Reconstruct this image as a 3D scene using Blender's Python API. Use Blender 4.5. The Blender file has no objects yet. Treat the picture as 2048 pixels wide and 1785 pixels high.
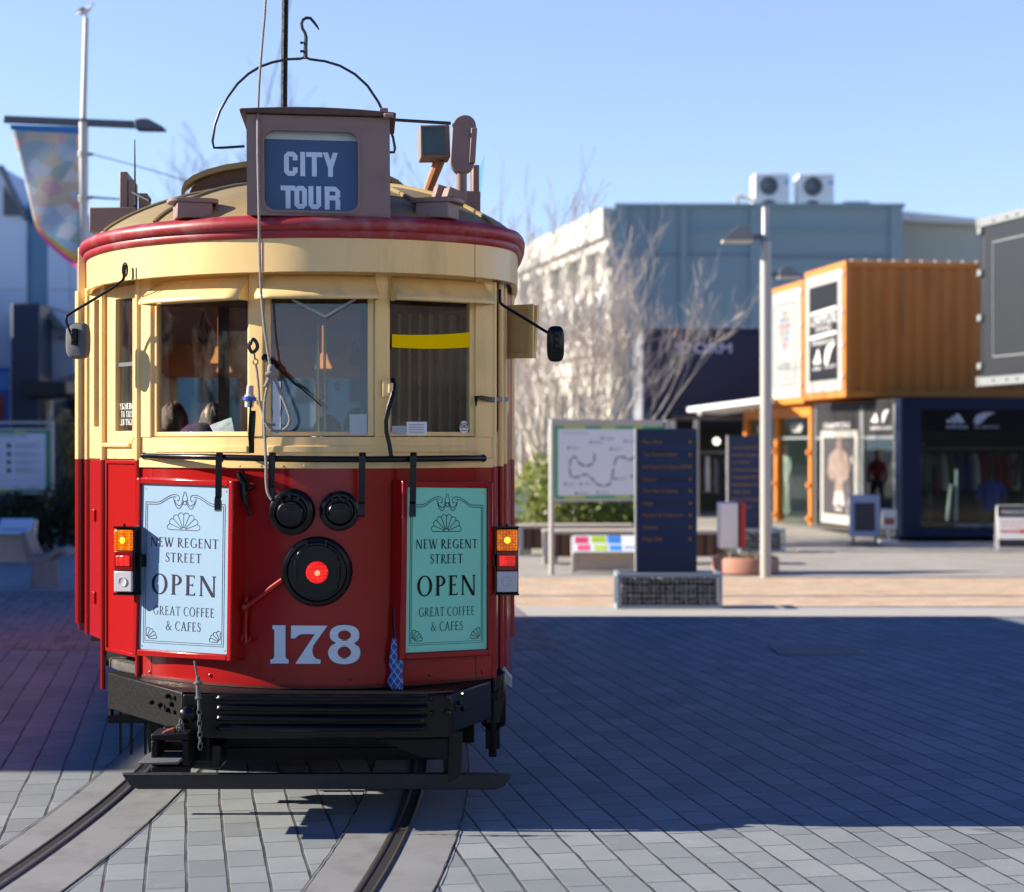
import bpy, math, random
from mathutils import Vector, Matrix

# ------------------------------------------------------------------ camera, sky, sun, exposure
sc = bpy.context.scene
F, CX, CY, EYE = 3500.0, 1024.0, 892.5, 1.76      # focal length in photo pixels, principal point, eye height
cam_d = bpy.data.cameras.new('camera')
cam_d.sensor_fit = 'HORIZONTAL'; cam_d.sensor_width = 36.0; cam_d.lens = F/2048*36.0
cam_d.clip_start = 0.05; cam_d.clip_end = 2000
cam_d.dof.use_dof = True; cam_d.dof.focus_distance = 8.25; cam_d.dof.aperture_fstop = 2.0
cam = bpy.data.objects.new('camera', cam_d); sc.collection.objects.link(cam)
cam.location = (0, 0, EYE); cam.rotation_euler = (math.radians(90), 0, 0)
sc.camera = cam

SUN_EL = math.radians(25.0)
SUN_AZ = math.radians(270.0)                      # clockwise from +Y; the sun stands to the left
w = bpy.data.worlds.new('World'); sc.world = w; w.use_nodes = True
nt = w.node_tree; bg = nt.nodes['Background']
sky = nt.nodes.new('ShaderNodeTexSky'); sky.sky_type = 'NISHITA'; sky.sun_disc = False
sky.sun_elevation = SUN_EL; sky.sun_rotation = SUN_AZ
sky.air_density = 1.0; sky.dust_density = 0.3; sky.ozone_density = 2.5; sky.altitude = 10
tcw = nt.nodes.new('ShaderNodeTexCoord'); mpw = nt.nodes.new('ShaderNodeMapping'); mpw.inputs['Location'].default_value = (0, 0, .10)
nt.links.new(tcw.outputs['Generated'], mpw.inputs['Vector']); nt.links.new(mpw.outputs[0], sky.inputs['Vector'])
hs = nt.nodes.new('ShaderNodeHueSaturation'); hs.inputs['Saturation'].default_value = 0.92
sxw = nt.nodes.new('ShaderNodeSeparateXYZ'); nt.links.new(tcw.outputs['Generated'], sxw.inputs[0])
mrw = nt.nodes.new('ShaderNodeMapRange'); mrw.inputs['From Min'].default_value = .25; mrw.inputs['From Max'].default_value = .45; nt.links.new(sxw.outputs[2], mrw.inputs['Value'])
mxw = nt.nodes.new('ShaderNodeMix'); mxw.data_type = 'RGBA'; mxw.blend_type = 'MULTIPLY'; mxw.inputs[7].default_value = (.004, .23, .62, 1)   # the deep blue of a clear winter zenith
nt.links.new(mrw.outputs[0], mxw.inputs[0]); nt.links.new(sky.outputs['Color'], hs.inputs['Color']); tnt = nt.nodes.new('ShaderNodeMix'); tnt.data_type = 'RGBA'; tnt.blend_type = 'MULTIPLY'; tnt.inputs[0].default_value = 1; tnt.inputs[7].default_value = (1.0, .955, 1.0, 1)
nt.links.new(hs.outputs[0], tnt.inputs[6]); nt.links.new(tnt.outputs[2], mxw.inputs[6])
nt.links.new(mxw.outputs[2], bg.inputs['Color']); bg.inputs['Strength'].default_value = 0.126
sun_d = bpy.data.lights.new('sun', 'SUN'); sun_d.energy = 5.0; sun_d.angle = math.radians(0.53)
sun_d.color = (1.0, 0.89, 0.75)
sun = bpy.data.objects.new('sun', sun_d); sc.collection.objects.link(sun)
sdir = Vector((math.sin(SUN_AZ)*math.cos(SUN_EL), math.cos(SUN_AZ)*math.cos(SUN_EL), math.sin(SUN_EL)))
sun.rotation_euler = (-sdir).to_track_quat('-Z', 'Y').to_euler(); sun.location = sdir*60
sc.view_settings.view_transform = 'Standard'; sc.view_settings.look = 'None'
sc.view_settings.exposure = 1.2; sc.view_settings.gamma = 1.0
sc.render.engine = 'CYCLES'
sc.cycles.use_denoising = True
sc.cycles.max_bounces = 8; sc.cycles.transparent_max_bounces = 12
sc.cycles.caustics_reflective = False; sc.cycles.caustics_refractive = False
COL = sc.collection
random.seed(7)
V = Vector

def P(px, py, Y):
    return V(((px-CX)/F*Y, Y, EYE-(py-CY)/F*Y))
def PX(px, Y): return (px-CX)/F*Y
def PZ(py, Y): return EYE-(py-CY)/F*Y

# ------------------------------------------------------------------ mesh builder
class MB:
    def __init__(s): s.v = []; s.f = []
    def add(s, vs, fs):
        b = len(s.v); s.v += [V(v) for v in vs]; s.f += [[i+b for i in f] for f in fs]; return s
    def poly(s, pts): return s.add(pts, [list(range(len(pts)))])
    def box(s, x0, x1, y0, y1, z0, z1):
        return s.hexa([(x0,y0,z0),(x1,y0,z0),(x1,y1,z0),(x0,y1,z0),(x0,y0,z1),(x1,y0,z1),(x1,y1,z1),(x0,y1,z1)])
    def hexa(s, p):
        return s.add(p, [(3,2,1,0),(4,5,6,7),(0,1,5,4),(1,2,6,5),(2,3,7,6),(3,0,4,7)])
    def obox(s, c, ux, uy, uz):
        c = V(c); ux = V(ux)/2; uy = V(uy)/2; uz = V(uz)/2
        return s.hexa([c-ux-uy-uz, c+ux-uy-uz, c+ux+uy-uz, c-ux+uy-uz, c-ux-uy+uz, c+ux-uy+uz, c+ux+uy+uz, c-ux+uy+uz])
    def bar(s, p0, p1, wdt, hgt, side=(1,0,0)):
        p0 = V(p0); p1 = V(p1); d = p1-p0; side = V(side); side = (side-d*(side.dot(d)/d.dot(d))).normalized()
        n = d.cross(side).normalized()
        return s.obox((p0+p1)/2, side*wdt, n*hgt, d)
    def path(s, pts, wdt, thk, side=(1,0,0)):
        """flat bar following a path: width along side, thickness across"""
        pts = [V(p) for p in pts]; side = V(side).normalized(); rings = []
        for i, p in enumerate(pts):
            d = (pts[min(i+1, len(pts)-1)]-pts[max(i-1, 0)]).normalized()
            sd = (side-d*side.dot(d)).normalized(); n = d.cross(sd).normalized()
            a = sd*wdt/2; b = n*thk/2
            rings.append([p-a-b, p+a-b, p+a+b, p-a+b])
        return s.rings(rings)
    def rings(s, rings, closed=True, caps=True):
        n = len(rings[0]); b = len(s.v)
        for r in rings: s.v += [V(q) for q in r]
        for i in range(len(rings)-1):
            for j in range(n if closed else n-1):
                k = (j+1) % n
                s.f.append([b+i*n+j, b+i*n+k, b+(i+1)*n+k, b+(i+1)*n+j])
        if caps and closed:
            s.f.append([b+j for j in range(n)][::-1]); s.f.append([b+(len(rings)-1)*n+j for j in range(n)])
        return s
    def tube(s, pts, r, n=8, caps=True):
        pts = [V(p) for p in pts]; rr = r if isinstance(r, (list, tuple)) else [r]*len(pts)
        d = (pts[1]-pts[0]).normalized(); a = d.orthogonal().normalized(); rings = []
        for i, p in enumerate(pts):
            d = (pts[min(i+1, len(pts)-1)]-pts[max(i-1, 0)]).normalized()
            a = (a-d*a.dot(d))
            a = a.normalized() if a.length > 1e-6 else d.orthogonal().normalized()
            b = d.cross(a)
            rings.append([p+(a*math.cos(t)+b*math.sin(t))*rr[i] for t in [2*math.pi*k/n for k in range(n)]])
        return s.rings(rings, True, caps)
    def lathe(s, prof, c=(0,0,0), axis=(0,0,1), n=24, caps=True):
        """prof: (radius, distance along axis)"""
        c = V(c); ax = V(axis).normalized(); a = ax.orthogonal().normalized(); b = ax.cross(a)
        return s.rings([[c+ax*h+(a*math.cos(t)+b*math.sin(t))*max(r, 1e-4) for t in [2*math.pi*k/n for k in range(n)]] for r, h in prof], True, caps)
    def prism(s, pts2, O, ux, uy, dep):
        """2-D outline on the plane (O, ux, uy), pushed along dep"""
        O = V(O); ux = V(ux); uy = V(uy); dep = V(dep); n = len(pts2)
        a = [O+ux*p[0]+uy*p[1] for p in pts2]
        return s.add(a+[q+dep for q in a], [list(range(n)), [n+i for i in range(n)][::-1]]+[[(i+1) % n, i, n+i, n+(i+1) % n] for i in range(n)])
    def sphere(s, c, r, nu=14, nv=9, sc_=(1,1,1)):
        c = V(c)
        return s.rings([[c+V((r*sc_[0]*math.sin(a)*math.cos(t), r*sc_[1]*math.sin(a)*math.sin(t), -r*sc_[2]*math.cos(a))) for t in [2*math.pi*k/nu for k in range(nu)]]
                        for a in [math.pi*(i+.02*(i == 0)-.02*(i == nv))/nv for i in range(nv+1)]])
    def grid(s, fn, nu, nv, flip=False):
        b = len(s.v)
        for j in range(nv+1):
            for i in range(nu+1): s.v.append(V(fn(i/nu, j/nv)))
        for j in range(nv):
            for i in range(nu):
                q = [b+j*(nu+1)+i, b+j*(nu+1)+i+1, b+(j+1)*(nu+1)+i+1, b+(j+1)*(nu+1)+i]
                s.f.append(q[::-1] if flip else q)
        return s
    def pieces(s):
        par = list(range(len(s.v)))
        def find(i):
            while par[i] != i: par[i] = par[par[i]]; i = par[i]
            return i
        for f in s.f:
            for i in f[1:]: par[find(i)] = find(f[0])
        g = {}
        for f in s.f: g.setdefault(find(f[0]), []).append(f)
        out = []
        for fs in g.values():
            ids = sorted({i for f in fs for i in f}); mp = {a: k for k, a in enumerate(ids)}; m = MB()
            m.v = [s.v[i] for i in ids]; m.f = [[mp[i] for i in f] for f in fs]; out.append(m)
        return out
    def build(s, name, mat, parent=None, base=None, smooth=35, bevel=0, mods=None, recalc=True):
        import bmesh
        if name in SPLIT:
            ps = s.pieces()
            if 1 < len(ps) <= 100:
                os_ = [q.build_one(name, mat, parent, base, smooth, bevel, recalc) for q in ps]; return os_[0]
        return s.build_one(name, mat, parent, base, smooth, bevel, recalc)
    def build_one(s, name, mat, parent, base, smooth, bevel, recalc):
        import bmesh
        if parent is not None: base = V(parent['_b']) if '_b' in parent else V((0,0,0))
        base = V(base) if base is not None else V((0,0,0))
        me = bpy.data.meshes.new(name)
        me.from_pydata([v-base for v in s.v], [], s.f)
        if recalc:
            bm = bmesh.new(); bm.from_mesh(me); bmesh.ops.recalc_face_normals(bm, faces=bm.faces); bm.to_mesh(me); bm.free()
        me.materials.append(mat)
        if smooth:
            for p in me.polygons: p.use_smooth = True
            me.set_sharp_from_angle(angle=math.radians(smooth))
        o = bpy.data.objects.new(name, me); COL.objects.link(o)
        if parent is not None:
            o.parent = parent; o['_b'] = list(base)
        else:
            o.location = base; o['_b'] = list(base)
        if bevel:
            m = o.modifiers.new('bevel', 'BEVEL'); m.width = bevel; m.segments = 2; m.limit_method = 'ANGLE'; m.angle_limit = math.radians(40)
        return o

SPLIT = {'bolt','rivet','screw','bumper_bar','hood_cheek','rail_bracket','guard_hanger','hand_strap','saloon_post','saloon_seat','roof_rib','ceiling_rib','end_rail','door_hinge','door_frame','spot_light','foot','stand','mullion','pilaster','clamp','leg','end_frame','door_moulding','hinge','raised_panel','overhead_bracket','grab_pole','window_light_block','box_side','roof_edge','panel_bead','rail_slot','coloured_dots','black_band','transom','wall_joint','panel_joint','chain','printed_shorts','eye','wing'}
def empty(name, base):
    o = bpy.data.objects.new(name, None); o.empty_display_size = .2
    o.location = base; o['_b'] = list(base); COL.objects.link(o); return o
def tag(o, label=None, cat=None, group=None, kind=None):
    if label: o['label'] = label
    if cat: o['category'] = cat
    if group: o['group'] = group
    if kind: o['kind'] = kind
    return o
def copy_tree(o, loc=None, rot=None):
    def cp(a, par):
        c = a.copy(); COL.objects.link(c)
        if par is not None: c.parent = par
        for ch in [x for x in COL.objects if x.parent == a]: cp(ch, c)
        return c
    r = cp(o, None)
    if loc is not None: r.location = loc
    if rot is not None: r.rotation_euler.z = rot
    return r
def smooth_path(pts, k=6):
    pts = [V(p) for p in pts]; out = []
    for i in range(len(pts)-1):
        p0 = pts[max(i-1, 0)]; p1 = pts[i]; p2 = pts[i+1]; p3 = pts[min(i+2, len(pts)-1)]
        for j in range(k):
            t = j/k
            out.append(.5*((2*p1)+(p2-p0)*t+(2*p0-5*p1+4*p2-p3)*t*t+(3*p1-p0-3*p2+p3)*t**3))
    return out+[pts[-1]]

# ------------------------------------------------------------------ materials
def nn(t, typ, **kw):
    n = t.nodes.new(typ)
    for k, v in kw.items(): setattr(n, k, v)
    return n
def mth(t, op, a, b=None, c=None):
    n = t.nodes.new('ShaderNodeMath'); n.operation = op
    for i, x in enumerate((a, b, c)):
        if x is None: continue
        if isinstance(x, (int, float)): n.inputs[i].default_value = x
        else: t.links.new(x, n.inputs[i])
    return n.outputs[0]
def mixc(t, fac, a, b, mode='MIX'):
    n = t.nodes.new('ShaderNodeMix'); n.data_type = 'RGBA'; n.blend_type = mode
    for i, x in ((0, fac), (6, a), (7, b)):
        if isinstance(x, (int, float)): n.inputs[i].default_value = x
        elif isinstance(x, (tuple, list)): n.inputs[i].default_value = (*x, 1) if len(x) == 3 else x
        else: t.links.new(x, n.inputs[i])
    return n.outputs[2]
def noise(t, scale, detail=4, rough=.55, vec=None, stretch=None):
    n = t.nodes.new('ShaderNodeTexNoise'); n.inputs['Scale'].default_value = scale
    n.inputs['Detail'].default_value = detail; n.inputs['Roughness'].default_value = rough
    if vec is None: vec = nn(t, 'ShaderNodeTexCoord').outputs['Object']
    if stretch:
        m = t.nodes.new('ShaderNodeMapping'); m.inputs['Scale'].default_value = stretch
        t.links.new(vec, m.inputs['Vector']); vec = m.outputs[0]
    t.links.new(vec, n.inputs['Vector']); return n.outputs['Fac']
def ramp(t, fac, a, b):
    n = t.nodes.new('ShaderNodeMapRange'); n.clamp = True
    n.inputs['From Min'].default_value = a; n.inputs['From Max'].default_value = b
    t.links.new(fac, n.inputs['Value']); return n.outputs[0]
MATS = {}
def mat(name, col, rough=.5, metal=0, var=.12, vscale=6, bump=0, bscale=60, coat=0, dirt=None, dirt_amt=0, dscale=3, stretch=None, spec=.5):
    if name in MATS: return MATS[name]
    m = bpy.data.materials.new(name); m.use_nodes = True; t = m.node_tree; b = t.nodes['Principled BSDF']
    b.inputs['Metallic'].default_value = metal; b.inputs['Specular IOR Level'].default_value = spec
    b.inputs['Coat Weight'].default_value = coat; b.inputs['Coat Roughness'].default_value = .08
    n = noise(t, vscale, 5, .6, stretch=stretch)
    c = mixc(t, n, tuple(x*(1-var) for x in col), tuple(min(1, x*(1+var)) for x in col))
    if dirt:
        d = ramp(t, noise(t, dscale, 6, .65, stretch=stretch), .60-.3*dirt_amt, .85-.2*dirt_amt)
        c = mixc(t, mth(t, 'MULTIPLY', d, min(1, .35+dirt_amt)), c, dirt)
    t.links.new(c, b.inputs['Base Color'])
    r = mth(t, 'ADD', mth(t, 'MULTIPLY', noise(t, vscale*2.3, 4), .25*rough), rough*.88)
    t.links.new(r, b.inputs['Roughness'])
    if bump:
        bn = t.nodes.new('ShaderNodeBump'); bn.inputs['Strength'].default_value = bump; bn.inputs['Distance'].default_value = .01
        t.links.new(noise(t, bscale, 3), bn.inputs['Height']); t.links.new(bn.outputs[0], b.inputs['Normal'])
    MATS[name] = m; return m
def emit(name, col, st, base=None, ribs=0):
    m = bpy.data.materials.new(name); m.use_nodes = True; t = m.node_tree; b = t.nodes['Principled BSDF']
    b.inputs['Base Color'].default_value = (*(base or col), 1); b.inputs['Emission Color'].default_value = (*col, 1)
    b.inputs['Emission Strength'].default_value = st; b.inputs['Roughness'].default_value = .15
    if ribs:                                   # moulded prisms of a lamp lens
        vo = nn(t, 'ShaderNodeTexVoronoi'); vo.inputs['Scale'].default_value = ribs; vo.inputs['Randomness'].default_value = .25; t.links.new(nn(t, 'ShaderNodeTexCoord').outputs['Object'], vo.inputs['Vector'])
        d = ramp(t, vo.outputs['Distance'], .1, .65); bc = base or col
        t.links.new(mixc(t, d, bc, tuple(x*.35 for x in bc)), b.inputs['Base Color']); t.links.new(mixc(t, d, col, tuple(x*.3 for x in col)), b.inputs['Emission Color'])
        bn = nn(t, 'ShaderNodeBump'); bn.inputs['Strength'].default_value = .6; bn.inputs['Distance'].default_value = .004; t.links.new(vo.outputs['Distance'], bn.inputs['Height']); t.links.new(bn.outputs[0], b.inputs['Normal'])
    return m
def glass(name, tint=(.8,.85,.85), refl=1.0, rough=.0, smear=0):
    m = bpy.data.materials.new(name); m.use_nodes = True; t = m.node_tree
    for x in list(t.nodes): t.nodes.remove(x)
    o = nn(t, 'ShaderNodeOutputMaterial'); tr = nn(t, 'ShaderNodeBsdfTransparent'); gl = nn(t, 'ShaderNodeBsdfGlossy')
    tr.inputs[0].default_value = (*tint, 1); gl.inputs['Roughness'].default_value = rough
    lw = nn(t, 'ShaderNodeLayerWeight'); f5 = mth(t, 'POWER', lw.outputs['Facing'], 4.0)
    mx = nn(t, 'ShaderNodeMixShader'); t.links.new(mth(t, 'ADD', mth(t, 'MULTIPLY', f5, .9*refl), .05*refl), mx.inputs[0])
    t.links.new(tr.outputs[0], mx.inputs[1]); t.links.new(gl.outputs[0], mx.inputs[2]); out = mx.outputs[0]
    if smear:                                  # dust and wiped streaks on old glass
        df = nn(t, 'ShaderNodeBsdfDiffuse'); df.inputs[0].default_value = (.55, .52, .47, 1); m2 = nn(t, 'ShaderNodeMixShader')
        k = mth(t, 'ADD', mth(t, 'MULTIPLY', ramp(t, noise(t, 5, 6, .7, stretch=(1,1,.5)), .45, .8), smear), mth(t, 'MULTIPLY', ramp(t, noise(t, 90, 3, .7), .66, .74), smear*2))
        t.links.new(k, m2.inputs[0]); t.links.new(out, m2.inputs[1]); t.links.new(df.outputs[0], m2.inputs[2]); out = m2.outputs[0]
    t.links.new(out, o.inputs[0])
    return m
def pavers(name, ang, L, W, ca, cb, cj, jl, js, blot=(.2,.2,.2), bamt=.35, rough=.75, offs=.5, odd=None, odd_p=.0):
    m = bpy.data.materials.new(name); m.use_nodes = True; t = m.node_tree; b = t.nodes['Principled BSDF']
    tc = nn(t, 'ShaderNodeTexCoord'); mp = nn(t, 'ShaderNodeMapping'); mp.inputs['Rotation'].default_value = (0, 0, -ang)
    t.links.new(tc.outputs['Object'], mp.inputs[0])
    wob = noise(t, 1.7, 2, .5, tc.outputs['Object'])
    sx = nn(t, 'ShaderNodeSeparateXYZ'); t.links.new(mp.outputs[0], sx.inputs[0])
    v = mth(t, 'ADD', mth(t, 'DIVIDE', sx.outputs[1], W), mth(t, 'MULTIPLY', wob, .12))
    row = mth(t, 'FLOOR', v); fv = mth(t, 'FRACT', v)
    wn = nn(t, 'ShaderNodeTexWhiteNoise', noise_dimensions='1D'); t.links.new(row, wn.inputs['W'])
    u = mth(t, 'ADD', mth(t, 'DIVIDE', sx.outputs[0], L), mth(t, 'ADD', mth(t, 'MULTIPLY', mth(t, 'MODULO', mth(t, 'ABSOLUTE', row), 2.0), offs), mth(t, 'MULTIPLY', wn.outputs['Value'], .18)))
    cel = mth(t, 'FLOOR', u); fu = mth(t, 'FRACT', u)
    cmb = nn(t, 'ShaderNodeCombineXYZ'); t.links.new(row, cmb.inputs[0]); t.links.new(cel, cmb.inputs[1])
    w2 = nn(t, 'ShaderNodeTexWhiteNoise', noise_dimensions='2D'); t.links.new(cmb.outputs[0], w2.inputs['Vector'])
    dv = mth(t, 'MULTIPLY', mth(t, 'MINIMUM', fv, mth(t, 'SUBTRACT', 1.0, fv)), W)
    du = mth(t, 'MULTIPLY', mth(t, 'MINIMUM', fu, mth(t, 'SUBTRACT', 1.0, fu)), L)
    rag = mth(t, 'MULTIPLY', mth(t, 'SUBTRACT', noise(t, 45, 3, .6, tc.outputs['Object']), .5), .004)
    a1 = ramp(t, mth(t, 'ADD', dv, rag), jl*.5, jl*.5+.003); a2 = ramp(t, mth(t, 'ADD', du, rag), js*.5, js*.5+.0025)
    face = mth(t, 'MULTIPLY', a1, a2)
    c = mixc(t, w2.outputs['Value'], ca, cb)
    if odd: c = mixc(t, mth(t, 'LESS_THAN', mth(t, 'FRACT', mth(t, 'MULTIPLY', w2.outputs['Value'], 7.31)), odd_p), c, odd)
    c = mixc(t, mth(t, 'MULTIPLY', ramp(t, noise(t, 2.2, 6, .65, tc.outputs['Object']), .42, .75), bamt), c, blot)
    c = mixc(t, mth(t, 'MULTIPLY', ramp(t, noise(t, 60, 4, .7, tc.outputs['Object']), .35, .75), .25), c, tuple(x*.6 for x in ca))
    c = mixc(t, face, mixc(t, ramp(t, noise(t, 3.1, 4, .6, tc.outputs['Object']), .4, .62), cj, tuple(min(1,x*3.2+.03) for x in cj)), c)
    big = ramp(t, noise(t, .55, 5, .6, tc.outputs['Object']), .38, .72); c = mixc(t, mth(t, 'MULTIPLY', big, .30), c, tuple(x*.62 for x in ca))
    c = mixc(t, mth(t, 'MULTIPLY', ramp(t, noise(t, 5.5, 5, .7, tc.outputs['Object']), .60, .72), .22), c, tuple(min(1, x*1.5) for x in cb))
    # scattered small spots (chewing gum, specks)
    vo = nn(t, 'ShaderNodeTexVoronoi'); vo.inputs['Scale'].default_value = 2.6; t.links.new(tc.outputs['Object'], vo.inputs['Vector'])
    c = mixc(t, mth(t, 'MULTIPLY', mth(t, 'LESS_THAN', vo.outputs['Distance'], .028), .7), c, tuple(x*.35 for x in ca))
    t.links.new(c, b.inputs['Base Color'])
    t.links.new(mth(t, 'ADD', mth(t, 'MULTIPLY', noise(t, 9, 4, .6, tc.outputs['Object']), .3), rough-.15), b.inputs['Roughness'])
    b.inputs['Specular IOR Level'].default_value = .35
    h = mth(t, 'ADD', face, mth(t, 'MULTIPLY', noise(t, 120, 3, .6, tc.outputs['Object']), .12))
    h = mth(t, 'ADD', h, mth(t, 'MULTIPLY', w2.outputs['Value'], .25))
    bn = nn(t, 'ShaderNodeBump'); bn.inputs['Strength'].default_value = .7; bn.inputs['Distance'].default_value = .006
    t.links.new(h, bn.inputs['Height']); t.links.new(bn.outputs[0], b.inputs['Normal'])
    MATS[name] = m; return m

# ------------------------------------------------------------------ lettering
_tc = {}
def text_tris(body):
    if body in _tc: return _tc[body]
    cu = bpy.data.curves.new('txt', 'FONT'); cu.body = body; cu.size = 1.0; cu.resolution_u = 4
    o = bpy.data.objects.new('txt', cu); COL.objects.link(o)
    dg = bpy.context.evaluated_depsgraph_get(); ev = o.evaluated_get(dg); me = ev.to_mesh()
    vs = [tuple(v.co) for v in me.vertices]; fs = [list(p.vertices) for p in me.polygons]
    ev.to_mesh_clear(); bpy.data.objects.remove(o); bpy.data.curves.remove(cu)
    _tc[body] = (vs, fs); return _tc[body]
def text(mb, body, O, ux, uz, hgt, wid=None, align='L', fn=None):
    """letters on the plane (O, ux, uz); hgt is the cap height, wid the total width"""
    vs, fs = text_tris(body)
    if not vs: return
    x0 = min(v[0] for v in vs); x1 = max(v[0] for v in vs)
    k = hgt/.69; kx = (wid/(x1-x0)) if wid else k
    sh = {'L': x0, 'C': (x0+x1)/2, 'R': x1}[align]
    O = V(O); ux = V(ux).normalized(); uz = V(uz).normalized()
    q = [(((v[0]-sh)*kx), v[1]*k) for v in vs]
    mb.add([fn(*p) if fn else O+ux*p[0]+uz*p[1] for p in q], fs)

def ribbon2(pts, wd):
    pts = [V((p[0], p[1])) for p in pts]; out = []
    for i, p in enumerate(pts):
        d = pts[min(i+1, len(pts)-1)]-pts[max(i-1, 0)]
        d = d.normalized() if d.length > 1e-9 else V((1, 0)); n = V((-d.y, d.x))
        ww = wd[i] if isinstance(wd, (list, tuple)) else wd
        out.append((p+n*ww/2, p-n*ww/2))
    return out
def cat2(pts, k=6): return [(p.x, p.y) for p in smooth_path([V((a, b, 0)) for a, b in pts], k)]
class Serif:
    """a light roman capital alphabet drawn as strokes; every stroke is a list of quads"""
    def __init__(s, T=.13, t=.045, ser=.075): s.T, s.t, s.s = T, t, ser
    def stem(s, x, y0=0, y1=1, T=None, top=1, bot=1):
        T = T or s.T; q = [[(x, y0), (x+T, y0), (x+T, y1), (x, y1)]]
        h = .032
        if bot: q.append([(x-s.s, y0), (x+T+s.s, y0), (x+T+.012, y0+h*1.9), (x-.012, y0+h*1.9)])
        if top: q.append([(x-s.s, y1), (x-.012, y1-h*1.9), (x+T+.012, y1-h*1.9), (x+T+s.s, y1)])
        return q
    def arc(s, cx, cy, rx, ry, a0, a1, T=None, t=None, n=22):
        T = T or s.T; t = t or s.t; q = []
        for i in range(n):
            a = [math.radians(a0+(a1-a0)*(i+j)/n) for j in (0, 1)]
            o = [(cx+rx*math.cos(x), cy+ry*math.sin(x)) for x in a]
            n_ = [(cx+(rx-T)*math.cos(x), cy+(ry-t)*math.sin(x)) for x in a]
            q.append([o[0], o[1], n_[1], n_[0]])
        return q
    def dia(s, x0, y0, x1, y1, w): return [[(x0, y0), (x0+w, y0), (x1+w, y1), (x1, y1)]]
    def bar(s, x0, x1, y, tip=0, tl=.13):
        q = [[(x0, y-s.t/2), (x1, y-s.t/2), (x1, y+s.t/2), (x0, y+s.t/2)]]
        if tip: q.append([(x1-.07, y), (x1, y), (x1+.02, y+tip*tl), (x1-.005, y+tip*tl)])
        return q
    def stroke(s, pts, wd):
        r = ribbon2(pts, wd); return [[r[i][0], r[i+1][0], r[i+1][1], r[i][1]] for i in range(len(r)-1)]
    def glyph(s, c):
        T, t = s.T, s.t
        if c == 'N': return s.stem(.08, T=t*1.25, top=0)+s.dia(.03, 1, .66, -.03, T*1.15)+s.stem(.74, T=t*1.25, bot=0), .92
        if c == 'E': return s.stem(.1)+s.bar(.1, .52, 1-t/2, -1)+s.bar(.1, .44, .52, -1, .08)+s.bar(.1, .44, .52, 1, .08)+s.bar(.1, .55, t/2, 1), .66
        if c == 'F': return s.stem(.1)+s.bar(.1, .52, 1-t/2, -1)+s.bar(.1, .44, .52, -1, .08)+s.bar(.1, .44, .52, 1, .08), .6
        if c == 'W':
            q = s.dia(.02, 1, .28, -.02, T)+s.dia(.33, -.02, .57, 1, t*1.2)+s.dia(.48, 1, .74, -.02, T)+s.dia(.79, -.02, 1.06, 1, t*1.2)
            return q+s.bar(-.05, .2, 1-t/2)+s.bar(.42, .66, 1-t/2)+s.bar(.98, 1.18, 1-t/2), 1.2
        if c in 'RP':
            q = s.stem(.1)+s.arc(.1+T, .73, .36, .27, 90, -90)
            q += s.bar(.1, .24, 1-t/2)+s.bar(.1, .24, .46+t/2)
            if c == 'R': return q+s.stroke(cat2([(.3, .5), (.5, .2), (.68, .03), (.8, -.01)]), [T*.8+.0*i for i in range(19)]), .78
            return q, .66
        if c == 'T': return s.stem(.32, top=0)+s.bar(.03, .72, 1-t/2, -1)+[[(.03, 1), (.1, 1), (.05, .86), (.025, .86)]], .78
        if c == 'O': return s.arc(.46, .5, .43, .52, 0, 360, n=44), .94
        if c == 'C': return s.arc(.46, .5, .43, .52, 52, 310, n=34)+[[(.70, .93), (.735, .94), (.745, .74), (.72, .74)]], .8
        if c == 'G': return s.arc(.46, .5, .43, .52, 52, 312, n=34)+[[(.70, .93), (.735, .94), (.745, .74), (.72, .74)]]+s.stem(.68, .06, .43, bot=0), .88
        if c == 'A': return s.dia(.06, 0, .36, 1.02, t*1.2)+s.dia(.34, 1.02, .62, 0, T)+s.bar(.18, .56, .36)+s.bar(-.02, .2, t/2)+s.bar(.54, .84, t/2), .82
        if c == 'S':
            p = cat2([(.43, .76), (.42, .92), (.28, .985), (.13, .9), (.11, .73), (.25, .57), (.41, .42), (.46, .24), (.37, .06), (.22, .01), (.08, .08), (.05, .25)])
            n = len(p); wd = [t+(T-t)*math.exp(-((i/(n-1)-.5)/.17)**2) for i in range(n)]
            return s.stroke(p, wd), .53
        if c == '&':
            p = cat2([(.92, .46), (.8, .48), (.74, .4), (.62, .16), (.42, .01), (.2, .04), (.1, .2), (.16, .38), (.36, .52), (.52, .7), (.5, .9), (.38, .98), (.25, .9), (.24, .74), (.36, .52), (.56, .26), (.74, .08), (.92, .0)])
            n = len(p); wd = [t+(T*.8-t)*max(math.exp(-((i/(n-1)-.36)/.07)**2), math.exp(-((i/(n-1)-.88)/.1)**2)) for i in range(n)]
            return s.stroke(p, wd), .96
        if c == 'X': return s.dia(.05, 1, .6, 0, T)+s.dia(.07, 0, .62, 1, t*1.3)+s.bar(-.02, .24, 1-t/2)+s.bar(.5, .76, t/2)+s.bar(.0, .2, t/2)+s.bar(.52, .74, 1-t/2), .78
        if c == 'I': return s.stem(.12), .38
        if c == 'H': return s.stem(.1)+s.stem(.6)+s.bar(.1, .7, .52), .84
        if c == 'M': return s.stem(.08, T=t*1.3)+s.dia(.08, 1, .44, 0, T)+s.dia(.46, 0, .82, 1, t*1.3)+s.stem(.84), 1.08
        if c == 'Y': return s.stem(.32, 0, .48, top=0)+s.dia(.02, 1, .32, .42, T)+s.dia(.38, .42, .66, 1, t*1.4), .74
        return [], .36
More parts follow.
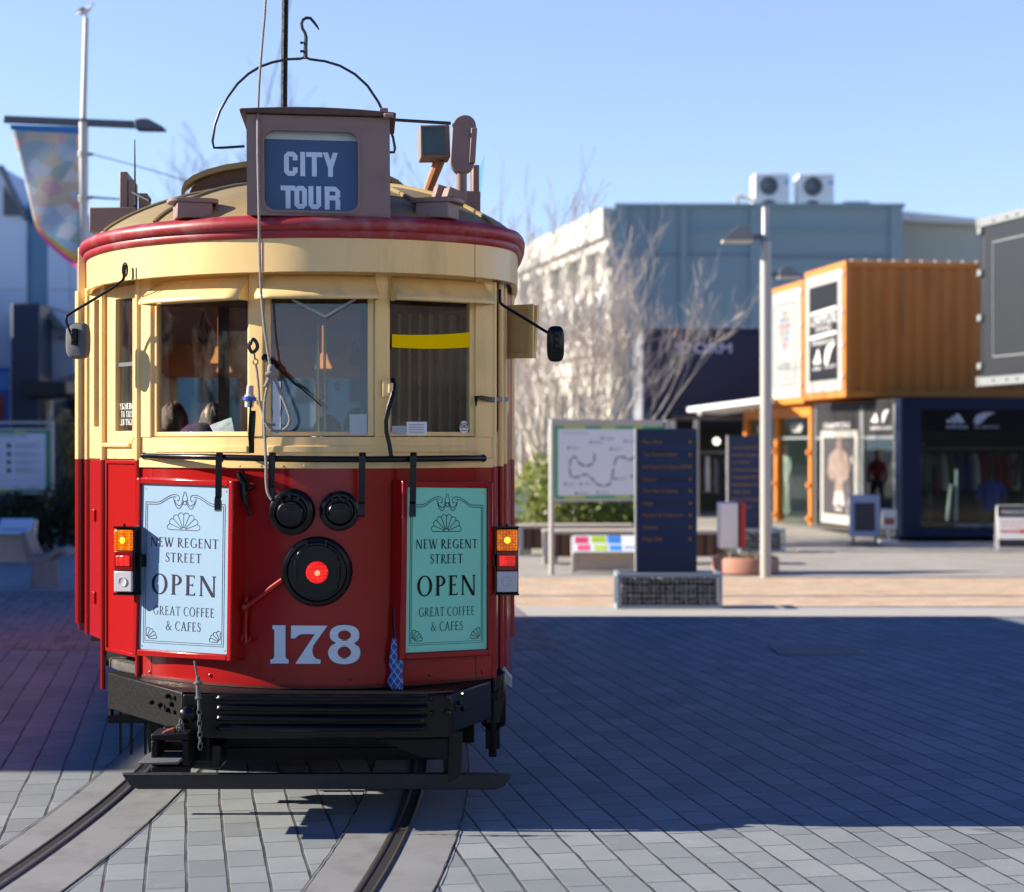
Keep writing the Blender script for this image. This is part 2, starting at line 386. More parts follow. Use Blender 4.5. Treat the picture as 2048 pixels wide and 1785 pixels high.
    def write(s, mb, body, fn, hgt, x0, x1, lift=.0):
        """letters between x0 and x1 on the surface fn(x, z, lift), base line at z = 0"""
        gl = []; x = 0
        for c in body:
            q, a = s.glyph(c); gl.append((x, q)); x += a+(.10 if c != ' ' else 0)
        k = (x1-x0)/(x-.10); j = 0
        for gx, q in gl:
            for poly in q:
                j += 1
                mb.poly([fn(x0+(gx+p[0])*k, p[1]*hgt, lift+.00012*(j % 7)) for p in poly])
# ------------------------------------------------------------------ the ground
PAVE_A = math.radians(100.6)
M_pave = pavers('paver', PAVE_A, .285, .165, (.205,.235,.245), (.285,.31,.318), (.028,.028,.03), .010, .0045, blot=(.19,.215,.23), odd=(.20,.215,.225), odd_p=.10)
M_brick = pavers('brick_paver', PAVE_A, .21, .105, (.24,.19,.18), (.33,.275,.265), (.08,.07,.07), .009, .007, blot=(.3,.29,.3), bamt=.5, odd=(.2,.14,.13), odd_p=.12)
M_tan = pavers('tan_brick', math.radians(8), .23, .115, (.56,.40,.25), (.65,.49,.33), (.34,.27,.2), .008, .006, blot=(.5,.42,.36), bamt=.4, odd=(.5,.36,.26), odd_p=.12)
M_grey = pavers('grey_slab', math.radians(3), .6, .4, (.37,.35,.30), (.43,.41,.36), (.2,.19,.18), .008, .008, blot=(.3,.29,.27), bamt=.4)
M_conc = mat('concrete', (.205,.215,.215), .8, var=.2, vscale=2.5, bump=.15, bscale=160, dirt=(.12,.115,.11), dirt_amt=.42, dscale=4)
M_kerb = mat('kerb_concrete', (.42,.41,.37), .85, var=.08, vscale=2, bump=.2, dirt=(.3,.28,.26), dirt_amt=.2)
M_joint = mat('joint_tar', (.02,.02,.022), .9, var=.3)
M_steel = mat('rail_steel', (.10,.092,.085), .45, metal=.5, var=.2, vscale=3, stretch=(20,1,1))
M_groove = mat('rail_groove', (.010,.010,.010), .8, var=.3)

def sheet(name, pts, z, m, label=None):
    o = MB().poly([(x, y, z) for x, y in pts]).build(name, m, smooth=0, recalc=False)
    return tag(o, label, kind='structure')
sheet('plaza_ground', [(-400,-300),(400,-300),(400,700),(-400,700)], 0, M_pave, 'grey concrete block paving of the tram plaza')
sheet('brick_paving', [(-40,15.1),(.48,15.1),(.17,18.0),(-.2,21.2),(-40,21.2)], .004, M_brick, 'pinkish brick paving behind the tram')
sheet('kerb_strip', [(.17,17.98),(60,17.9),(60,19.05),(.05,19.1)], .008, M_kerb, 'pale concrete strip at the edge of the plaza')
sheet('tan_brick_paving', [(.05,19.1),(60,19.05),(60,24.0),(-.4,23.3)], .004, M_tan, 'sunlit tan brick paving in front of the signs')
sheet('footpath', [(-40,21.2),(-.2,21.2),(-.4,23.3),(60,24.0),(60,90),(-40,90)], .004, M_grey, 'pale grey footpath in front of the shops')
kr = MB(); kr.box(4.6, 40, 30.9, 31.05, 0, .05); kr.box(4.8, 40, 29.3, 29.38, .004, .03)
tag(kr.build('kerb', M_kerb, bevel=.01), 'low kerb in front of the shops', kind='structure')

# ---- tram track: two rails in concrete beds, curving towards the lower left
def rail_x(Y, side):
    """x of the right (side 0) or left (side 1) rail"""
    k = .0208*(Y-8.9)**2
    if side == 0: return -.512-k
    s = -2*.0208*(Y-8.9)
    return -.512-k-1.46*math.sqrt(1+s*s)
def track_strip(name, a, b, z, m, label, y0=-6, y1=19, n=60):
    mb = MB()
    for side in (0, 1):
        def fn(u, v, side=side):
            Y = y0+(y1-y0)*v; return (rail_x(Y, side)+a+(b-a)*u, Y, z)
        mb.grid(fn, 1, n)
    return tag(mb.build(name, m, smooth=0), label, kind='structure')
track_strip('track_bed', -.235, .285, .004, M_conc, 'concrete beds of the tram track')
jm = MB(); rj = random.Random(3)
for side in (0, 1):
    for off in (-.235, .285):
        pts = []
        for i in range(260):
            Y = -2+21*i/259
            pts.append((rail_x(Y, side)+off+rj.uniform(-.003, .003), Y))
        r = ribbon2(pts, [.004+rj.uniform(0, .008)*(rj.random()**2) for _ in pts])
        for i in range(len(r)-1):
            jm.poly([(r[i][0].x, r[i][0].y, .008), (r[i+1][0].x, r[i+1][0].y, .008), (r[i+1][1].x, r[i+1][1].y, .008), (r[i][1].x, r[i][1].y, .008)])
tag(jm.build('track_joint', M_joint, smooth=0), 'ragged black tar joints beside the track beds', kind='structure')
rm = MB()
for side in (0, 1):
    for a, b in ((-.026, .002), (.044, .060)):
        rings = []
        for i in range(90):
            Y = -6+25*i/89; x = rail_x(Y, side); d = 1 if side == 0 else -1
            lo, hi = sorted((x+a*d*1, x+b*d*1))
            rings.append([(lo, Y, .0), (lo, Y, .010), (lo+.006, Y, .013), (hi-.006, Y, .013), (hi, Y, .010), (hi, Y, .0)])
        rm.rings(rings)
tag(rm.build('tram_rail', M_steel, smooth=50), 'grooved steel tram rails curving to the lower left', kind='structure')
gm = MB()
for side in (0, 1):
    d = 1 if side == 0 else -1
    def fn(u, v, side=side, d=d):
        Y = -6+25*v; return (rail_x(Y, side)+d*(.002+.042*u), Y, .0075)
    gm.grid(fn, 1, 90)
tag(gm.build('rail_groove', M_groove, smooth=0), 'dark flange grooves of the rails', kind='structure')

# ------------------------------------------------------------------ TRAM
TB = V((-.95, 8.6, 0))
tram = empty('tram', TB)
tag(tram, 'red and cream vintage tram numbered 178 with CITY TOUR destination box', 'tram')
XC = -.925
def fY(X): return 8.15+.41*(abs(X-XC)/.86)**2
def fN(X):
    s = 2*.41*(X-XC)/.86**2; k = math.sqrt(1+s*s); return V((s/k, -1/k, 0))
def FP(X, z, off=0):
    n = fN(X); return V((X+n.x*off, fY(X)+n.y*off, z))
def fx(px, off=0):
    lo, hi = -1.95, .02
    for _ in range(40):
        m_ = (lo+hi)/2; p = FP(m_, 1, off)
        if CX+p.x/p.y*F < px: lo = m_
        else: hi = m_
    return (lo+hi)/2
def fr(px, py, off=0):
    X = fx(px, off); p = FP(X, 1, off); p.z = EYE-(py-CY)/F*p.y; return p
def fz(py, px=630, off=0): return fr(px, py, off).z
def fwall(mb, X0, X1, z0, z1, o1=0, o0=-.05, n=None):
    n = n or max(1, int(abs(X1-X0)/.06))
    R = []
    for i in range(n+1):
        X = X0+(X1-X0)*i/n
        R.append([FP(X, z0, o0), FP(X, z0, o1), FP(X, z1, o1), FP(X, z1, o0)])
    return mb.rings(R)
def cwall(mb, pts, z0, z1, o1=0, o0=-.04):
    """wall along a plan polyline; positive offset is on its right-hand (outer) side"""
    pts = [V((p[0], p[1], 0)) for p in pts]; R = []
    for i, p in enumerate(pts):
        d = (pts[min(i+1, len(pts)-1)]-pts[max(i-1, 0)]).normalized(); n = V((d.y, -d.x, 0))
        a = p+n*o0; b = p+n*o1
        R.append([V((a.x, a.y, z0)), V((b.x, b.y, z0)), V((b.x, b.y, z1)), V((a.x, a.y, z1))])
    return mb.rings(R)

M_red = mat('tram_red', (.30,.008,.007), .20, var=.08, vscale=2.5, coat=.12, spec=.32, bump=.6, bscale=2.2, dirt=(.13,.022,.016), dirt_amt=.16, dscale=3, stretch=(1,1,.35))
M_cream = mat('tram_cream', (.84,.59,.24), .32, var=.06, vscale=3, coat=.10, dirt=(.46,.33,.14), dirt_amt=.32, dscale=6, stretch=(1,1,.16), bump=.5, bscale=2.4)
M_rim = mat('rim_red', (.30,.020,.024), .42, var=.16, vscale=9, dirt=(.40,.22,.22), dirt_amt=.30, dscale=6)
M_roof = mat('roof_olive', (.27,.205,.085), .55, var=.10, vscale=3, dirt=(.15,.115,.05), dirt_amt=.25, dscale=4)
M_brown = mat('box_brown', (.25,.165,.145), .55, var=.10, vscale=6, dirt=(.14,.09,.075), dirt_amt=.22, dscale=7)
M_dkbrown = mat('worn_brown', (.10,.06,.045), .75, var=.4, vscale=20, bump=.4, bscale=40)
M_black = mat('black_paint', (.0035,.0035,.004), .25, var=.4, vscale=12, spec=.28)
M_blackm = mat('black_rough', (.0055,.0055,.006), .5, var=.4, vscale=14, bump=.35, bscale=50, dirt=(.018,.017,.015), dirt_amt=.12, spec=.2, dscale=12)
M_rubber = mat('rubber_grey', (.10,.105,.11), .75, var=.15, vscale=25, bump=.3, bscale=150)
M_rope = mat('rope_grey', (.30,.27,.26), .9, var=.4, vscale=160, bump=.8, bscale=220)
M_wood = mat('step_wood', (.07,.065,.06), .85, var=.35, vscale=18, bump=.7, bscale=60, dirt=(.18,.17,.16), dirt_amt=.25, dscale=14)
M_inside = mat('inside_brown', (.10,.045,.022), .5, var=.25, vscale=6)
M_insidecream = mat('inside_cream', (.55,.42,.2), .6, var=.1)
M_chrome = mat('screw_steel', (.5,.5,.5), .35, metal=1, var=.1)
G_tram = glass('tram_glass', (.86,.9,.9), smear=.07)
def tp(mb, name, m, parent=None, label=None, **kw):
    o = mb.build(name, m, parent or tram, **kw)
    if label: o['label'] = label
    return o

zs = {'belt1': 1.702, 'belt0': 1.655, 'red0': .628, 'sill': 1.806, 'head': 2.60}
XL, XR = fx(279), fx(984)                       # front corners
# --- red apron and belt
mb = MB(); fwall(mb, XL, XR, zs['red0'], zs['belt0'], 0, -.04, 40)
apron = tp(mb, 'apron_panel', M_red, smooth=40)
mb = MB()
for px in (303, 952): fwall(mb, fx(px)-.002, fx(px)+.002, zs['red0']+.01, zs['belt0']-.004, .0012, -.001, 1)
fwall(mb, XL+.01, XR-.01, zs['red0'], zs['red0']+.012, .004, -.001, 40)
tp(mb, 'panel_seam', mat('seam_red', (.06,.002,.002), .5), apron)
mb = MB()
for px in (300, 420, 545, 700, 860, 965):
    p = fr(px, 1362-18*abs(px-631)/350, .001); mb.lathe([(.0085,0),(.0075,.004),(.003,.0065)], p, fN(p.x), 10)
tp(mb, 'rivet', M_red, apron)
mb = MB(); fwall(mb, XL, XR, zs['belt0'], zs['belt1'], .012, -.04, 40)
belt = tp(mb, 'belt_rail', M_cream, bevel=.003)
mb = MB()
for i in range(17):
    X = XL+.04+(XR-XL-.08)*i/16; mb.lathe([(.005,0),(.004,.002)], FP(X, 1.668, .012), fN(X), 8)
tp(mb, 'screw', M_cream, belt)
# --- waist, pillars, header
mb = MB(); fwall(mb, XL, XR, zs['belt1'], zs['sill']-.004, .0, -.045, 40)
waist = tp(mb, 'waist_panel', M_cream)
mb = MB()
for a, b in ((312,495),(535,742),(782,948)):
    fwall(mb, fx(a), fx(b), zs['belt1']+.028, zs['sill']-.045, .006, -.002, 8)
tp(mb, 'raised_panel', M_cream, waist, bevel=.003)
WIN = [(315,493,604),(540,738,600),(782,941,606)]
pil = [(280,303),(498,527),(749,777),(950,984)]
for a, b in pil:
    mb = MB(); fwall(mb, fx(a), fx(b), zs['sill']-.004, zs['head'], .006, -.05, 3)
    tp(mb, 'pillar', M_cream, bevel=.004)
mb = MB(); fwall(mb, XL, XR, 2.475, zs['head'], -.004, -.045, 36)
tp(mb, 'header_panel', M_cream)
# --- three windows: sash, pane, and hood (awning) over each
for i, (a, b, top) in enumerate(WIN):
    Xa, Xb = fx(a-13), fx(b+11); z0, z1 = zs['sill'], 2.48
    A, B = FP(Xa, 0, -.012), FP(Xb, 0, -.012); d = (B-A).normalized(); n = V((d.y, -d.x, 0))
    def W(u, z, o=0): return A+d*u+n*o+V((0, 0, z))
    L = (B-A).length; fw = .030
    mb = MB()
    for u0, u1, q0, q1 in ((0,fw,z0,z1),(L-fw,L,z0,z1),(fw,L-fw,z0,z0+.022),(fw,L-fw,z1-.03,z1)):
        mb.hexa([W(u0,q0,.006),W(u1,q0,.006),W(u1,q0,-.03),W(u0,q0,-.03),W(u0,q1,.006),W(u1,q1,.006),W(u1,q1,-.03),W(u0,q1,-.03)])
    win = tp(mb, 'window', M_cream, bevel=.003)
    mb = MB(); mb.hexa([W(fw-.004,z0+.018,-.008),W(L-fw+.004,z0+.018,-.008),W(L-fw+.004,z0+.018,-.013),W(fw-.004,z0+.018,-.013),W(fw-.004,z1-.026,-.008),W(L-fw+.004,z1-.026,-.008),W(L-fw+.004,z1-.026,-.013),W(fw-.004,z1-.026,-.013)])
    tp(mb, 'pane', G_tram, win, smooth=0)
    # hood: sheet metal leaning outwards, sides closed
    p0 = {0:(312,498),1:(527,749),2:(782,965)}[i]; p1 = {0:(295,492),1:(529,752),2:(782,965)}[i]
    Xa, Xb = fx(p0[0]), fx(p0[1]); ns = 8; zt, zb = 2.548, 2.452; prof = [(.0,zt+.010),(.012,zt),(.018,zt-.010),(.098,zb+.012),(.104,zb),(.102,zb-.012)]
    R = []
    for j in range(ns+1):
        X = Xa+(Xb-Xa)*j/ns; R.append([FP(X, z, o) for o, z in prof])
    mb = MB(); mb.rings(R, closed=False)
    hood = None
    o = mb.build('window_hood', M_cream, tram, smooth=60)
    so = o.modifiers.new('thick', 'SOLIDIFY'); so.thickness = .005; so.offset = -1
    mb = MB()
    for X in (Xa, Xb):
        mb.poly([FP(X, z, oo) for oo, z in prof]+[FP(X, zb-.012, .0)])
    c = tp(mb, 'hood_cheek', M_cream, o, smooth=0); so = c.modifiers.new('thick', 'SOLIDIFY'); so.thickness = .004
# --- curved fascia and red cornice
HOOD = [(-2.29,9.75),(-2.27,9.5),(-2.235,9.2),(-2.145,8.9),(-1.965,8.58),(-1.74,8.345),(-1.45,8.16),(-1.15,8.06),(-.9,8.03),(-.6,8.07),(-.35,8.17),(-.14,8.33),(-.02,8.52),(.022,8.75),(.028,9.2),(.01,9.75)]
HP = [(p.x, p.y) for p in smooth_path([V((a, b, 0)) for a, b in HOOD], 5)]
mb = MB(); cwall(mb, HP, 2.562, 2.722, 0, -.03)
fascia = tp(mb, 'fascia', M_cream, smooth=50)
mb = MB(); cwall(mb, HP[3:-3], 2.60, 2.606, -.012, -.30)
tp(mb, 'hood_soffit', M_cream)
mb = MB()
for px_ in (531, 948):
    i_ = min(range(len(HP)), key=lambda i: abs(CX+HP[i][0]/HP[i][1]*F-px_)); mb.obox(V((HP[i_][0], HP[i_][1]-.0005, 2.642)), (.004,0,0), (0,.003,0), (0,0,.156))
tp(mb, 'fascia_seam', mat('seam_cream', (.40,.28,.12), .6), fascia)
def hn(i):
    a = V((*HP[max(i-1,0)],0)); b = V((*HP[min(i+1,len(HP)-1)],0)); d = (b-a).normalized(); return V((d.y,-d.x,0))
cprof = [(-.03,2.716),(.006,2.716),(.014,2.724),(.017,2.740),(.014,2.750),(.027,2.756),(.036,2.768),(.038,2.786),(.034,2.798),(.022,2.812),(-.03,2.828)]
mb = MB(); mb.rings([[V((*HP[i],0))+hn(i)*o+V((0,0,z)) for o, z in cprof] for i in range(len(HP))])
cornice = tp(mb, 'cornice', M_rim, smooth=50)
# --- domed roof and saloon roof
RC = V((-1.10, 9.75, 0))
def dome(u, v):
    i = u*(len(HP)-1); k = min(int(i), len(HP)-2); f = i-k
    h = V((HP[k][0]*(1-f)+HP[k+1][0]*f, HP[k][1]*(1-f)+HP[k+1][1]*f, 0))
    r = v; z = 2.822+.36*max(0, 1-r**2.0)**.85
    return RC+(h-RC)*r*.985+V((0,0,z))
def rev(v): return math.sin(v*math.pi/2)
mb = MB(); mb.grid(lambda u, v: dome(u, rev(v)), 60, 16)
roof = tp(mb, 'hood_roof', M_roof, smooth=80)
mb = MB()
for u in (.24, .34, .66, .76):
    mb.tube([dome(u, rev(t/14))+V((0,0,.006)) for t in range(1, 15)], .011, 6)
tp(mb, 'roof_rib', M_roof, roof)
AX = V((-.141, .99, 0)).normalized(); SX = V((AX.y, -AX.x, 0))         # the saloon runs back along AX
O9 = V((-1.18, 9.55, 0))
def T_(s, a, z): return O9+SX*s+AX*a+V((0,0,z))
def arch(hw, z0, rise, n=14): return [(hw*math.cos(math.pi*(1-i/n)), z0+rise*math.sin(math.pi*i/n)) for i in range(n+1)]
mb = MB(); mb.rings([[T_(s, a, z) for s, z in arch(1.14, 2.80, .34)+[(1.10,2.78),(-1.10,2.78)]] for a in (.12, 8.4)])
tp(mb, 'saloon_roof', M_roof, smooth=50)
mb = MB(); R = [[T_(s, a, z) for s, z in arch(.57, 3.12, .16)+[(.57,2.98),(-.57,2.98)]] for a in (-.05, 8.2)]
mb.rings(R); cle = tp(mb, 'clerestory', M_dkbrown, smooth=50)
mb = MB(); mb.rings([[T_(s, a, z) for s, z in arch(.61, 3.135, .175)+[(s_, z_-.03) for s_, z_ in arch(.61, 3.135, .175)][::-1]] for a in (-.10, .06)]); tp(mb, 'clerestory_rim', M_roof, cle, smooth=40)
# roof vents
for px, w_ in ((388, 92), (876, 96)):
    best = min(((dome(a_/120, b_/40), 0) for a_ in range(10, 110) for b_ in range(8, 40)), key=lambda q: (CX+q[0].x/q[0].y*F-px)**2+(CY+(EYE-q[0].z)/q[0].y*F-430)**2+(q[0].y-8.4)**2)[0]
    c = best+V((0,0,.045))
    sx = V((1, .33 if px < 600 else -.33, 0)).normalized(); sy = V((-sx.y, sx.x, 0))
    mb = MB(); mb.obox(c+V((0,0,-.030)), sx*.165, sy*.15, V((0,0,.075)))
    ve = tp(mb, 'roof_vent', M_brown, bevel=.006)
    pl = [( .12*math.cos(t)*(1 if math.cos(t) > 0 else .95), .075*math.sin(t)) for t in [2*math.pi*k/24 for k in range(24)]]
    pl = [(max(-.115, min(.115, x*1.25)), max(-.085, min(.085, y*1.3))) for x, y in pl]
    mb = MB(); mb.prism(pl, c+V((0,0,.006)), sx, sy, V((0,0,.022)))
    tp(mb, 'vent_cap', M_brown, ve, bevel=.005)
# --- destination box
bx = V((1, .085, -.012)).normalized(); bz = V((-.008, 0, 1)).normalized(); by = bx.cross(bz)*-1
if by.y < 0: by = -by
B0 = P(638, 431, 8.03)
def BX(u, z, d=0): return B0+bx*u+bz*z+by*d
hw, bh = .327, .455
rr = []
wx0, wx1, wz0, wz1, rd = -.247, .180, .020, .385, .05
for cx_, cz_, a0 in ((wx1-rd, wz1-rd, 0), (wx0+rd, wz1-rd, 90), (wx0+rd, wz0+rd, 180), (wx1-rd, wz0+rd, 270)):
    for k in range(6):
        a = math.radians(a0+90*k/5); rr.append((cx_+rd*math.cos(a), cz_+rd*math.sin(a)))
def ring_face(mb, inner, outer, fn, d0, d1):
    n = len(inner); b = len(mb.v)
    for d in (d0, d1):
        mb.v += [fn(*p, d) for p in outer]+[fn(*p, d) for p in inner]
    for i in range(n):
        j = (i+1) % n
        mb.f += [[b+i, b+j, b+n+j, b+n+i], [b+2*n+i, b+3*n+i, b+3*n+j, b+2*n+j], [b+n+i, b+n+j, b+3*n+j, b+3*n+i], [b+i, b+2*n+i, b+2*n+j, b+j]]
outer = []
for (x, z) in rr:
    # push each inner point out to the box outline
    dx, dz = x-(wx0+wx1)/2, z-(wz0+wz1)/2
    outer.append((x, z))
oc = {0: (hw, bh), 1: (-hw, bh), 2: (-hw, -.005), 3: (hw, -.005)}
outer = []
for q in range(4):
    cx_, cz_ = oc[q]; nx_, nz_ = oc[(q+1) % 4]
    for k in range(6):
        x, z = rr[q*6+k]
        if q == 0: outer.append((hw, z) if k < 2 else ((hw, bh) if k in (2, 3) else (x, bh)))
        if q == 1: outer.append((x, bh) if k < 2 else ((-hw, bh) if k in (2, 3) else (-hw, z)))
        if q == 2: outer.append((-hw, z) if k < 2 else ((-hw, -.005) if k in (2, 3) else (x, -.005)))
        if q == 3: outer.append((x, -.005) if k < 2 else ((hw, -.005) if k in (2, 3) else (hw, z)))
mb = MB(); ring_face(mb, rr, outer, BX, 0, .022)
dbox = tp(mb, 'destination_box', M_brown, smooth=30)
mb = MB()
for x0, x1 in ((-hw, -hw+.02), (hw-.02, hw)):
    mb.hexa([BX(x0,-.004,.0225),BX(x1,-.004,.0225),BX(x1,.05,.42),BX(x0,.05,.42),BX(x0,bh,.0225),BX(x1,bh,.0225),BX(x1,bh,.42),BX(x0,bh,.42)])
mb.hexa([BX(-hw+.021,-.04,.40),BX(hw-.021,-.04,.40),BX(hw-.021,-.04,.42),BX(-hw+.021,-.04,.42),BX(-hw+.021,bh,.40),BX(hw-.021,bh,.40),BX(hw-.021,bh,.42),BX(-hw+.021,bh,.42)])
tp(mb, 'box_side', M_brown, dbox, bevel=.004)
mb = MB(); R = []
for d, e in ((-.03, .0), (.44, .0)):
    R.append([BX(s, z, d) for s, z in [(-hw-.028,bh+.004),(-hw-.030,bh+.018)]+[(-(hw+.02)+2*(hw+.02)*i/8, bh+.022+.014*math.sin(math.pi*i/8)) for i in range(9)]+[(hw+.030,bh+.018),(hw+.028,bh+.004)]])
mb.rings(R); tp(mb, 'lid', M_dkbrown, dbox, smooth=40, bevel=.003)
mb = MB(); mb.obox(BX(.30, bh+.03, .02), bx*.04, by*.06, bz*.03); mb.tube([BX(.30, bh+.005, -.035), BX(.345, bh+.005, -.035)], .012, 8)
tp(mb, 'latch', M_brown, dbox, bevel=.003)
ir = [(x*1.0, z*1.0) for x, z in rr]
orr = [((wx0+wx1)/2+(x-(wx0+wx1)/2)*1.06, (wz0+wz1)/2+(z-(wz0+wz1)/2)*1.065) for x, z in rr]
mb = MB(); ring_face(mb, ir, orr, BX, -.006, -.0005)
tp(mb, 'window_surround', M_brown, dbox, smooth=40)
M_blind = mat('blind_blue', (.010,.075,.20), .5, var=.1, vscale=4)
M_blindtop = mat('blind_white', (.62,.66,.66), .6, var=.1)
M_blindtext = mat('blind_lettering', (.72,.86,.97), .6, var=.05)
mb = MB(); mb.hexa([BX(-.27,.0,.05),BX(.21,.0,.05),BX(.21,.0,.054),BX(-.27,.0,.054),BX(-.27,.352,.05),BX(.21,.352,.05),BX(.21,.352,.054),BX(-.27,.352,.054)])
bl = tp(mb, 'blind', M_blind, dbox, smooth=0)
mb = MB(); mb.poly([BX(-.27,.353,.050),BX(.21,.353,.050),BX(.21,.43,.050),BX(-.27,.43,.050)]); tp(mb, 'blind_top', M_blindtop, dbox, smooth=0)
# block letters with cut corners
def octo(ch, x, w_, z0, z1, t):
    c = .28*w_; h = z1-z0; q = []
    def R_(a, b, c_, d): q.append([(x+a, z0+c_), (x+b, z0+c_), (x+b, z0+d), (x+a, z0+d)])
    def ring_(gap=None):
        o = [(c,0),(w_-c,0),(w_,c),(w_,h-c),(w_-c,h),(c,h),(0,h-c),(0,c)]; k = t*.42
        i = [(c+k*.5,t),(w_-c-k*.5,t),(w_-t,c+k*.5),(w_-t,h-c-k*.5),(w_-c-k*.5,h-t),(c+k*.5,h-t),(t,h-c-k*.5),(t,c+k*.5)]
        for s in range(8):
            if gap and s in gap: continue
            e = (s+1) % 8; q.append([(x+o[s][0],z0+o[s][1]),(x+o[e][0],z0+o[e][1]),(x+i[e][0],z0+i[e][1]),(x+i[s][0],z0+i[s][1])])
    if ch == 'O': ring_()
    if ch == 'C':
        ring_(gap=(2,)); R_(w_-t, w_, c, h*.36); R_(w_-t, w_, h*.64, h-c)
    if ch == 'I': R_(w_/2-t/2, w_/2+t/2, 0, h)
    if ch == 'T': R_(0, w_, h-t, h); R_(w_/2-t/2, w_/2+t/2, 0, h-t)
    if ch == 'U':
        R_(0, t, c, h); R_(w_-t, w_, c, h)
        k = t*.2; q.append([(x,z0+c),(x+c,z0),(x+c+k,z0+t),(x+t,z0+c+k)]); q.append([(x+c,z0),(x+w_-c,z0),(x+w_-c-k,z0+t),(x+c+k,z0+t)]); q.append([(x+w_-c,z0),(x+w_,z0+c),(x+w_-t,z0+c+k),(x+w_-c-k,z0+t)])
    if ch == 'Y':
        q.append([(x,z0+h),(x+t*1.05,z0+h),(x+w_/2+t/2,z0+h*.36),(x+w_/2-t/2,z0+h*.36)]); q.append([(x+w_-t*1.05,z0+h),(x+w_,z0+h),(x+w_/2+t/2,z0+h*.365),(x+w_/2-t/2,z0+h*.365)]); R_(w_/2-t/2, w_/2+t/2, 0, h*.37)
    if ch == 'R':
        R_(0, t, 0, h); R_(t, w_-c, h-t, h); R_(t, w_-t, h*.40, h*.40+t); q.append([(x+w_-c,z0+h),(x+w_,z0+h-c),(x+w_-t,z0+h-c-t*.2),(x+w_-c,z0+h-t)])
        R_(w_-t, w_, h*.56, h-c); R_(w_-t, w_, 0, h*.40); q.append([(x+w_-t,z0+h*.40),(x+w_,z0+h*.40),(x+w_-c*.35,z0+h*.48),(x+w_,z0+h*.56),(x+w_-t,z0+h*.56)])
    return q
mb = MB(); k = 0; ppm = 1/432.
def letters(word, xs, z0, z1, t):
    global k
    for ch, (a, b) in zip(word, xs):
        for poly in octo(ch, (a-638)*ppm, (b-a)*ppm, z0, z1, t):
            k += 1; mb.poly([BX(p[0], p[1], .0485-.00015*(k % 5)) for p in poly])
letters('CITY', [(569,596),(600,612),(613,645),(646,676)], .185, .297, .0225)
letters('TOUR', [(562,591),(589,614),(617,642),(649,680)], .034, .140, .0225)
tp(mb, 'lettering', M_blindtext, dbox, smooth=0)
mb = MB(); mb.poly([BX(x, z, .030) for x, z in [(-.26,.01),(.20,.01),(.20,.41),(-.26,.41)]])
tp(mb, 'glass', glass('box_glass', (.95,.96,.97), .5), dbox, smooth=0)
# --- wire frame with hook, and the trolley pole
M_iron = mat('black_iron', (.016,.016,.018), .4, var=.2)
pts = [(489,293),(445,296),(428,296),(425,283),(430,250),(440,222),(455,195),(475,168),(497,148),(520,134),(545,125),(575,119),(600,118),(607,116),(611,110),(613,116),(620,119),(650,123),(680,132),(710,149),(735,172),(757,205),(774,242),(786,275),(790,297),(788,305),(779,305),(760,303)]
mb = MB(); mb.tube([P(x, y, 8.52) for x, y in pts], .0065, 8)
fr_hook = tp(mb, 'hook_frame', M_iron)
hk = [(611,118),(611,95),(612,75),(610,66),(605,58),(603,48),(606,40),(613,36),(621,37),(628,45),(634,53),(638,60)]
mb = MB(); mb.tube([P(x, y, 8.52) for x, y in hk], [.011,.010,.009,.0075,.0075,.0075,.0075,.0075,.0075,.007,.006,.003], 8)
mb.lathe([(.006,0),(.006,.016)], P(607,86,8.515), (-1,0,0), 8); mb.lathe([(.006,0),(.006,.016)], P(607,103,8.515), (-1,0,0), 8)
tp(mb, 'hook', M_iron, fr_hook)
mb = MB(); mb.tube([P(568,232,9.3), P(568.5,150,9.32), P(570,40,9.36), P(571,-60,9.4), P(573,-260,9.5)], .0175, 10)
tp(mb, 'trolley_pole', M_blackm)
rp = smooth_path([P(534,-60,8.60), P(530,20,8.4), P(524,90,8.25), P(518,170,8.08), P(515.5,250,7.98), P(516,330,7.93), P(518,420,7.91), P(519,500,7.93), P(522,580,7.95), P(528,650,7.97), P(537,710,7.98), P(541,735,7.98)], 5)
mb = MB(); mb.tube(rp, .0062, 8)
rope = tp(mb, 'trolley_rope', M_rope)
def rt(px, Y=7.99): return [P(x, y, Y) for x, y in px]
mb = MB()
mb.tube(smooth_path(rt([(541,733),(539,760),(531,790),(528,830),(530,880),(532,930),(532,960),(535,985),(543,1000)]), 5), .0062, 8)
mb.tube(smooth_path(rt([(545,742),(553,765),(563,790),(573,815),(579,835),(578,848),(570,858),(557,863),(543,860),(535,852),(531,845)], 7.985), 5), .0072, 8)
mb.tube(smooth_path(rt([(511,728),(514,745),(517,775),(519,805),(525,825),(531,845),(540,850),(551,850)], 8.0), 5), .0058, 8)
mb.lathe([(.012,-.02),(.016,-.008),(.017,.008),(.012,.02)], P(542,738,7.975), (.2,0,1), 10); mb.lathe([(.012,-.018),(.017,0),(.012,.018)], P(540,748,7.972), (1,0,.3), 10)
mb.tube(rt([(543,746),(536,762),(531,772),(527,774)], 7.98), [.011,.010,.008,.003], 8)
tp(mb, 'rope_loop', M_rope, rope)
# hook & ring on the pillar
mb = MB(); mb.tube(smooth_path(rt([(503,681),(498,692),(502,703),(508,704),(515,695),(512,684),(505,679),(500,690)], 8.06), 4), .0085, 7)
mb.tube(rt([(508,704),(510,718)], 8.06), .004, 6); mb.tube([P(511+5*math.sin(t*.7), 724+6*math.cos(t*.7), 8.05) for t in range(10)], .0028, 6)
tp(mb, 'snap_hook', mat('hook_steel', (.05,.045,.045), .35, metal=.8))
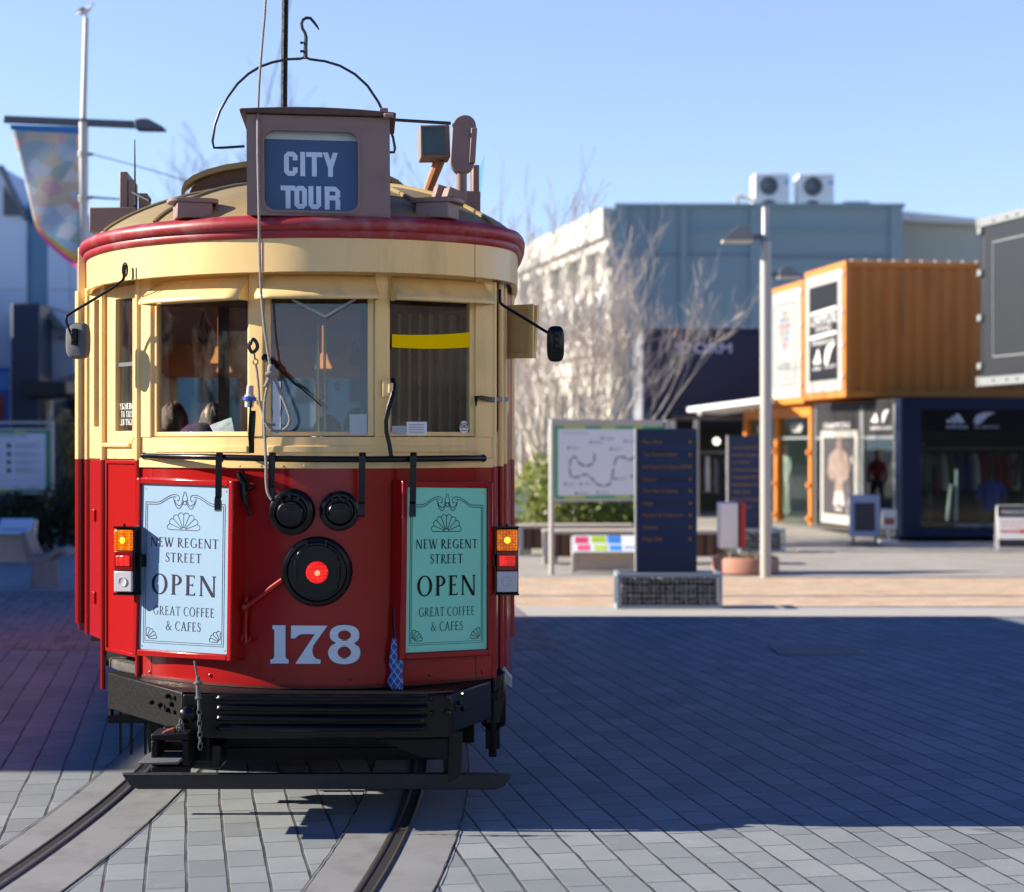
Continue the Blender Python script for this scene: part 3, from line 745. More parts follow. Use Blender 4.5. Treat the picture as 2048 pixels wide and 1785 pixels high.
# ------------------------------------------------------------------ TRAM, front fittings
# left door leaves (cheek) and corner posts
LCH = [(-2.256,9.30),(-2.08,8.95),(-1.835,8.615)]
def seg(mb, p, q, t0, t1, z0, z1, o1, o0):
    p = V((*p,0)); q = V((*q,0)); d = q-p; n = V((d.y,-d.x,0)).normalized()
    a, b = p+d*t0, p+d*t1; up0, up1 = V((0,0,z0)), V((0,0,z1))
    return mb.hexa([a+n*o1+up0, b+n*o1+up0, b+n*o0+up0, a+n*o0+up0, a+n*o1+up1, b+n*o1+up1, b+n*o0+up1, a+n*o0+up1])
A_, B_ = (-2.08,8.95), (-1.835,8.615)
mb = MB(); seg(mb, A_, B_, .03, .97, .715, 1.69, 0, -.04)
door = tp(mb, 'door_leaf', M_red, bevel=.004)
mb = MB()
for t0, t1, q0, q1 in ((.03,.08,.715,1.69),(.92,.97,.715,1.69),(.08,.92,.715,.735),(.08,.92,1.67,1.69)): seg(mb, A_, B_, t0, t1, q0, q1, .010, -.001)
tp(mb, 'door_moulding', M_red, door, bevel=.004)
mb = MB()
for t0, t1, q0, q1 in ((.03,.30,1.694,2.56),(.80,.97,1.694,2.56),(.30,.80,1.694,1.835),(.30,.80,2.50,2.56)): seg(mb, A_, B_, t0, t1, q0, q1, 0, -.04)
dw = tp(mb, 'door_window_frame', M_cream, bevel=.004)
mb = MB(); seg(mb, A_, B_, .295, .805, 1.83, 2.505, -.022, -.026); tp(mb, 'pane', G_tram, dw, smooth=0)
mb = MB(); seg(mb, A_, B_, .30, .80, 2.16, 2.18, -.014, -.034); tp(mb, 'glazing_bar', M_rubber, dw)
# lettering on that pane reads from inside, so it is mirrored from here
S_small = Serif(.16, .07, .05); M_white = mat('white_lettering', (.74,.74,.70), .5, var=.04)
a3, b3 = V((*A_,0)), V((*B_,0)); dd = b3-a3; dn = V((dd.y,-dd.x,0)).normalized()
mb = MB()
for word, zb, x0, x1 in (('EMERGENCY', 1.945, .34, .98), ('EXIT AT', 1.905, .42, .76), ('RIGHT REAR', 1.865, .34, .90)):
    S_small.write(mb, word, lambda x, z, l, zb=zb: a3+dd*(.30+.80-x if False else 1.12-x)+dn*(-.0205+l*.2)+V((0,0,zb+z)), .030, x0, x1)
mb.v = [v if (v-a3).dot(dd)/dd.dot(dd) > .30 else a3+dd*.30+dn*-.0205+V((0,0,v.z)) for v in mb.v]
tp(mb, 'lettering', M_white, dw, smooth=0)
mb = MB(); cpt = a3+dd*.93+V((0,0,1.765)); mb.lathe([(.048,0),(.05,.006),(.040,.010),(.036,.006),(.014,.006),(.012,.012)], cpt, dn, 20); tp(mb, 'round_boss', M_cream, dw)
mb = MB(); mb.tube([a3+dd*.04+dn*.012+V((0,0,1.765)), a3+dd*.80+dn*.012+V((0,0,1.765))], .012, 8); tp(mb, 'door_rail', M_cream, dw)
C_ = (-2.256,9.30)
mb = MB(); seg(mb, C_, A_, .12, .97, .76, 1.69, 0, -.04); d2 = tp(mb, 'door_leaf', M_red, bevel=.004)
mb = MB()
for t0, t1, q0, q1 in ((.12,.36,1.694,2.58),(.66,.97,1.694,2.58),(.36,.66,1.694,1.86),(.36,.66,2.52,2.58)): seg(mb, C_, A_, t0, t1, q0, q1, 0, -.04)
d2w = tp(mb, 'door_window_frame', M_cream, bevel=.003)
mb = MB(); seg(mb, C_, A_, .355, .665, 1.855, 2.525, -.03, -.034); tp(mb, 'pane', G_tram, d2w, smooth=0)
mb = MB()
for z in (1.40, .97): mb.obox(V((*C_,0))+V((.07,-.16,z)), (.03,-.03,0), (.012,.012,0), (0,0,.06))
tp(mb, 'hinge', M_red, d2, bevel=.003)
# corner posts beside the doors (cream above, red below)
def post(pts, z0, zm, z1, r=.02):
    mb = MB(); mb.tube([(*pts, z0), (*pts, zm-.001)], r, 10); lo = tp(mb, 'corner_post', M_red)
    mb = MB(); mb.tube([(*pts, zm), (*pts, z1)], r, 10); tp(mb, 'post_upper', M_cream, lo)
post((-2.345,9.50), .80, 1.69, 2.60, .026)
post((-2.262,9.34), .76, 1.69, 2.60, .018)
post((-1.838,8.60), .63, 1.69, 2.58, .014)
post((-2.09,8.94), .52, 1.69, 2.58, .013)
post((-.092,8.545), .63, 1.66, 2.56, .018); post((-.055,8.66), .66, 1.66, 2.56, .014); post((-.04,8.85), .66, 1.67, 2.56, .016)
post((-.008,9.30), .75, 1.69, 2.60, .022)
mb = MB(); seg(mb, (-.09,8.56), (-.04,8.9), 0, 1, .66, 1.66, 0, -.02); tp(mb, 'side_panel', M_red)
mb = MB(); seg(mb, (-.09,8.56), (-.04,8.9), 0, 1, 1.661, 1.83, 0, -.02); seg(mb, (-.09,8.56), (-.04,8.9), 0, .25, 1.83, 2.56, 0, -.02); tp(mb, 'side_frame', M_cream)
# open hinged panel on the right
q = [P(1001,718,8.95), P(1068,717,8.75), P(1075,611,8.75), P(1002,612,8.95)]
nrm = (q[1]-q[0]).cross(q[3]-q[0]).normalized()
if nrm.y > 0: nrm = -nrm
ux_ = (q[1]-q[0]); uz_ = (q[3]-q[0])
mb = MB(); mb.hexa([q[0], q[1], q[1]-nrm*.015, q[0]-nrm*.015, q[3], q[2], q[2]-nrm*.015, q[3]-nrm*.015])
flap = tp(mb, 'hinged_panel', M_cream, bevel=.002)
mb = MB()
for u0, u1, v0, v1 in ((0,.12,0,1),(.86,1,0,1),(.12,.86,0,.11),(.12,.86,.9,1)):
    c = [q[0]+ux_*u+uz_*v+nrm*o for v in (v0, v1) for u, o in ((u0,.010),(u1,.010),(u1,-.001),(u0,-.001))]; mb.hexa(c)
tp(mb, 'panel_frame', M_cream, flap, bevel=.002)
mb = MB(); mb.path([fr(952,812,.01), fr(952,795,.02), fr(962,796,.03), P(985,800,8.5), P(1016,799,8.75)], .022, .006, side=(0,0,1)); tp(mb, 'door_latch', M_black, bevel=.002)
# --- handrail, hanging straps
rp_ = [fr(289,912,.012)]+[fr(px, py, o) for px, py, o in ((330,913,.05),(400,914,.085),(480,916,.10),(560,918,.11),(650,919,.11),(750,919,.10),(850,918,.085),(920,917,.06),(966,917,.015))]
mb = MB(); mb.tube(smooth_path(rp_, 5), .0150, 12); mb.sphere(rp_[0], .018, 10, 6); mb.sphere(rp_[-1], .019, 10, 6)
rail = tp(mb, 'handrail', M_black)
mb = MB()
for px in (505, 632, 778): mb.tube([fr(px, 917, .10), fr(px, 917, .0)], .009, 8)
tp(mb, 'rail_bracket', M_black, rail)
for px, y1 in ((439,1023),(545,1002),(725,1034),(827,1034)):
    mb = MB(); c = fr(px, 916, .112); x = c.x; y = c.y
    mb.path([(x,y+.012,1.685),(x,y+.022,1.712),(x,y+.002,1.728),(x,y-.018,1.712),(x,y-.02,1.66),(x-.002,y-.016,PZ(y1-30,y)),(x-.003,y-.030,PZ(y1-26,y)),(x-.003,y-.036,PZ(y1-4,y)),(x-.003,y-.010,PZ(y1,y)),(x-.003,y-.008,PZ(y1-22,y))], .030, .006)
    tp(mb, 'hook_strap', M_black, rail, bevel=.0015)
# --- advertisement boards
S_b = Serif(.155, .058, .075); S_m = Serif(.14, .058, .075); S_l = Serif(.105, .052, .06)
M_ink = mat('navy_ink', (.010,.008,.035), .6, var=.1, spec=.2); M_ink2 = mat('black_ink', (.008,.008,.008), .6, var=.1, spec=.2)
M_pale = mat('board_pale_blue', (.25,.375,.49), .30, var=.03, vscale=2); M_mint = mat('board_mint', (.22,.70,.54), .30, var=.04, vscale=2)
def board(tl, tr, bl, br, Yl, Yr, m, ink, label):
    Ptl, Ptr, Pbl, Pbr = P(*tl, Yl), P(*tr, Yr), P(*bl, Yl), P(*br, Yr)
    n = (Ptr-Ptl).cross(Pbl-Ptl).normalized()
    if n.y > 0: n = -n
    def S(u, v, o=0):                    # u 0..1 across, v 0..1 upwards
        return (Pbl*(1-u)+Pbr*u)*(1-v)+(Ptl*(1-u)+Ptr*u)*v+n*o
    W_, H_ = (Pbr-Pbl).length, (Ptl-Pbl).length
    def box(mb, u0, u1, v0, v1, o1, o0):
        mb.hexa([S(u0,v0,o1),S(u1,v0,o1),S(u1,v0,o0),S(u0,v0,o0),S(u0,v1,o1),S(u1,v1,o1),S(u1,v1,o0),S(u0,v1,o0)])
    fu, fv = .016/W_, .016/H_
    mb = MB(); box(mb, -.001, 1.001, -.0005, 1.0005, .004, -.004); bd = tp(mb, 'advert_board', m, label=label, smooth=0)
    mb = MB()
    for a in ((-fu*2.0,-.003,-fv*2,1+fv*2),(1.003,1+fu*2.0,-fv*2,1+fv*2),(-.003,1.003,-fv*2,-.002),(-.003,1.003,1.002,1+fv*2)): box(mb, *a, .018, -.075)
    tp(mb, 'frame', M_red, bd, bevel=.006)
    mb = MB(); ln = .0031
    def L2(pts, wd=ln):
        r = ribbon2([(p[0]*W_, p[1]*H_) for p in pts], wd)
        for i in range(len(r)-1): mb.poly([S(q_[0]/W_, q_[1]/H_, .0052) for q_ in (r[i][0], r[i+1][0], r[i+1][1], r[i][1])])
    for e, x0, y0, yt in ((0,.048,.042,.895),(1,.068,.054,.882)):
        L2([(x0,yt),(x0,y0),(1-x0,y0),(1-x0,yt)])
        sc_ = [(x0,yt),(.17,yt),(.22,yt+.006),(.28,yt+.027),(.345,yt+.046),(.40,yt+.049)]
        if e == 0: sc_ += [(.43,yt+.042),(.437,yt+.026),(.425,yt+.012),(.41,yt+.016)]
        for sgn in (0, 1):
            p = cat2(sc_, 4); L2([(x if not sgn else 1-x, y) for x, y in p])
            e2 = .011*(1-2*e)
            cv = [(.380-e2*.7+.0,yt+.030-e*.0),(.383-e2*.6,yt+.012),(.402-e2*.3,yt-.012-e2*.6+e*.012),(.432,yt-.026-e2*.9+e*.012),(.462+e2*.3,yt-.012-e2*.4+e*.012),(.478+e2*.9,yt+.012+e*.006)]
            L2([(x if not sgn else 1-x, y) for x, y in cat2(cv, 4)])
    vase = [(.49,.962),(.51,.962),(.513,.948),(.525,.932),(.53,.915),(.528,.905),(.515,.888),(.5,.884),(.485,.888),(.472,.905),(.47,.915),(.475,.932),(.487,.948),(.49,.962)]
    L2(vase); L2(cat2([(.471,.912),(.5,.906),(.529,.912)], 4))
    def fan(cx_, cy_, R, r0, a0, a1, k):
        asp = .56
        pt = lambda a, rad: (cx_+rad*math.cos(math.radians(a)), cy_+rad*math.sin(math.radians(a))*asp)
        for i in range(k+1): a = a0+(a1-a0)*i/k; L2([pt(a, r0), pt(a, R*.93 if 0 < i < k else R*.93)])
        for i in range(k):
            b = a0+(a1-a0)*i/k; e = (a1-a0)/k; L2(cat2([pt(b, R*.93), pt(b+e*.2, R*1.02), pt(b+e*.5, R*1.06), pt(b+e*.8, R*1.02), pt(b+e, R*.93)], 3))
        L2([pt(a0+(a1-a0)*i/8, r0) for i in range(9)])
        if a1-a0 > 100: L2([pt(a0, r0), pt(a1, r0)])
    fan(.49, .732, .178, .03, 0, 180, 8); fan(.085, .068, .115, .028, 0, 90, 4); fan(.915, .068, .115, .028, 90, 180, 4)
    tp(mb, 'line_ornament', ink, bd, smooth=0)
    mb = MB()
    for f_, word, vb, h, x0, x1 in ((S_m,'NEW REGENT',.628,.056,.115,.885),(S_m,'STREET',.537,.056,.29,.70),(S_b,'OPEN',.340,.122,.13,.87),(S_l,'GREAT COFFEE',.215,.054,.16,.85),(S_l,'& CAFES',.125,.054,.305,.70)):
        f_.write(mb, word, lambda x, z, l, vb=vb: S(x, vb+z, .0055+l*.3), h, x0, x1)
    tp(mb, 'lettering', ink, bd, smooth=0)
    mb = MB()
    for u, v in ((.04,.975),(.96,.975),(.035,.02),(.965,.02)): mb.lathe([(.005,0),(.004,.002)], S(u,v,.004), n, 10)
    tp(mb, 'screw', M_chrome, bd)
    return S, n
SL, nL = board((286,969),(461,975),(279,1298),(457,1309), 8.52, 8.17, M_pale, M_ink, 'pale blue board reading NEW REGENT STREET OPEN')
SR, nR = board((813,975),(972,977),(809,1306),(972,1298), 8.17, 8.44, M_mint, M_ink2, 'mint green board reading NEW REGENT STREET OPEN')
# --- signal lamps
E_amb = emit('amber_lens', (1.0,.20,.0), .42, (.75,.15,.0), 70); E_bulb = emit('amber_bulb', (1.0,.42,.02), 1.6); E_red = emit('red_lens', (.9,.02,.008), .6, (.7,.02,.01), 110); E_reddk = mat('red_lens_dark', (.20,.008,.008), .15, var=.2, vscale=60)
M_clr = mat('clear_lens', (.50,.50,.52), .18, var=.12, vscale=120)
def lamp(cx_, Y, nv):
    nv = V(nv).normalized(); sx = V((-nv.y, nv.x, 0)).normalized()
    if sx.x < 0: sx = -sx
    c = P(cx_, 1122, Y)
    def bx_(mb, x0, x1, z0, z1, d0, d1): mb.obox(c+sx*(x0+x1)/2+V((0,0,(z0+z1)/2))+nv*(d0+d1)/2, sx*(x1-x0), nv*(d1-d0), V((0,0,z1-z0)))
    mb = MB(); bx_(mb, -.052,.056,-.158,.158,-.06,0); sl = tp(mb, 'signal_lamp', M_black, bevel=.006)
    mb = MB(); bx_(mb, -.056,.058,.158,.166,-.06,.012); bx_(mb, -.056,.058,-.166,-.158,-.06,.012); mb.lathe([(.006,0),(.006,.014)], c+V((0,0,.166))+nv*.0, (0,0,1), 8); tp(mb, 'end_plate', M_black, sl)
    mb = MB(); bx_(mb, -.050,.050,.050,.150,.001,.016); tp(mb, 'amber_lens', E_amb, sl, bevel=.005)
    mb = MB(); mb.sphere(c+V((0,0,.10))+nv*.012, .017, 12, 8, (1,.6,1)); tp(mb, 'bulb', E_bulb, sl)
    mb = MB(); bx_(mb, -.050,.050,-.046,.048,.001,.014); tp(mb, 'red_surround', E_reddk, sl, bevel=.004)
    mb = MB(); bx_(mb, -.038,.038,-.024,.026,.012,.018); tp(mb, 'red_lens', E_red, sl, bevel=.003)
    mb = MB(); bx_(mb, -.050,.050,-.150,-.050,.001,.016); cl = tp(mb, 'clear_lens', M_clr, sl, bevel=.005)
    mb = MB(); mb.lathe([(.024,0),(.022,.004),(.018,.002),(.002,.001)], c+V((0,0,-.10))+nv*.016, nv, 20); tp(mb, 'lens_ring', M_clr, sl)
    mb = MB(); bx_(mb, .0585,.085,-.03,.03,-.16,-.01) if cx_ < 600 else bx_(mb, -.085,-.0545,-.03,.03,-.05,-.01); tp(mb, 'bracket', M_black, sl, bevel=.004)
lamp(249, 8.47, (-.35,-1,0)); lamp(1014, 8.44, (.08,-1,0))
# --- big headlamp and two sockets
def disc(px, py, prof, name, m, parent=None, off=0, n=40):
    p = fr(px, py, off); mb = MB(); mb.lathe(prof, p, fN(p.x), n); return tp(mb, name, m, parent), p, fN(p.x)
hl, hc, hnv = disc(635, 1143, [(.163,-.02),(.163,.022),(.155,.034),(.140,.038),(.134,.026)], 'headlamp', M_black, n=48)
mb = MB(); pl = []
for i in range(40):
    a = 2*math.pi*i/40; r = .125; x, z = r*math.cos(a), r*math.sin(a); pl.append((max(-.092, min(.098, x)), z))
def HB(u, z, o): 
    s = V((-hnv.y, hnv.x, 0)); s = s if s.x > 0 else -s
    return hc+s*u+V((0,0,z))+hnv*o
mb.add([HB(x,z,.02) for x, z in pl]+[HB(x,z,.048) for x, z in pl], [list(range(40)), list(range(40,80))[::-1]]+[[i,(i+1)%40,40+(i+1)%40,40+i] for i in range(40)])
for x in (-.095, .101): mb.hexa([HB(x-.006,-.045,.03),HB(x+.006,-.045,.03),HB(x+.006,-.045,.056),HB(x-.006,-.045,.056),HB(x-.006,.055,.03),HB(x+.006,.055,.03),HB(x+.006,.055,.056),HB(x-.006,.055,.056)])
for x in (-.045, .045): mb.hexa([HB(x-.006,.115,.03),HB(x+.006,.115,.03),HB(x+.006,.115,.05),HB(x-.006,.115,.05),HB(x-.006,.15,.03),HB(x+.006,.15,.03),HB(x+.006,.15,.05),HB(x-.006,.15,.05)])
tp(mb, 'lamp_cover', M_black, hl, bevel=.003)
E_hl = emit('headlamp_red', (.95,.012,.006), .75, (.75,.01,.01), 60); E_hl2 = emit('headlamp_core', (1,.12,.05), 1.6)
mb = MB(); mb.lathe([(.052,.044),(.050,.058),(.036,.066),(.034,.060),(.016,.058),(.001,.058)], hc+V((.002,0,-.002)), hnv, 32); tp(mb, 'red_lens', E_hl, hl)
mb = MB(); mb.lathe([(.013,.060),(.012,.066),(.001,.068)], hc+V((.004,0,-.004)), hnv, 16); tp(mb, 'lamp_core', E_hl2, hl)
for px, py, r in ((585,1024,.108),(679,1022,.094)):
    so, c, n_ = disc(px, py, [(r,-.02),(r,.02),(r*.96,.032),(r*.84,.040),(r*.74,.040),(r*.66,.030),(r*.6,.030)], 'round_socket', M_black)
    s_ = V((-n_.y, n_.x, 0)); s_ = s_ if s_.x > 0 else -s_
    mb = MB(); mb.lathe([(r*.58,.025),(r*.58,.050),(r*.52,.056),(r*.1,.058),(.001,.058)], c+V((0,0,-.008)), n_, 32)
    for k in (-1, 0, 1): mb.obox(c+s_*k*r*.38+V((0,0,r*(.56 if k else .64)))+n_*.045, s_*.012, n_*.03, V((0,0,.022)))
    for k in range(3): mb.obox(c+V((0,0,.012+k*.012))+n_*.0585, s_*r*.5, n_*.004, V((0,0,.004)))
    tp(mb, 'socket_cap', M_black, so, bevel=.002)
# --- fleet number
M_num = mat('number_white', (.60,.70,.76), .35, var=.04); M_numo = mat('number_outline', (.045,.01,.06), .4, var=.1)
NS = 220/2048
def npt(x, y): return (520+x*NS, 1230+y*NS)
def num(mb, off):
    pass
def arcp(cx_, cy_, rx, ry, a0, a1, n=8): return [(cx_+rx*math.cos(math.radians(a0+(a1-a0)*i/n)), cy_+ry*math.sin(math.radians(a0+(a1-a0)*i/n))) for i in range(n+1)]
one = [(232,196),(474,196),(474,770)]+arcp(534,770,60,62,180,90,6)[1:]+[(534,908),(193,908),(193,832)]+arcp(205,772,60,60,90,0,6)+[(268,300)]+arcp(232,300,36,36,0,-90,5)[1:]
sev = [(578,200),(1255,204),(1010,548)]+cat2([(1000,562),(978,640),(985,735),(1030,805),(1128,836)],4)+[(1128,912),(656,912),(1022,362),(790,360)]+cat2([(790,360),(740,370),(690,405),(656,440)],4)[1:]+[(574,440)]
eo = cat2([(1575,190),(1440,205),(1330,270),(1298,370),(1330,470),(1412,524),(1320,580),(1268,700),(1300,810),(1400,890),(1570,922),(1740,890),(1840,810),(1868,700),(1840,600),(1756,534),(1825,470),(1848,375),(1820,275),(1720,210),(1575,190)],4)[:-1]
h1 = [(1574+122*math.cos(t), 380+88*math.sin(t)) for t in [2*math.pi*k/28 for k in range(28)]]
h2 = [(1570+126*math.cos(t), 698+106*math.sin(t)) for t in [2*math.pi*k/28 for k in range(28)]]
def fill(mb, outer, holes, off, grow=0):
    cu = bpy.data.curves.new('f', 'CURVE'); cu.dimensions = '2D'; cu.fill_mode = 'BOTH'
    for pts in [outer]+holes:
        sp = cu.splines.new('POLY'); sp.points.add(len(pts)-1); sp.use_cyclic_u = True
        for i, p in enumerate(pts): sp.points[i].co = (p[0]/1000, p[1]/1000, 0, 1)
    o = bpy.data.objects.new('f', cu); COL.objects.link(o); cu.offset = grow
    me = o.evaluated_get(bpy.context.evaluated_depsgraph_get()).to_mesh()
    vs = [tuple(v.co) for v in me.vertices]; fs = [list(p.vertices) for p in me.polygons]
    bpy.data.objects.remove(o); bpy.data.curves.remove(cu)
    vs = [fr(*npt(v[0]*1000, v[1]*1000), off) for v in vs]
    mb.add(vs, fs)
mo = MB(); mi = MB()
for outer_, holes in ((one, []), (sev, []), (eo, [h1, h2])):
    fill(mi, outer_, holes, .0042); 
    for ring in [outer_]+holes:
        r = ribbon2(ring+[ring[0], ring[1]], 34)
        for i in range(len(ring)): mo.poly([fr(*npt(p.x, p.y), .0030) for p in (r[i][0], r[i+1][0], r[i+1][1], r[i][1])])
fn_ = tp(mi, 'fleet_number', M_num, smooth=0, recalc=False); tp(mo, 'number_outline', M_numo, fn_, smooth=0)
# --- levers, cocks, wiper, brackets
mb = MB(); a = fr(490,1214,.03); b = fr(565,1160,.03); mb.tube([a, b], .0125, 10); mb.tube([fr(493,1195,.02), fr(490,1260,.02), fr(492,1285,.025)], .012, 8)
mb.sphere(a, .022, 10, 6); mb.tube([fr(492+9*math.sin(t*.7), 1276-11*math.cos(t*.7), .03) for t in range(2, 9)], .007, 6)
tp(mb, 'red_linkage', M_red)
mb = MB(); mb.tube([fr(478,945,.03), fr(486,965,.035), fr(488,995,.03), fr(494,1010,.03)], [.014,.020,.017,.010], 10); mb.tube([fr(494,1008,.03), fr(500,1032,.03)], .009, 8); mb.tube([fr(485,940,.045), fr(500,972,.045)], .005, 6); mb.tube([fr(474,975,.02), fr(506,975,.03)], .013, 8)
tp(mb, 'air_cock', M_black)
mb = MB(); mb.tube([P(x, y, 8.06) for x, y in ((531,716),(545,725),(556,735))], .013, 8); mb.tube([P(x, y, 8.05) for x, y in ((548,730),(590,768),(602,776))], .0065, 8); mb.tube([P(x, y, 8.05) for x, y in ((600,775),(644,813))], .0035, 6); mb.sphere(P(531,716,8.08), .02, 10, 6)
tp(mb, 'window_wiper', M_black)
mb = MB(); mb.path([fr(503,907,.03), fr(503,880,.035), fr(506,835,.035), fr(506,822,.03)], .026, .008); tp(mb, 'step_bracket', M_black, bevel=.002)
mb = MB(); mb.path([fr(783,918,.085), fr(779,890,.075), fr(773,865,.065), fr(772,843,.06), fr(778,815,.06), fr(786,790,.055), fr(788,770,.045), fr(784,757,.03)], .020, .008); tp(mb, 'grab_handle', M_black, bevel=.002)
mb = MB(); p_ = fr(773,777,.022); mb.obox(p_, (.036,0,0), (0,.03,0), (0,0,.082)); mb.obox(p_+V((.022,-.008,0)), (.022,0,0), (0,.03,0), (0,0,.05)); tp(mb, 'socket_box', M_cream, bevel=.004)
M_plug = mat('plug_grey', (.45,.44,.42), .5, var=.06); M_plugb = mat('plug_blue', (.02,.09,.42), .4, var=.1)
mb = MB(); c = fr(499,800,.045); mb.lathe([(.020,-.035),(.022,-.005),(.024,.012),(.024,.02),(.018,.024),(.016,.065),(.010,.068)], c, (.06,0,1), 16); plug = tp(mb, 'power_plug', M_plug)
mb = MB(); mb.lathe([(.026,-.006),(.032,-.004),(.032,.012),(.026,.014)], c, (.06,0,1), 16); tp(mb, 'plug_collar', M_plugb, plug)
mb = MB(); mb.tube([c+V((.012,-.02,0)), c+V((.004,-.022,-.08)), c+V((-.002,-.01,-.16)), c+V((.0,0,-.2))], .0045, 6); tp(mb, 'plug_cable', M_black, plug)
# --- wing mirrors
def mirror(arm, cpx, Y, w_, h_, yaw, label, matm):
    mb = MB(); mb.tube(smooth_path(arm, 4), .0072, 8); ma = tp(mb, 'wing_mirror', M_black, label=label)
    c = P(*cpx, Y); u = V((math.cos(yaw), math.sin(yaw), 0)); n = V((u.y, -u.x, 0))
    pl = []
    for i in range(32):
        a = 2*math.pi*i/32; ca, sa = math.cos(a), math.sin(a)
        pl.append((w_/2*math.copysign(abs(ca)**.55, ca), h_/2*math.copysign(abs(sa)**.55, sa)))
    mb = MB(); mb.rings([[c+u*x*k+V((0,0,z*k))+n*o for x, z in pl] for k, o in ((.98,-.03),(1,-.022),(1,-.004),(.94,.010),(.80,.016))]); tp(mb, 'mirror_housing', matm, ma, smooth=50)
    mb = MB(); mb.obox(c+n*.022+V((0,0,.018)), u*.028, n*.028, V((0,0,.08))); mb.tube([c+n*.03+u*-.01+V((0,0,.0)), c+n*.03+u*.012+V((0,0,.0))], .010, 8); mb.tube([c+n*.03+u*-.01+V((0,0,.035)), c+n*.03+u*.012+V((0,0,.035))], .010, 8)
    tp(mb, 'mirror_clamp', M_black, ma, bevel=.003)
mirror([P(250,530,8.42), P(248,552,8.42), P(240,566,8.44), P(190,598,8.5), P(140,628,8.56), P(133,638,8.56), P(137,655,8.56), P(150,684,8.54)], (154,682), 8.56, .118, .178, math.radians(-14), 'mirror with grey back on the left side', M_rubber)
mb = MB(); mb.tube([P(250+5*math.cos(t*.66), 540+14*math.sin(t*.66), 8.40) for t in range(11)], .005, 6); tp(mb, 'mirror_bracket', M_black)
mirror([P(1000,580,8.52), P(1000,600,8.50), P(1006,611,8.50), P(1050,638,8.46), P(1096,666,8.42), P(1112,676,8.40)], (1112,688), 8.40, .082, .172, math.radians(8), 'mirror with black back on the right side', M_black)
# --- window stickers and cards
M_card = mat('card_white', (.72,.74,.76), .5, var=.05); M_cardg = mat('card_grey', (.36,.42,.46), .5, var=.05)
def card(pxs, m, name, off=-.018, lines=0, parent=None):
    mb = MB(); mb.poly([fr(x, y, off) for x, y in pxs]); o = tp(mb, name, m, parent, smooth=0); return o
card([(699,870),(734,870),(734,829),(699,829)], mat('card_pale', (.42,.50,.52), .5, var=.05), 'window_card', -.012)
c1 = card([(784,869),(812,869),(812,852),(784,852)], M_cardg, 'window_card', -.012)
c2 = card([(813,870),(854,870),(854,844),(813,844)], M_card, 'window_card', -.012)
mb = MB()
for y in (849,854,859,864): mb.poly([fr(x, yy, -.0105) for x, yy in ((818,y+2),(848,y+2),(848,y),(818,y))])
tp(mb, 'card_print', M_cardg, c2, smooth=0)
card([(546,868),(561,868),(561,763),(546,763)], M_card, 'window_card', -.012)
mb = MB(); mb.poly([fr(928+9*math.cos(t), 855+13*math.sin(t), -.0105) for t in [2*math.pi*k/24 for k in range(24)]]); st = tp(mb, 'round_sticker', M_card, smooth=0)
mb = MB()
for dx in (-4, 4):
    r = ribbon2([(928+dx+3.3*math.cos(2*math.pi*k/16), 853+3.6*math.sin(2*math.pi*k/16)) for k in range(18)], 1.3)
    for i in range(17): mb.poly([fr(p.x, p.y, -.0092) for p in (r[i][0], r[i+1][0], r[i+1][1], r[i][1])])
    mb.poly([fr(928+dx+1.2*math.cos(2*math.pi*k/8), 853+1.3*math.sin(2*math.pi*k/8), -.0092) for k in range(8)])
r = ribbon2(cat2([(919,850),(923,847.5),(928,846.5),(933,847.5),(937,850)], 4), 1.2)
for i in range(len(r)-1): mb.poly([fr(p.x, p.y, -.0092) for p in (r[i][0], r[i+1][0], r[i+1][1], r[i][1])])
mb.poly([fr(x, y, -.0092) for x, y in ((922,862),(934,862),(934,860.6),(922,860.6))])
tp(mb, 'sticker_print', M_ink2, st, smooth=0)
M_yel = mat('yellow_strip', (.93,.60,.0), .9, var=.04, spec=.05)
mb = MB(); mb.grid(lambda u, v: fr(784+156*u, 695-26*v-4*u*v+(1-(2*u-1)**2)*3, -.013), 12, 1); tp(mb, 'yellow_band', M_yel)
M_strip = mat('glass_strip', (.35,.42,.45), .4, var=.05)
mb = MB()
for a, b in (((585,600),(650,634)),((712,598),(650,634))): mb.path([fr(*a,-.03), fr(*b,-.03)], .012, .002, side=(0,0,1))
tp(mb, 'overhead_bracket', M_strip)
# --- roof equipment
M_teal = mat('lamp_glass_dirty', (.045,.10,.11), .5, var=.5, vscale=18, dirt=(.14,.17,.16), dirt_amt=.2, dscale=10)
def roofbox(px, py, Y, w_, h_, d_, m, name, parent=None, yaw=0, tilt=0, bevel=.006):
    c = P(px, py, Y); u = V((math.cos(yaw), math.sin(yaw), math.sin(tilt))).normalized(); n = V((-math.sin(yaw), math.cos(yaw), 0)); uz = u.cross(n); uz = uz if uz.z > 0 else -uz
    mb = MB(); mb.obox(c+n*d_/2, u*w_, n*d_, uz*h_); return tp(mb, name, m, parent, bevel=bevel), c, u, n, uz
sp, c, u, n, uz = roofbox(870,283,8.75,.150,.165,.16, M_brown, 'roof_lamp', yaw=.12, tilt=.03)
mb = MB(); mb.obox(c-n*.004+u*-.008, u*.118, n*.010, uz*.135); tp(mb, 'lamp_glass', M_teal, sp)
mb = MB(); mb.tube([P(880,318,8.85), P(852,392,8.95)], [.03,.024], 10); tp(mb, 'lamp_stalk', mat('rusty_copper', (.42,.17,.08), .5, var=.3, vscale=20), sp)
c = P(926,288,8.72); pl = []
for i in range(17): a = math.pi*i/16; pl.append((.060*math.cos(a), .085+.060*math.sin(a)))
for i in range(17): a = math.pi+math.pi*i/16; pl.append((.060*math.cos(a), -.085+.060*math.sin(a)))
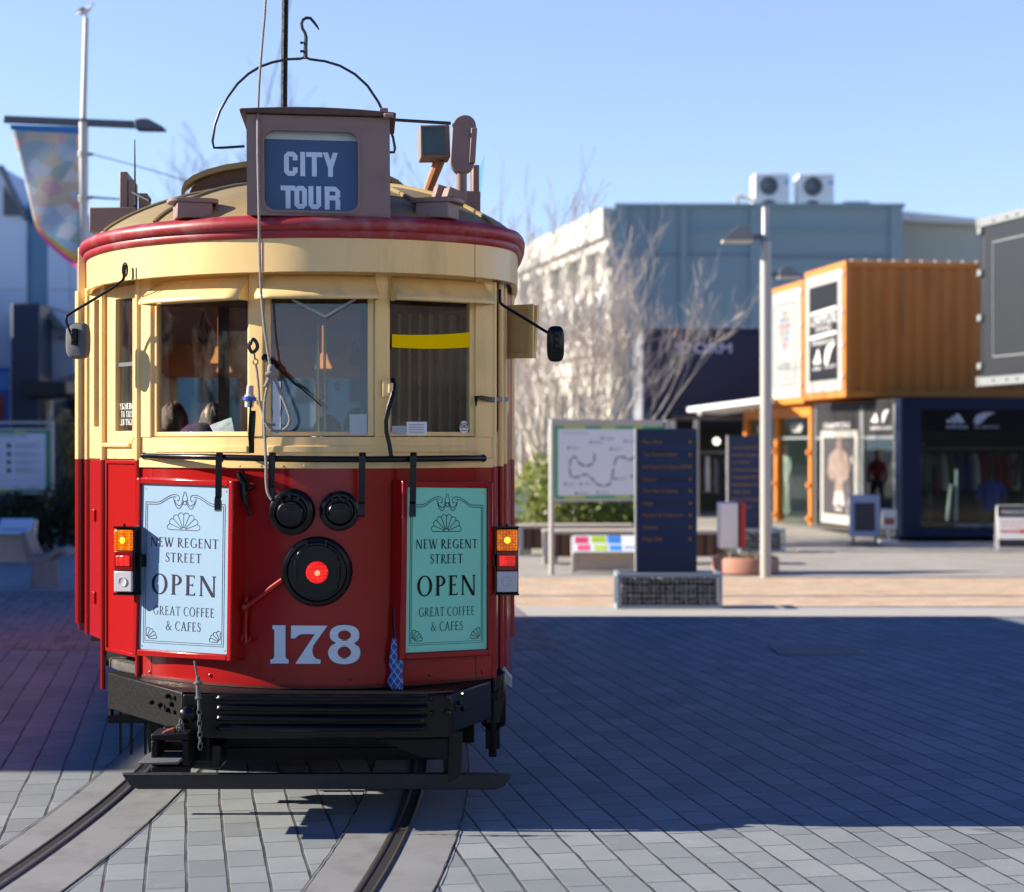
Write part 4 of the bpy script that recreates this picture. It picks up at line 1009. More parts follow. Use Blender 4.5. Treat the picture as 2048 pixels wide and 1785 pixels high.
uu = V((1,.1,.02)).normalized(); uz = V((.06,0,1)).normalized()
mb = MB(); mb.prism(pl, c, uu, uz, V((0,.09,0))); ob = tp(mb, 'oval_housing', M_brown, bevel=.006)
mb = MB(); mb.obox(c+uu*.052+uz*-.012+V((0,-.012,0)), uu*.03, (0,.03,0), uz*.175); tp(mb, 'housing_cover', M_brown, ob, bevel=.004)
mb = MB(); mb.tube([P(923,345,8.76), P(923,395,8.78)], .028, 12); tp(mb, 'housing_post', M_brown, ob)
roofbox(914,395,8.62,.105,.075,.10, M_brown, 'roof_block', yaw=.5, tilt=-.35)
roofbox(884,385,8.66,.06,.07,.08, M_brown, 'roof_block', yaw=.3, tilt=-.3)
roofbox(945,408,8.9,.085,.13,.12, M_brown, 'roof_block', yaw=.2)
roofbox(952,360,9.2,.035,.16,.2, M_brown, 'roof_board', yaw=.1); 
mb = MB(); q0, q1 = P(962,395,9.3), P(970,310,9.3); mb.hexa([P(951,395,9.3), q0, q0+V((0,.004,0)), P(951,395,9.304), P(951,352,9.3), q1, q1+V((0,.004,0)), P(951,352,9.304)])
tp(mb, 'glass_plate', glass('roof_glass', (.8,.95,.92)), smooth=0)
mb = MB(); mb.tube([P(785,240,8.5), P(900,247,8.72)], [.008,.009], 8); tp(mb, 'stay_rod', M_iron)
# left roof boards
b_, c, u, n, uz = roofbox(225,440,9.7,.26,.14,.5, M_brown, 'roof_board', yaw=0)
b2_, c, u, n, uz = roofbox(247,390,9.75,.045,.26,.3, M_brown, 'roof_board', yaw=.1)
roofbox(262,395,9.75,.03,.20,.2, M_brown, 'roof_board', yaw=.1); roofbox(286,408,9.8,.05,.12,.2, M_brown, 'roof_board', yaw=.1)
mb = MB(); mb.tube([P(271,410,9.6), P(270,385,9.6), P(269.5,280,9.6)], [.014,.007,.003], 6); mb.tube([P(266,385,9.6), P(300,402,9.5)], .01, 6); tp(mb, 'aerial', M_iron)
# ------------------------------------------------------------------ TRAM, underframe
def beam(pts, z0, z1, thk, m, name, parent=None, bevel=.006):
    mb = MB(); pts = [V((*p,0)) for p in pts]; R = []
    for i, p in enumerate(pts):
        d = (pts[min(i+1,len(pts)-1)]-pts[max(i-1,0)]).normalized(); n = V((d.y,-d.x,0))
        R.append([p+V((0,0,z0)), p+V((0,0,z1)), p-n*thk+V((0,0,z1)), p-n*thk+V((0,0,z0))])
    mb.rings(R); return tp(mb, name, m, parent, bevel=bevel)
bm_ = beam([(-2.03,8.78),(-1.52,8.06)], .445, .625, .10, M_blackm, 'buffer_beam')
beam([(-1.515,8.055),(-1.30,8.03),(-.42,8.03),(-.275,8.06)], .418, .618, .16, M_black, 'buffer_front', bm_)
beam([(-.27,8.062),(-.10,8.48)], .44, .622, .10, M_black, 'buffer_beam', bm_)
mb = MB(); mb.poly([(-1.98,8.72,.627),(-1.52,8.07,.627),(-1.30,8.04,.620),(-.42,8.04,.620),(-.28,8.07,.625),(-.12,8.46,.625),(-.14,8.75,.625),(-1.9,8.85,.627)])
tp(mb, 'buffer_top', M_blackm, bm_, smooth=0)
mb = MB()
for z in (.606, .560, .514, .470):
    mb.tube(smooth_path([(-1.345,8.035,z-.006),(-1.33,8.018,z),(-1.2,8.006,z),(-.9,7.995,z),(-.6,8.0,z),(-.42,8.012,z),(-.40,8.03,z+.006)], 5), .0135, 8)
tp(mb, 'bumper_bar', M_black, bm_)
mb = MB()
for px, py in ((863,1398),(896,1396),(863,1427),(896,1426)):
    mb.lathe([(.013,0),(.013,.006),(.009,.012),(.001,.014)], P(px, py, 8.035+.0), (0,-1,0), 6)
for px, py, Y in ((337,1392,8.17),(353,1396,8.13),(345,1408,8.15),(337,1420,8.18),(353,1424,8.13),(305,1405,8.27),(322,1410,8.22),(925,1388,8.10),(917,1406,8.09),(925,1418,8.11)):
    mb.lathe([(.012,0),(.012,.012),(.006,.022)], P(px, py, Y-.0), (-.6,-1,0) if px < 600 else (.5,-1,0), 8)
tp(mb, 'bolt', M_black, bm_)
beam([(-1.60,8.20),(-1.50,8.10),(-1.40,8.08)], .30, .44, .05, M_blackm, 'coupler_plate', bm_)
mb = MB(); mb.prism([(-.62,.40),(-.30,.405),(-.30,.31),(-.42,.32)], (0,8.10,0), (1,0,0), (0,0,1), (0,.02,0)); tp(mb, 'gusset_plate', M_blackm, bm_)
mb = MB(); mb.prism([(-.29,.43),(-.23,.43),(-.235,.25),(-.255,.21),(-.30,.19)], (0,8.16,0), (1,0,0), (0,0,1), (.0,.03,0)); tp(mb, 'guard_plate', M_black, bm_)
# step with worn edge and tread on the left
beam([(-2.07,8.98),(-1.98,8.80),(-1.83,8.62)], .625, .675, .14, M_wood, 'step_board', bevel=.012)
# right-hand hanging box
mb = MB(); mb.box(-.155,-.03,8.6,8.95,.37,.66); sb = tp(mb, 'side_box', M_black, bevel=.03)
mb = MB(); mb.box(-.13,-.06,8.6,8.9,.27,.37); mb.box(-.115,-.075,8.58,8.62,.235,.27); mb.tube([(-.09,8.57,.7),(-.09,8.57,.25)], .014, 8); mb.box(-.11,-.065,8.55,8.60,.52,.56); tp(mb, 'lower_box', M_blackm, sb, bevel=.008)
mb = MB(); mb.prism([(-.035,.64),(.0,.60),(.0,.56),(-.035,.58)], (0,8.7,0), (1,0,0), (0,0,1), (0,.14,0)); tp(mb, 'box_edge', mat('worn_white', (.45,.44,.42), .7), sb)
# coupler with red lever, pin and chain
mb = MB(); cx0 = P(341,1500,7.95)
for x0, x1, z0, z1 in ((-.085,.085,.045,.075),(-.085,-.055,-.07,.045),(.055,.085,-.07,.045),(-.085,.085,-.10,-.07)): mb.box(cx0.x+x0, cx0.x+x1, 7.93, 8.10, cx0.z+z0, cx0.z+z1)
cp = tp(mb, 'coupler', M_blackm, bevel=.006)
mb = MB(); mb.box(cx0.x-.07, cx0.x+.16, 8.11, 8.5, cx0.z-.09, cx0.z+.08); mb.box(cx0.x+.06, cx0.x+.20, 8.12, 8.3, cx0.z-.12, cx0.z+.0); tp(mb, 'coupler_body', M_black, cp, bevel=.015)
mb = MB(); mb.prism([(-.12,0),(.06,0),(.06,.012),(-.12,.012)], cx0+V((0,-.12,-.045)), (1,0,0), (.0,0,1), (0,.3,0)); tp(mb, 'coupler_tongue', M_rubber, cp, bevel=.005)
M_rust = mat('lever_red', (.23,.055,.035), .5, var=.25, vscale=20)
mb = MB(); mb.path([P(312,1482,7.98), P(318,1474,7.98), P(335,1464,7.98), P(350,1460,7.98)], .05, .02, side=(0,1,0)); mb.tube([P(330,1481,7.97), P(372,1481,7.97)], .008, 8); tp(mb, 'coupler_lever', M_rust, cp, bevel=.004)
mb = MB(); mb.tube([P(389,1322,7.90), P(394,1352,7.90)], .0055, 8); mb.lathe([(.009,.02),(.010,.0),(.020,-.006),(.020,-.014),(.011,-.018),(.011,-.07),(.016,-.073),(.016,-.08),(.006,-.084),(.006,-.13)], P(396,1362,7.90), (-.03,0,1), 14)
pin = tp(mb, 'coupling_pin', M_rubber)
mb = MB()
def chain(p0, p1, n, a, r):
    p0 = V(p0); p1 = V(p1)
    for i in range(n):
        c = p0+(p1-p0)*(i+.5)/n; L = (p1-p0).length/n*.72
        ax = V((1,0,0)) if i % 2 else V((.25,1,0)).normalized()
        mb.tube([c+V((0,0,1))*L*math.cos(t)+ax*a*math.sin(t) for t in [2*math.pi*k/10 for k in range(11)]], r, 5, caps=False)
chain(P(398,1408,7.9), P(401,1498,7.92), 8, .009, .0026); chain(P(363,1440,7.98), P(358,1475,7.97), 3, .016, .0035)
tp(mb, 'chain', M_rubber, pin)
mb = MB(); mb.tube([P(368,1430,8.02), P(390,1430,8.02)], .035, 14); mb.lathe([(.038,0),(.036,.02),(.02,.035),(.001,.04)], P(376,1430,8.02), (0,-1,0), 16); tp(mb, 'pipe_flange', M_black)
# lifeguard board and its hangers
mb = MB(); z0, z1 = .122, .196
pl = [(PX(243,8.35),z1),(PX(246,8.35),z1-.012),(PX(262,8.35),z0+.012),(PX(275,8.35),z0),(PX(990,8.35),z0-.002),(PX(1008,8.35),z0+.012),(PX(1021,8.35),z1-.015),(PX(1023,8.35),z1-.003),(PX(1019,8.35),z1)]
mb.prism(pl, (0,8.35,0), (1,0,0), (0,0,1), (0,.04,0)); lg = tp(mb, 'lifeguard_board', mat('guard_board', (.018,.018,.02), .55, var=.5, vscale=5, stretch=(1,1,30), bump=.3, bscale=30), bevel=.004)
mb = MB()
for px in (372, 895): mb.box(PX(px-8,8.4), PX(px+8,8.4), 8.395, 8.42, .15, .42)
mb.box(PX(390,8.6), PX(890,8.6), 8.6, 8.66, .235, .275)
for px in (240, 262, 290): mb.box(PX(px-2,9.3), PX(px+2,9.3), 9.3, 9.32, .12, .5)
mb.box(PX(218,9.3), PX(330,9.3), 9.28, 9.36, .29, .33); mb.tube([(PX(222,9.3),9.3,.33),(PX(222,9.3),9.3,.5)], .015, 8)
for px in (480, 500, 528, 545, 862, 882, 905): mb.box(PX(px-2,8.9), PX(px+2,8.9), 8.9, 8.93, .2, .5)
tp(mb, 'guard_hanger', M_blackm, lg)
# truck, wheels, floor
M_wheel = mat('wheel_steel', (.04,.038,.036), .6, metal=.5, var=.3)
mb = MB()
def BP(s, a, z): return T_(s, a, z)
for s in (-.72, .72): mb.hexa([BP(s-.06,-.3,.32),BP(s+.06,-.3,.32),BP(s+.06,2.4,.32),BP(s-.06,2.4,.32),BP(s-.06,-.3,.46),BP(s+.06,-.3,.46),BP(s+.06,2.4,.46),BP(s-.06,2.4,.46)])
for a in (-.2, 1.0, 2.2): mb.hexa([BP(-.75,a,.28),BP(.75,a,.28),BP(.75,a+.15,.28),BP(-.75,a+.15,.28),BP(-.75,a,.5),BP(.75,a,.5),BP(.75,a+.15,.5),BP(-.75,a+.15,.5)])
tk = tp(mb, 'truck_frame', M_blackm)
for a in (.35, 1.9):
    mb = MB(); mb.tube([BP(-.8,a,.34), BP(.8,a,.34)], .05, 10)
    for s in (-.735, .735):
        sg = -1 if s > 0 else 1
        mb.lathe([(.34,-.06),(.335,.0),(.37,.02),(.37,.045),(.1,.045)], BP(s,a,.347), SX*sg, 28)
    tp(mb, 'wheel', M_wheel, tk)
mb = MB(); mb.prism([(-.03,8.9),(.0,9.3),(-.005,9.62),(-.04,9.95),(-.09,9.95),(-.06,8.9)], (0,0,.55), (1,0,0), (0,1,0), (0,0,2.01)); tp(mb, 'side_door', M_red)  # unseen panel added to block sunlight leaking across the platform
mb = MB(); mb.box(-1.62,-.33,8.62,8.70,.215,.60); mb.box(-1.9,-.2,9.2,9.26,.20,.60); mb.box(-1.40,-.40,8.2,9.2,.46,.60); tp(mb, 'underside_block', M_blackm)  # black boxes added to block light and darken the space under the front
mb = MB(); mb.hexa([BP(-1.05,.15,.56),BP(1.05,.15,.56),BP(1.15,8.4,.56),BP(-1.15,8.4,.56),BP(-1.05,.15,.70),BP(1.05,.15,.70),BP(1.15,8.4,.70),BP(-1.15,8.4,.70)])
mb.prism([(-2.2,9.5),(-2.0,9.0),(-1.8,8.7),(-1.45,8.35),(-.9,8.25),(-.4,8.35),(-.12,8.65),(-.05,9.5)], (0,0,.60), (1,0,0), (0,1,0), (0,0,.08))
tp(mb, 'floor', M_blackm)
# saloon: lower sides, posts between the windows, letterboards, rear end
mb = MB()
def slab(mb, s0, s1, a0, a1, z0, z1): mb.hexa([BP(s0,a0,z0),BP(s1,a0,z0),BP(s1,a1,z0),BP(s0,a1,z0),BP(s0,a0,z1),BP(s1,a0,z1),BP(s1,a1,z1),BP(s0,a1,z1)])
slab(mb,-1.17,-1.13,.12,8.4,.76,1.60); slab(mb,1.10,1.14,.12,8.4,.55,1.60); slab(mb,-1.13,1.10,8.36,8.4,.55,1.60)
sal = tp(mb, 'saloon_side', M_red, bevel=.006)
mb = MB()
slab(mb,-1.172,-1.132,.12,8.4,2.45,2.84); slab(mb,1.10,1.142,.12,8.4,2.45,2.84); slab(mb,-1.13,1.10,8.36,8.4,2.45,2.84)
slab(mb,-1.172,-1.12,.12,8.4,1.602,1.70); slab(mb,1.09,1.142,.12,8.4,1.602,1.70)
for a in (.12,1.0,1.9,2.8,3.7,4.6,5.5,6.4,7.3,8.3):
    slab(mb,-1.168,-1.10,a,a+.08,1.701,2.449); slab(mb,1.07,1.138,a,a+.08,1.701,2.449)
for s in (-1.1,-.4,.35,1.02): slab(mb,s,s+.07,8.34,8.4,1.601,2.449)
tp(mb, 'saloon_post', M_cream, sal, bevel=.004)
mb = MB()
for a in (.2,1.08,1.98,2.88,3.78,4.68,5.58,6.48): slab(mb,1.085,1.095,a,a+.82,1.70,2.45)
tp(mb, 'window_light_block', mat('light_block_brown', (.09,.05,.03), .8), sal)  # opaque panels added to stop sun passing through the saloon windows
mb = MB(); mb.rings([[T_(s, a, z-.03) for s, z in arch(1.1, 2.76, .30)] for a in (.2, 8.3)], closed=False, caps=False)
ceil = tp(mb, 'ceiling', M_inside, smooth=50)
mb = MB()
for a in (.9, 1.8, 2.7, 3.6, 4.5): mb.tube([T_(s, a, z-.05) for s, z in arch(1.08, 2.74, .29)], .018, 6)
for s in (-.55, .55): mb.tube([T_(s, .3, 2.62), T_(s, 8, 2.62)], .012, 6)
tp(mb, 'ceiling_rib', M_insidecream, ceil)
mb = MB()
for s in (-.55, .55):
    for a in (1.6, 3.0, 4.4): mb.tube([T_(s,a,2.61), T_(s-.02,a,2.50), T_(s-.03,a,2.44), T_(s,a,2.41), T_(s+.03,a,2.44), T_(s+.02,a,2.50), T_(s,a,2.61)], .006, 5)
tp(mb, 'hand_strap', M_black, ceil)
mb = MB()
for s in (-1.03,-.33,.42): slab(mb,s,s+.63 if s < .4 else s+.60,8.365,8.37,1.60,2.45)
tp(mb, 'rear_pane', glass('rear_glass', (.42,.54,.60), .3), sal, smooth=0)
# bulkhead between platform and saloon
mb = MB()
slab(mb,-1.10,-.35,.10,.13,.70,1.68); slab(mb,.35,1.07,.10,.13,.70,1.68); slab(mb,-1.10,1.07,.10,.13,2.52,2.80)
for s in (-1.10,-.42,.36,1.0): slab(mb,s,s+.06,.095,.135,.70,2.52)
tp(mb, 'bulkhead', M_inside)
mb = MB()
for s, a in ((-.50,3.6),(-.50,5.2),(.30,4.4)): mb.lathe([(.015,.10),(.03,.09),(.035,.05),(.06,.0),(.066,-.02)], T_(s,a,2.40), (0,0,1), 16, caps=False); mb.tube([T_(s,a,2.5), T_(s,a,2.72)], .01, 6)
tp(mb, 'lamp_shade', emit('lit_lampshade', (1.0,.36,.10), .42, (.6,.32,.12)), ceil)
mb = MB()
for k, a in enumerate((1.2, 2.1, 3.0, 4.0, 5.0)):
    for s0, s1 in ((-1.08,-.25),(.2,1.03)): slab(mb, s0, s1, a, a+.06, 1.0, 1.62); slab(mb, s0, s1, a-.4, a, 1.0, 1.08)
tp(mb, 'saloon_seat', mat('seat_leather', (.06,.03,.02), .5))
# pleated curtain behind the right window and the driver's partition rail
M_curt = mat('curtain', (.42,.33,.19), .8, var=.15, vscale=10)
def cur(u, v):
    X = -.62+.47*u; return (X, 9.0+.035*math.sin(u*math.pi*18)+.25*u*u, 1.72+.72*v)
mb = MB(); mb.grid(cur, 110, 1); tp(mb, 'curtain', M_curt, smooth=80)
mb = MB(); mb.tube([(-1.02,9.2,1.7),(-1.02,9.2,2.45)], .010, 8); mb.tube([(-.99,9.25,1.7),(-.99,9.25,2.45)], .007, 8); tp(mb, 'grab_pole', mat('pole_brass', (.55,.52,.25), .35, metal=.6))
mb = MB(); mb.box(-1.75,-.15,8.75,8.95,1.52,1.72); tp(mb, 'control_desk', M_inside)
mb = MB(); mb.tube([P(640,800,8.7), P(665,785,8.72), P(674,773,8.72)], .002, 5); mb.sphere(P(675,772,8.72), .020, 12, 8, (.8,1,1.2)); tp(mb, 'microphone', M_rubber)

# ------------------------------------------------------------------ people
M_skin = mat('skin', (.50,.29,.21), .55, var=.08, vscale=20)
def skinned(name, verts, edges, radii, m, parent, root=0, sub=2):
    """one continuous body grown over a skeleton"""
    base = V(parent['_b'])
    me = bpy.data.meshes.new(name); me.from_pydata([V(v) for v in verts], edges, []); o = bpy.data.objects.new(name, me); COL.objects.link(o)
    md = o.modifiers.new('skin', 'SKIN'); md.use_smooth_shade = True
    for i, sv in enumerate(me.skin_vertices[0].data):
        r = radii[i]; sv.radius = r if isinstance(r, tuple) else (r, r); sv.use_root = (i == root)
    md2 = o.modifiers.new('sub', 'SUBSURF'); md2.levels = sub; md2.render_levels = sub
    me.materials.append(m); o.parent = parent; o['_b'] = list(base); return o
def seated(base, face, shirt, hair, label, longhair=False, cat='person'):
    """a seated passenger; face is the heading in degrees (0 looks towards -Y)"""
    e = empty('person', base); tag(e, label, cat); R = Matrix.Rotation(math.radians(face), 4, 'Z')
    def q(x, y, z): return R @ V((x, -y, z))
    sk = [q(0,0,.50), q(0,.0,.72), q(0,-.02,.95), q(0,-.01,1.06), q(0,.02,1.14),
          q(-.19,0,.98), q(-.25,.06,.72), q(-.18,.30,.62), q(-.14,.38,.60),
          q(.19,0,.98), q(.25,.06,.72), q(.18,.30,.62), q(.14,.38,.60),
          q(-.10,.05,.48), q(-.11,.45,.48), q(-.11,.46,.06), q(-.11,.60,.03),
          q(.10,.05,.48), q(.11,.45,.48), q(.11,.46,.06), q(.11,.60,.03)]
    ed = [(0,1),(1,2),(2,3),(3,4),(2,5),(5,6),(6,7),(7,8),(2,9),(9,10),(10,11),(11,12),(0,13),(13,14),(14,15),(15,16),(0,17),(17,18),(18,19),(19,20)]
    rd = [.16,.15,(.16,.11),.06,.055,.065,.05,.04,.035,.065,.05,.04,.035,.09,.075,.05,.035,.09,.075,.05,.035]
    skinned('body', sk, ed, rd, shirt, e)
    mb = MB(); c = q(0,.03,1.27)
    c = base+c
    def hd(u, v):
        a = u*2*math.pi; b = math.pi*(v-.5); x = math.cos(b)*math.cos(a); y = math.cos(b)*math.sin(a); z = math.sin(b)
        f = max(0, y)*(1-abs(z)); nose = .018*math.exp(-((x/.16)**2+((z+.12)/.22)**2)) if y > .3 else 0
        jaw = 1-.22*max(0, -z)
        return R @ (V((x*.076*jaw, -(y*.092*(.95 if y < 0 else jaw)+nose), z*.118)))+c
    mb.grid(hd, 28, 18); 
    for s in (-1, 1): mb.sphere(R @ V((s*.078, .0, -.01))+c, .022, 8, 6, (.4,.8,1.2))
    h = mb.build('head', M_skin, e, smooth=80)
    mb = MB()
    for s in (-1, 1): mb.sphere(R @ V((s*.030,-.080,.012))+c, .011, 8, 6)
    mb.build('eye', mat('eye_dark', (.03,.02,.02), .3), h)
    mb = MB(); rh = random.Random(hash(label) % 97)
    def hr(u, v):
        a = u*2*math.pi; b = math.pi*(.5-(.62 if math.sin(a) < .35 else .26)*v)
        k = 1.07+.03*math.sin(a*9+v*7)+.02*math.sin(a*23)
        x = math.cos(b)*math.cos(a); y = math.cos(b)*math.sin(a); z = math.sin(b)
        return R @ V((x*.079*k, -y*.096*k, z*.122*k-(.05*v if longhair else 0)))+c
    mb.grid(hr, 40, 12); o = mb.build('hair', hair, e, smooth=80)
    so = o.modifiers.new('thick', 'SOLIDIFY'); so.thickness = .012; so.offset = -1
    return e
H_dark = mat('hair_dark', (.045,.028,.016), .5, var=.5, vscale=60, bump=1, bscale=90); H_grey = mat('hair_grey', (.24,.23,.22), .6, var=.4, vscale=60, bump=1, bscale=90); H_brown = mat('hair_brown', (.12,.06,.03), .5, var=.5, vscale=60, bump=1, bscale=90)
C_navy = mat('cloth_navy', (.03,.035,.07), .8); C_olive = mat('cloth_olive', (.08,.08,.05), .85); C_red = mat('cloth_red', (.35,.04,.04), .8); C_grey = mat('cloth_grey', (.18,.18,.19), .85)
def seatpos(px, py, Y): p = P(px, py, Y); return V((p.x, p.y, p.z-1.30))
seated(seatpos(428,836,10.9), 205, C_navy, H_dark, 'dark-haired passenger in navy top behind the left front window', True)
seated(seatpos(346,838,11.6), 185, C_olive, H_brown, 'brown-haired passenger at the left edge of the left front window')
seated(seatpos(655,868,10.7), 190, C_grey, H_grey, 'grey-haired passenger low in the middle front window')
seated(seatpos(712,846,11.8), 170, C_red, H_dark, 'passenger in red top further back in the middle front window')
# striped cap and brochure on the dashboard, checked umbrella
mb = MB(); c = P(398,862,8.50)
def cap(u, v): a = u*2*math.pi; return c+V((math.cos(a)*.072*math.cos(v*1.4)*1.3, math.sin(a)*.055*math.cos(v*1.4), -.02+.055*math.sin(v*1.5)+.006*math.sin(a*3)))
mb.grid(cap, 24, 8)
m = bpy.data.materials.new('striped_knit'); m.use_nodes = True; t = m.node_tree; b = t.nodes['Principled BSDF']; sx = nn(t,'ShaderNodeSeparateXYZ'); t.links.new(nn(t,'ShaderNodeTexCoord').outputs['Object'], sx.inputs[0])
t.links.new(mixc(t, mth(t,'LESS_THAN', mth(t,'FRACT', mth(t,'MULTIPLY', sx.outputs[0], 90.)), .4), (.035,.05,.16), (.20,.03,.06)), b.inputs['Base Color']); b.inputs['Roughness'].default_value = .9
tag(mb.build('knitted_hat', m, base=c, smooth=80), 'navy and red striped knitted hat lying behind the left front window', 'hat')
mb = MB(); q = [P(429,869,8.36), P(469,868,8.33), P(463,835,8.36), P(419,851,8.39)]
mb.hexa([q[0],q[1],q[1]+V((0,.006,0)),q[0]+V((0,.006,0)),q[3],q[2],q[2]+V((0,.006,0)),q[3]+V((0,.006,0))])
m = bpy.data.materials.new('brochure_print'); m.use_nodes = True; t = m.node_tree; b = t.nodes['Principled BSDF']
vo = nn(t,'ShaderNodeTexVoronoi'); vo.distance = 'CHEBYCHEV'; vo.inputs['Scale'].default_value = 45; vo.inputs['Randomness'].default_value = .15; t.links.new(nn(t,'ShaderNodeTexCoord').outputs['Object'], vo.inputs['Vector'])
t.links.new(mixc(t, mth(t,'GREATER_THAN', vo.outputs['Distance'], .40), mixc(t, .55, vo.outputs['Color'], (.65,.75,.8)), (.7,.72,.7)), b.inputs['Base Color'])
tag(mb.build('brochure', m, base=q[0], smooth=0), 'picture-tiled brochure leaning in the corner of the left front window', 'brochure')
# umbrella in its blue checked cover
u0 = fr(788,1225,.035)
um = empty('umbrella', u0); tag(um, 'furled blue checked umbrella hanging beside the mint green board', 'umbrella')
m = bpy.data.materials.new('blue_check'); m.use_nodes = True; t = m.node_tree; b = t.nodes['Principled BSDF']; tc = nn(t,'ShaderNodeTexCoord'); sx = nn(t,'ShaderNodeSeparateXYZ'); t.links.new(tc.outputs['Object'], sx.inputs[0])
a_ = mth(t,'ADD', mth(t,'MULTIPLY', sx.outputs[0], 30.), mth(t,'MULTIPLY', sx.outputs[2], 22.)); b_2 = mth(t,'SUBTRACT', mth(t,'MULTIPLY', sx.outputs[0], 30.), mth(t,'MULTIPLY', sx.outputs[2], 22.))
l1 = mth(t,'LESS_THAN', mth(t,'FRACT', a_), .13); l2 = mth(t,'LESS_THAN', mth(t,'FRACT', b_2), .13); d1 = mth(t,'LESS_THAN', mth(t,'FRACT', mth(t,'ADD', a_, .5)), .35)
cc = mixc(t, mth(t,'MULTIPLY', d1, .6), (.03,.12,.36), (.015,.06,.22)); cc = mixc(t, mth(t,'MULTIPLY', mth(t,'MAXIMUM', l1, l2), .75), cc, (.45,.58,.72)); t.links.new(cc, b.inputs['Base Color']); b.inputs['Roughness'].default_value = .8
def ump(py, dx=0, o=.035): 
    p = fr(790+dx, py, o); return p
rr_ = [.006,.020,.026,.029,.031,.026,.030,.034,.031,.026]
ctr = [ump(y, dx, .045) for y, dx in ((1272,0),(1285,0),(1300,1),(1315,2),(1330,3),(1345,5),(1355,2),(1365,0),(1374,1),(1379,2))]
R = []
for i, p in enumerate(ctr):
    R.append([p+V((math.cos(a)*rr_[i]*(1+.22*math.sin(3*a+i*.9)), math.sin(a)*rr_[i]*.8, 0)) for a in [2*math.pi*k/20 for k in range(20)]])
MB().rings(R).build('canopy', m, um, smooth=80)
MB().tube([ump(1215,-2,.03), ump(1245,-2,.035), ump(1276,0,.045)], .010, 10).build('handle', M_black, um)
# ------------------------------------------------------------------ street furniture
M_lampmetal = mat('lamp_post_grey', (.40,.40,.37), .45, metal=.2, var=.06)
M_lampdark = mat('lamp_dark', (.10,.115,.13), .45, var=.1)
M_galv = mat('galvanised', (.46,.45,.43), .45, metal=.3, var=.1)
M_whitep = mat('white_paint', (.78,.78,.76), .5, var=.04)
M_navy = mat('navy_paint', (.016,.030,.075), .45, var=.12, vscale=2)
M_gold = mat('orange_lettering', (.62,.27,.015), .5, var=.05)
M_wblack = mat('matt_black', (.012,.012,.013), .6, var=.2)
M_green = mat('sign_green', (.02,.36,.12), .5); M_lime = mat('sign_lime', (.42,.62,.05), .5)
M_paper = mat('sign_white', (.74,.80,.86), .5, var=.03)
M_tx = mat('print_grey', (.30,.33,.37), .6); M_txd = mat('print_dark', (.05,.09,.08), .6)
def part(mb, name, m, parent, **kw): return mb.build(name, m, parent, **kw)

# --- street lamp on the right, and the one behind it
def lamp_post(base, h, headdir, label, armz, r=.072, group='slender street lamps'):
    e = empty('street_lamp', base); tag(e, label, 'street lamp', group); x, y = base[0], base[1]
    mb = MB(); mb.tube([(x,y,0),(x,y,armz-.1),(x,y,armz)], [r,r,r], 16); part(mb, 'pole', M_lampmetal, e, smooth=60)
    mb = MB(); mb.tube([(x,y,armz),(x,y,armz+.02),(x,y,h)], [r,r*.72,r*.7], 14); part(mb, 'pole_top', M_lampmetal, e, smooth=60)
    s = headdir; mb = MB(); mb.obox((x+s*.10,y,armz+.06), (.22,0,-.05*0), (0,.05,0), (0,0,.07)); part(mb, 'arm', M_lampdark, e, bevel=.01)
    x0, x1 = x+s*.16, x+s*.60
    mb = MB(); z = armz+.02
    mb.hexa([(x0,y-.16,z),(x1,y-.14,z),(x1,y+.14,z),(x0,y+.16,z),(x0+s*.06,y-.06,z+.16),(x1-s*.24,y-.06,z+.20),(x1-s*.24,y+.06,z+.20),(x0+s*.06,y+.06,z+.16)]); part(mb, 'lamp_head', M_lampdark, e, bevel=.01)
    mb = MB(); mb.box(min(x0,x1)+.02, max(x0,x1)-.02, y-.13, y+.13, z-.03, z-.002); part(mb, 'diffuser', mat('diffuser', (.65,.62,.5), .5), e)
    return e
lamp_post((PX(1531,23.4), 23.4, 0), PZ(415,23.4), -1, 'slender grey street lamp standing by the round red planter', PZ(484,23.4))
lamp_post((PX(1537,32), 32, 0), PZ(530,32), 1, 'street lamp half hidden behind the nearer lamp post, its head over the orange containers', PZ(556,32), .07)
# --- street lamp with banner arm on the left
LB = V((PX(167,20.5), 20.5, 0)); L_ = 20.5
e = empty('street_lamp', LB); tag(e, 'tall grey street lamp with a banner arm and a gull on top', 'street lamp')
mb = MB(); mb.tube([(LB.x-.02,L_,0),(LB.x,L_,PZ(245,L_))], [.062,.055], 14); part(mb, 'pole', M_galv, e, smooth=60)
mb = MB(); mb.tube([(LB.x,L_,PZ(238,L_)),(LB.x+.03,L_,PZ(36,L_))], [.034,.030], 12); part(mb, 'pole_top', M_galv, e, smooth=60)
mb = MB(); mb.bar(P(8,239,L_), P(272,250,L_), .06, .085, (0,1,0)); part(mb, 'arm', M_lampdark, e, bevel=.008)
mb = MB(); q = [(272,243),(288,240),(300,241),(330,257),(330,262),(274,261)]; mb.prism([(PX(a,L_),PZ(b,L_)) for a, b in q], (0,L_-.11,0), (1,0,0), (0,0,1), (0,.22,0)); part(mb, 'lamp_head', M_lampdark, e, bevel=.01)
mb = MB()
for py in (306,312,394,402): mb.lathe([(.066,-.012),(.066,.012)], P(166,py,L_), (0,0,1), 14)
mb.tube([P(166,309,L_), P(186,309,L_)], .02, 8); mb.tube([P(166,397,L_), P(186,395,L_)], .02, 8); part(mb, 'clamp', M_galv, e)
m = bpy.data.materials.new('banner_print'); m.use_nodes = True; t = m.node_tree; b = t.nodes['Principled BSDF']; tc = nn(t,'ShaderNodeTexCoord').outputs['Object']
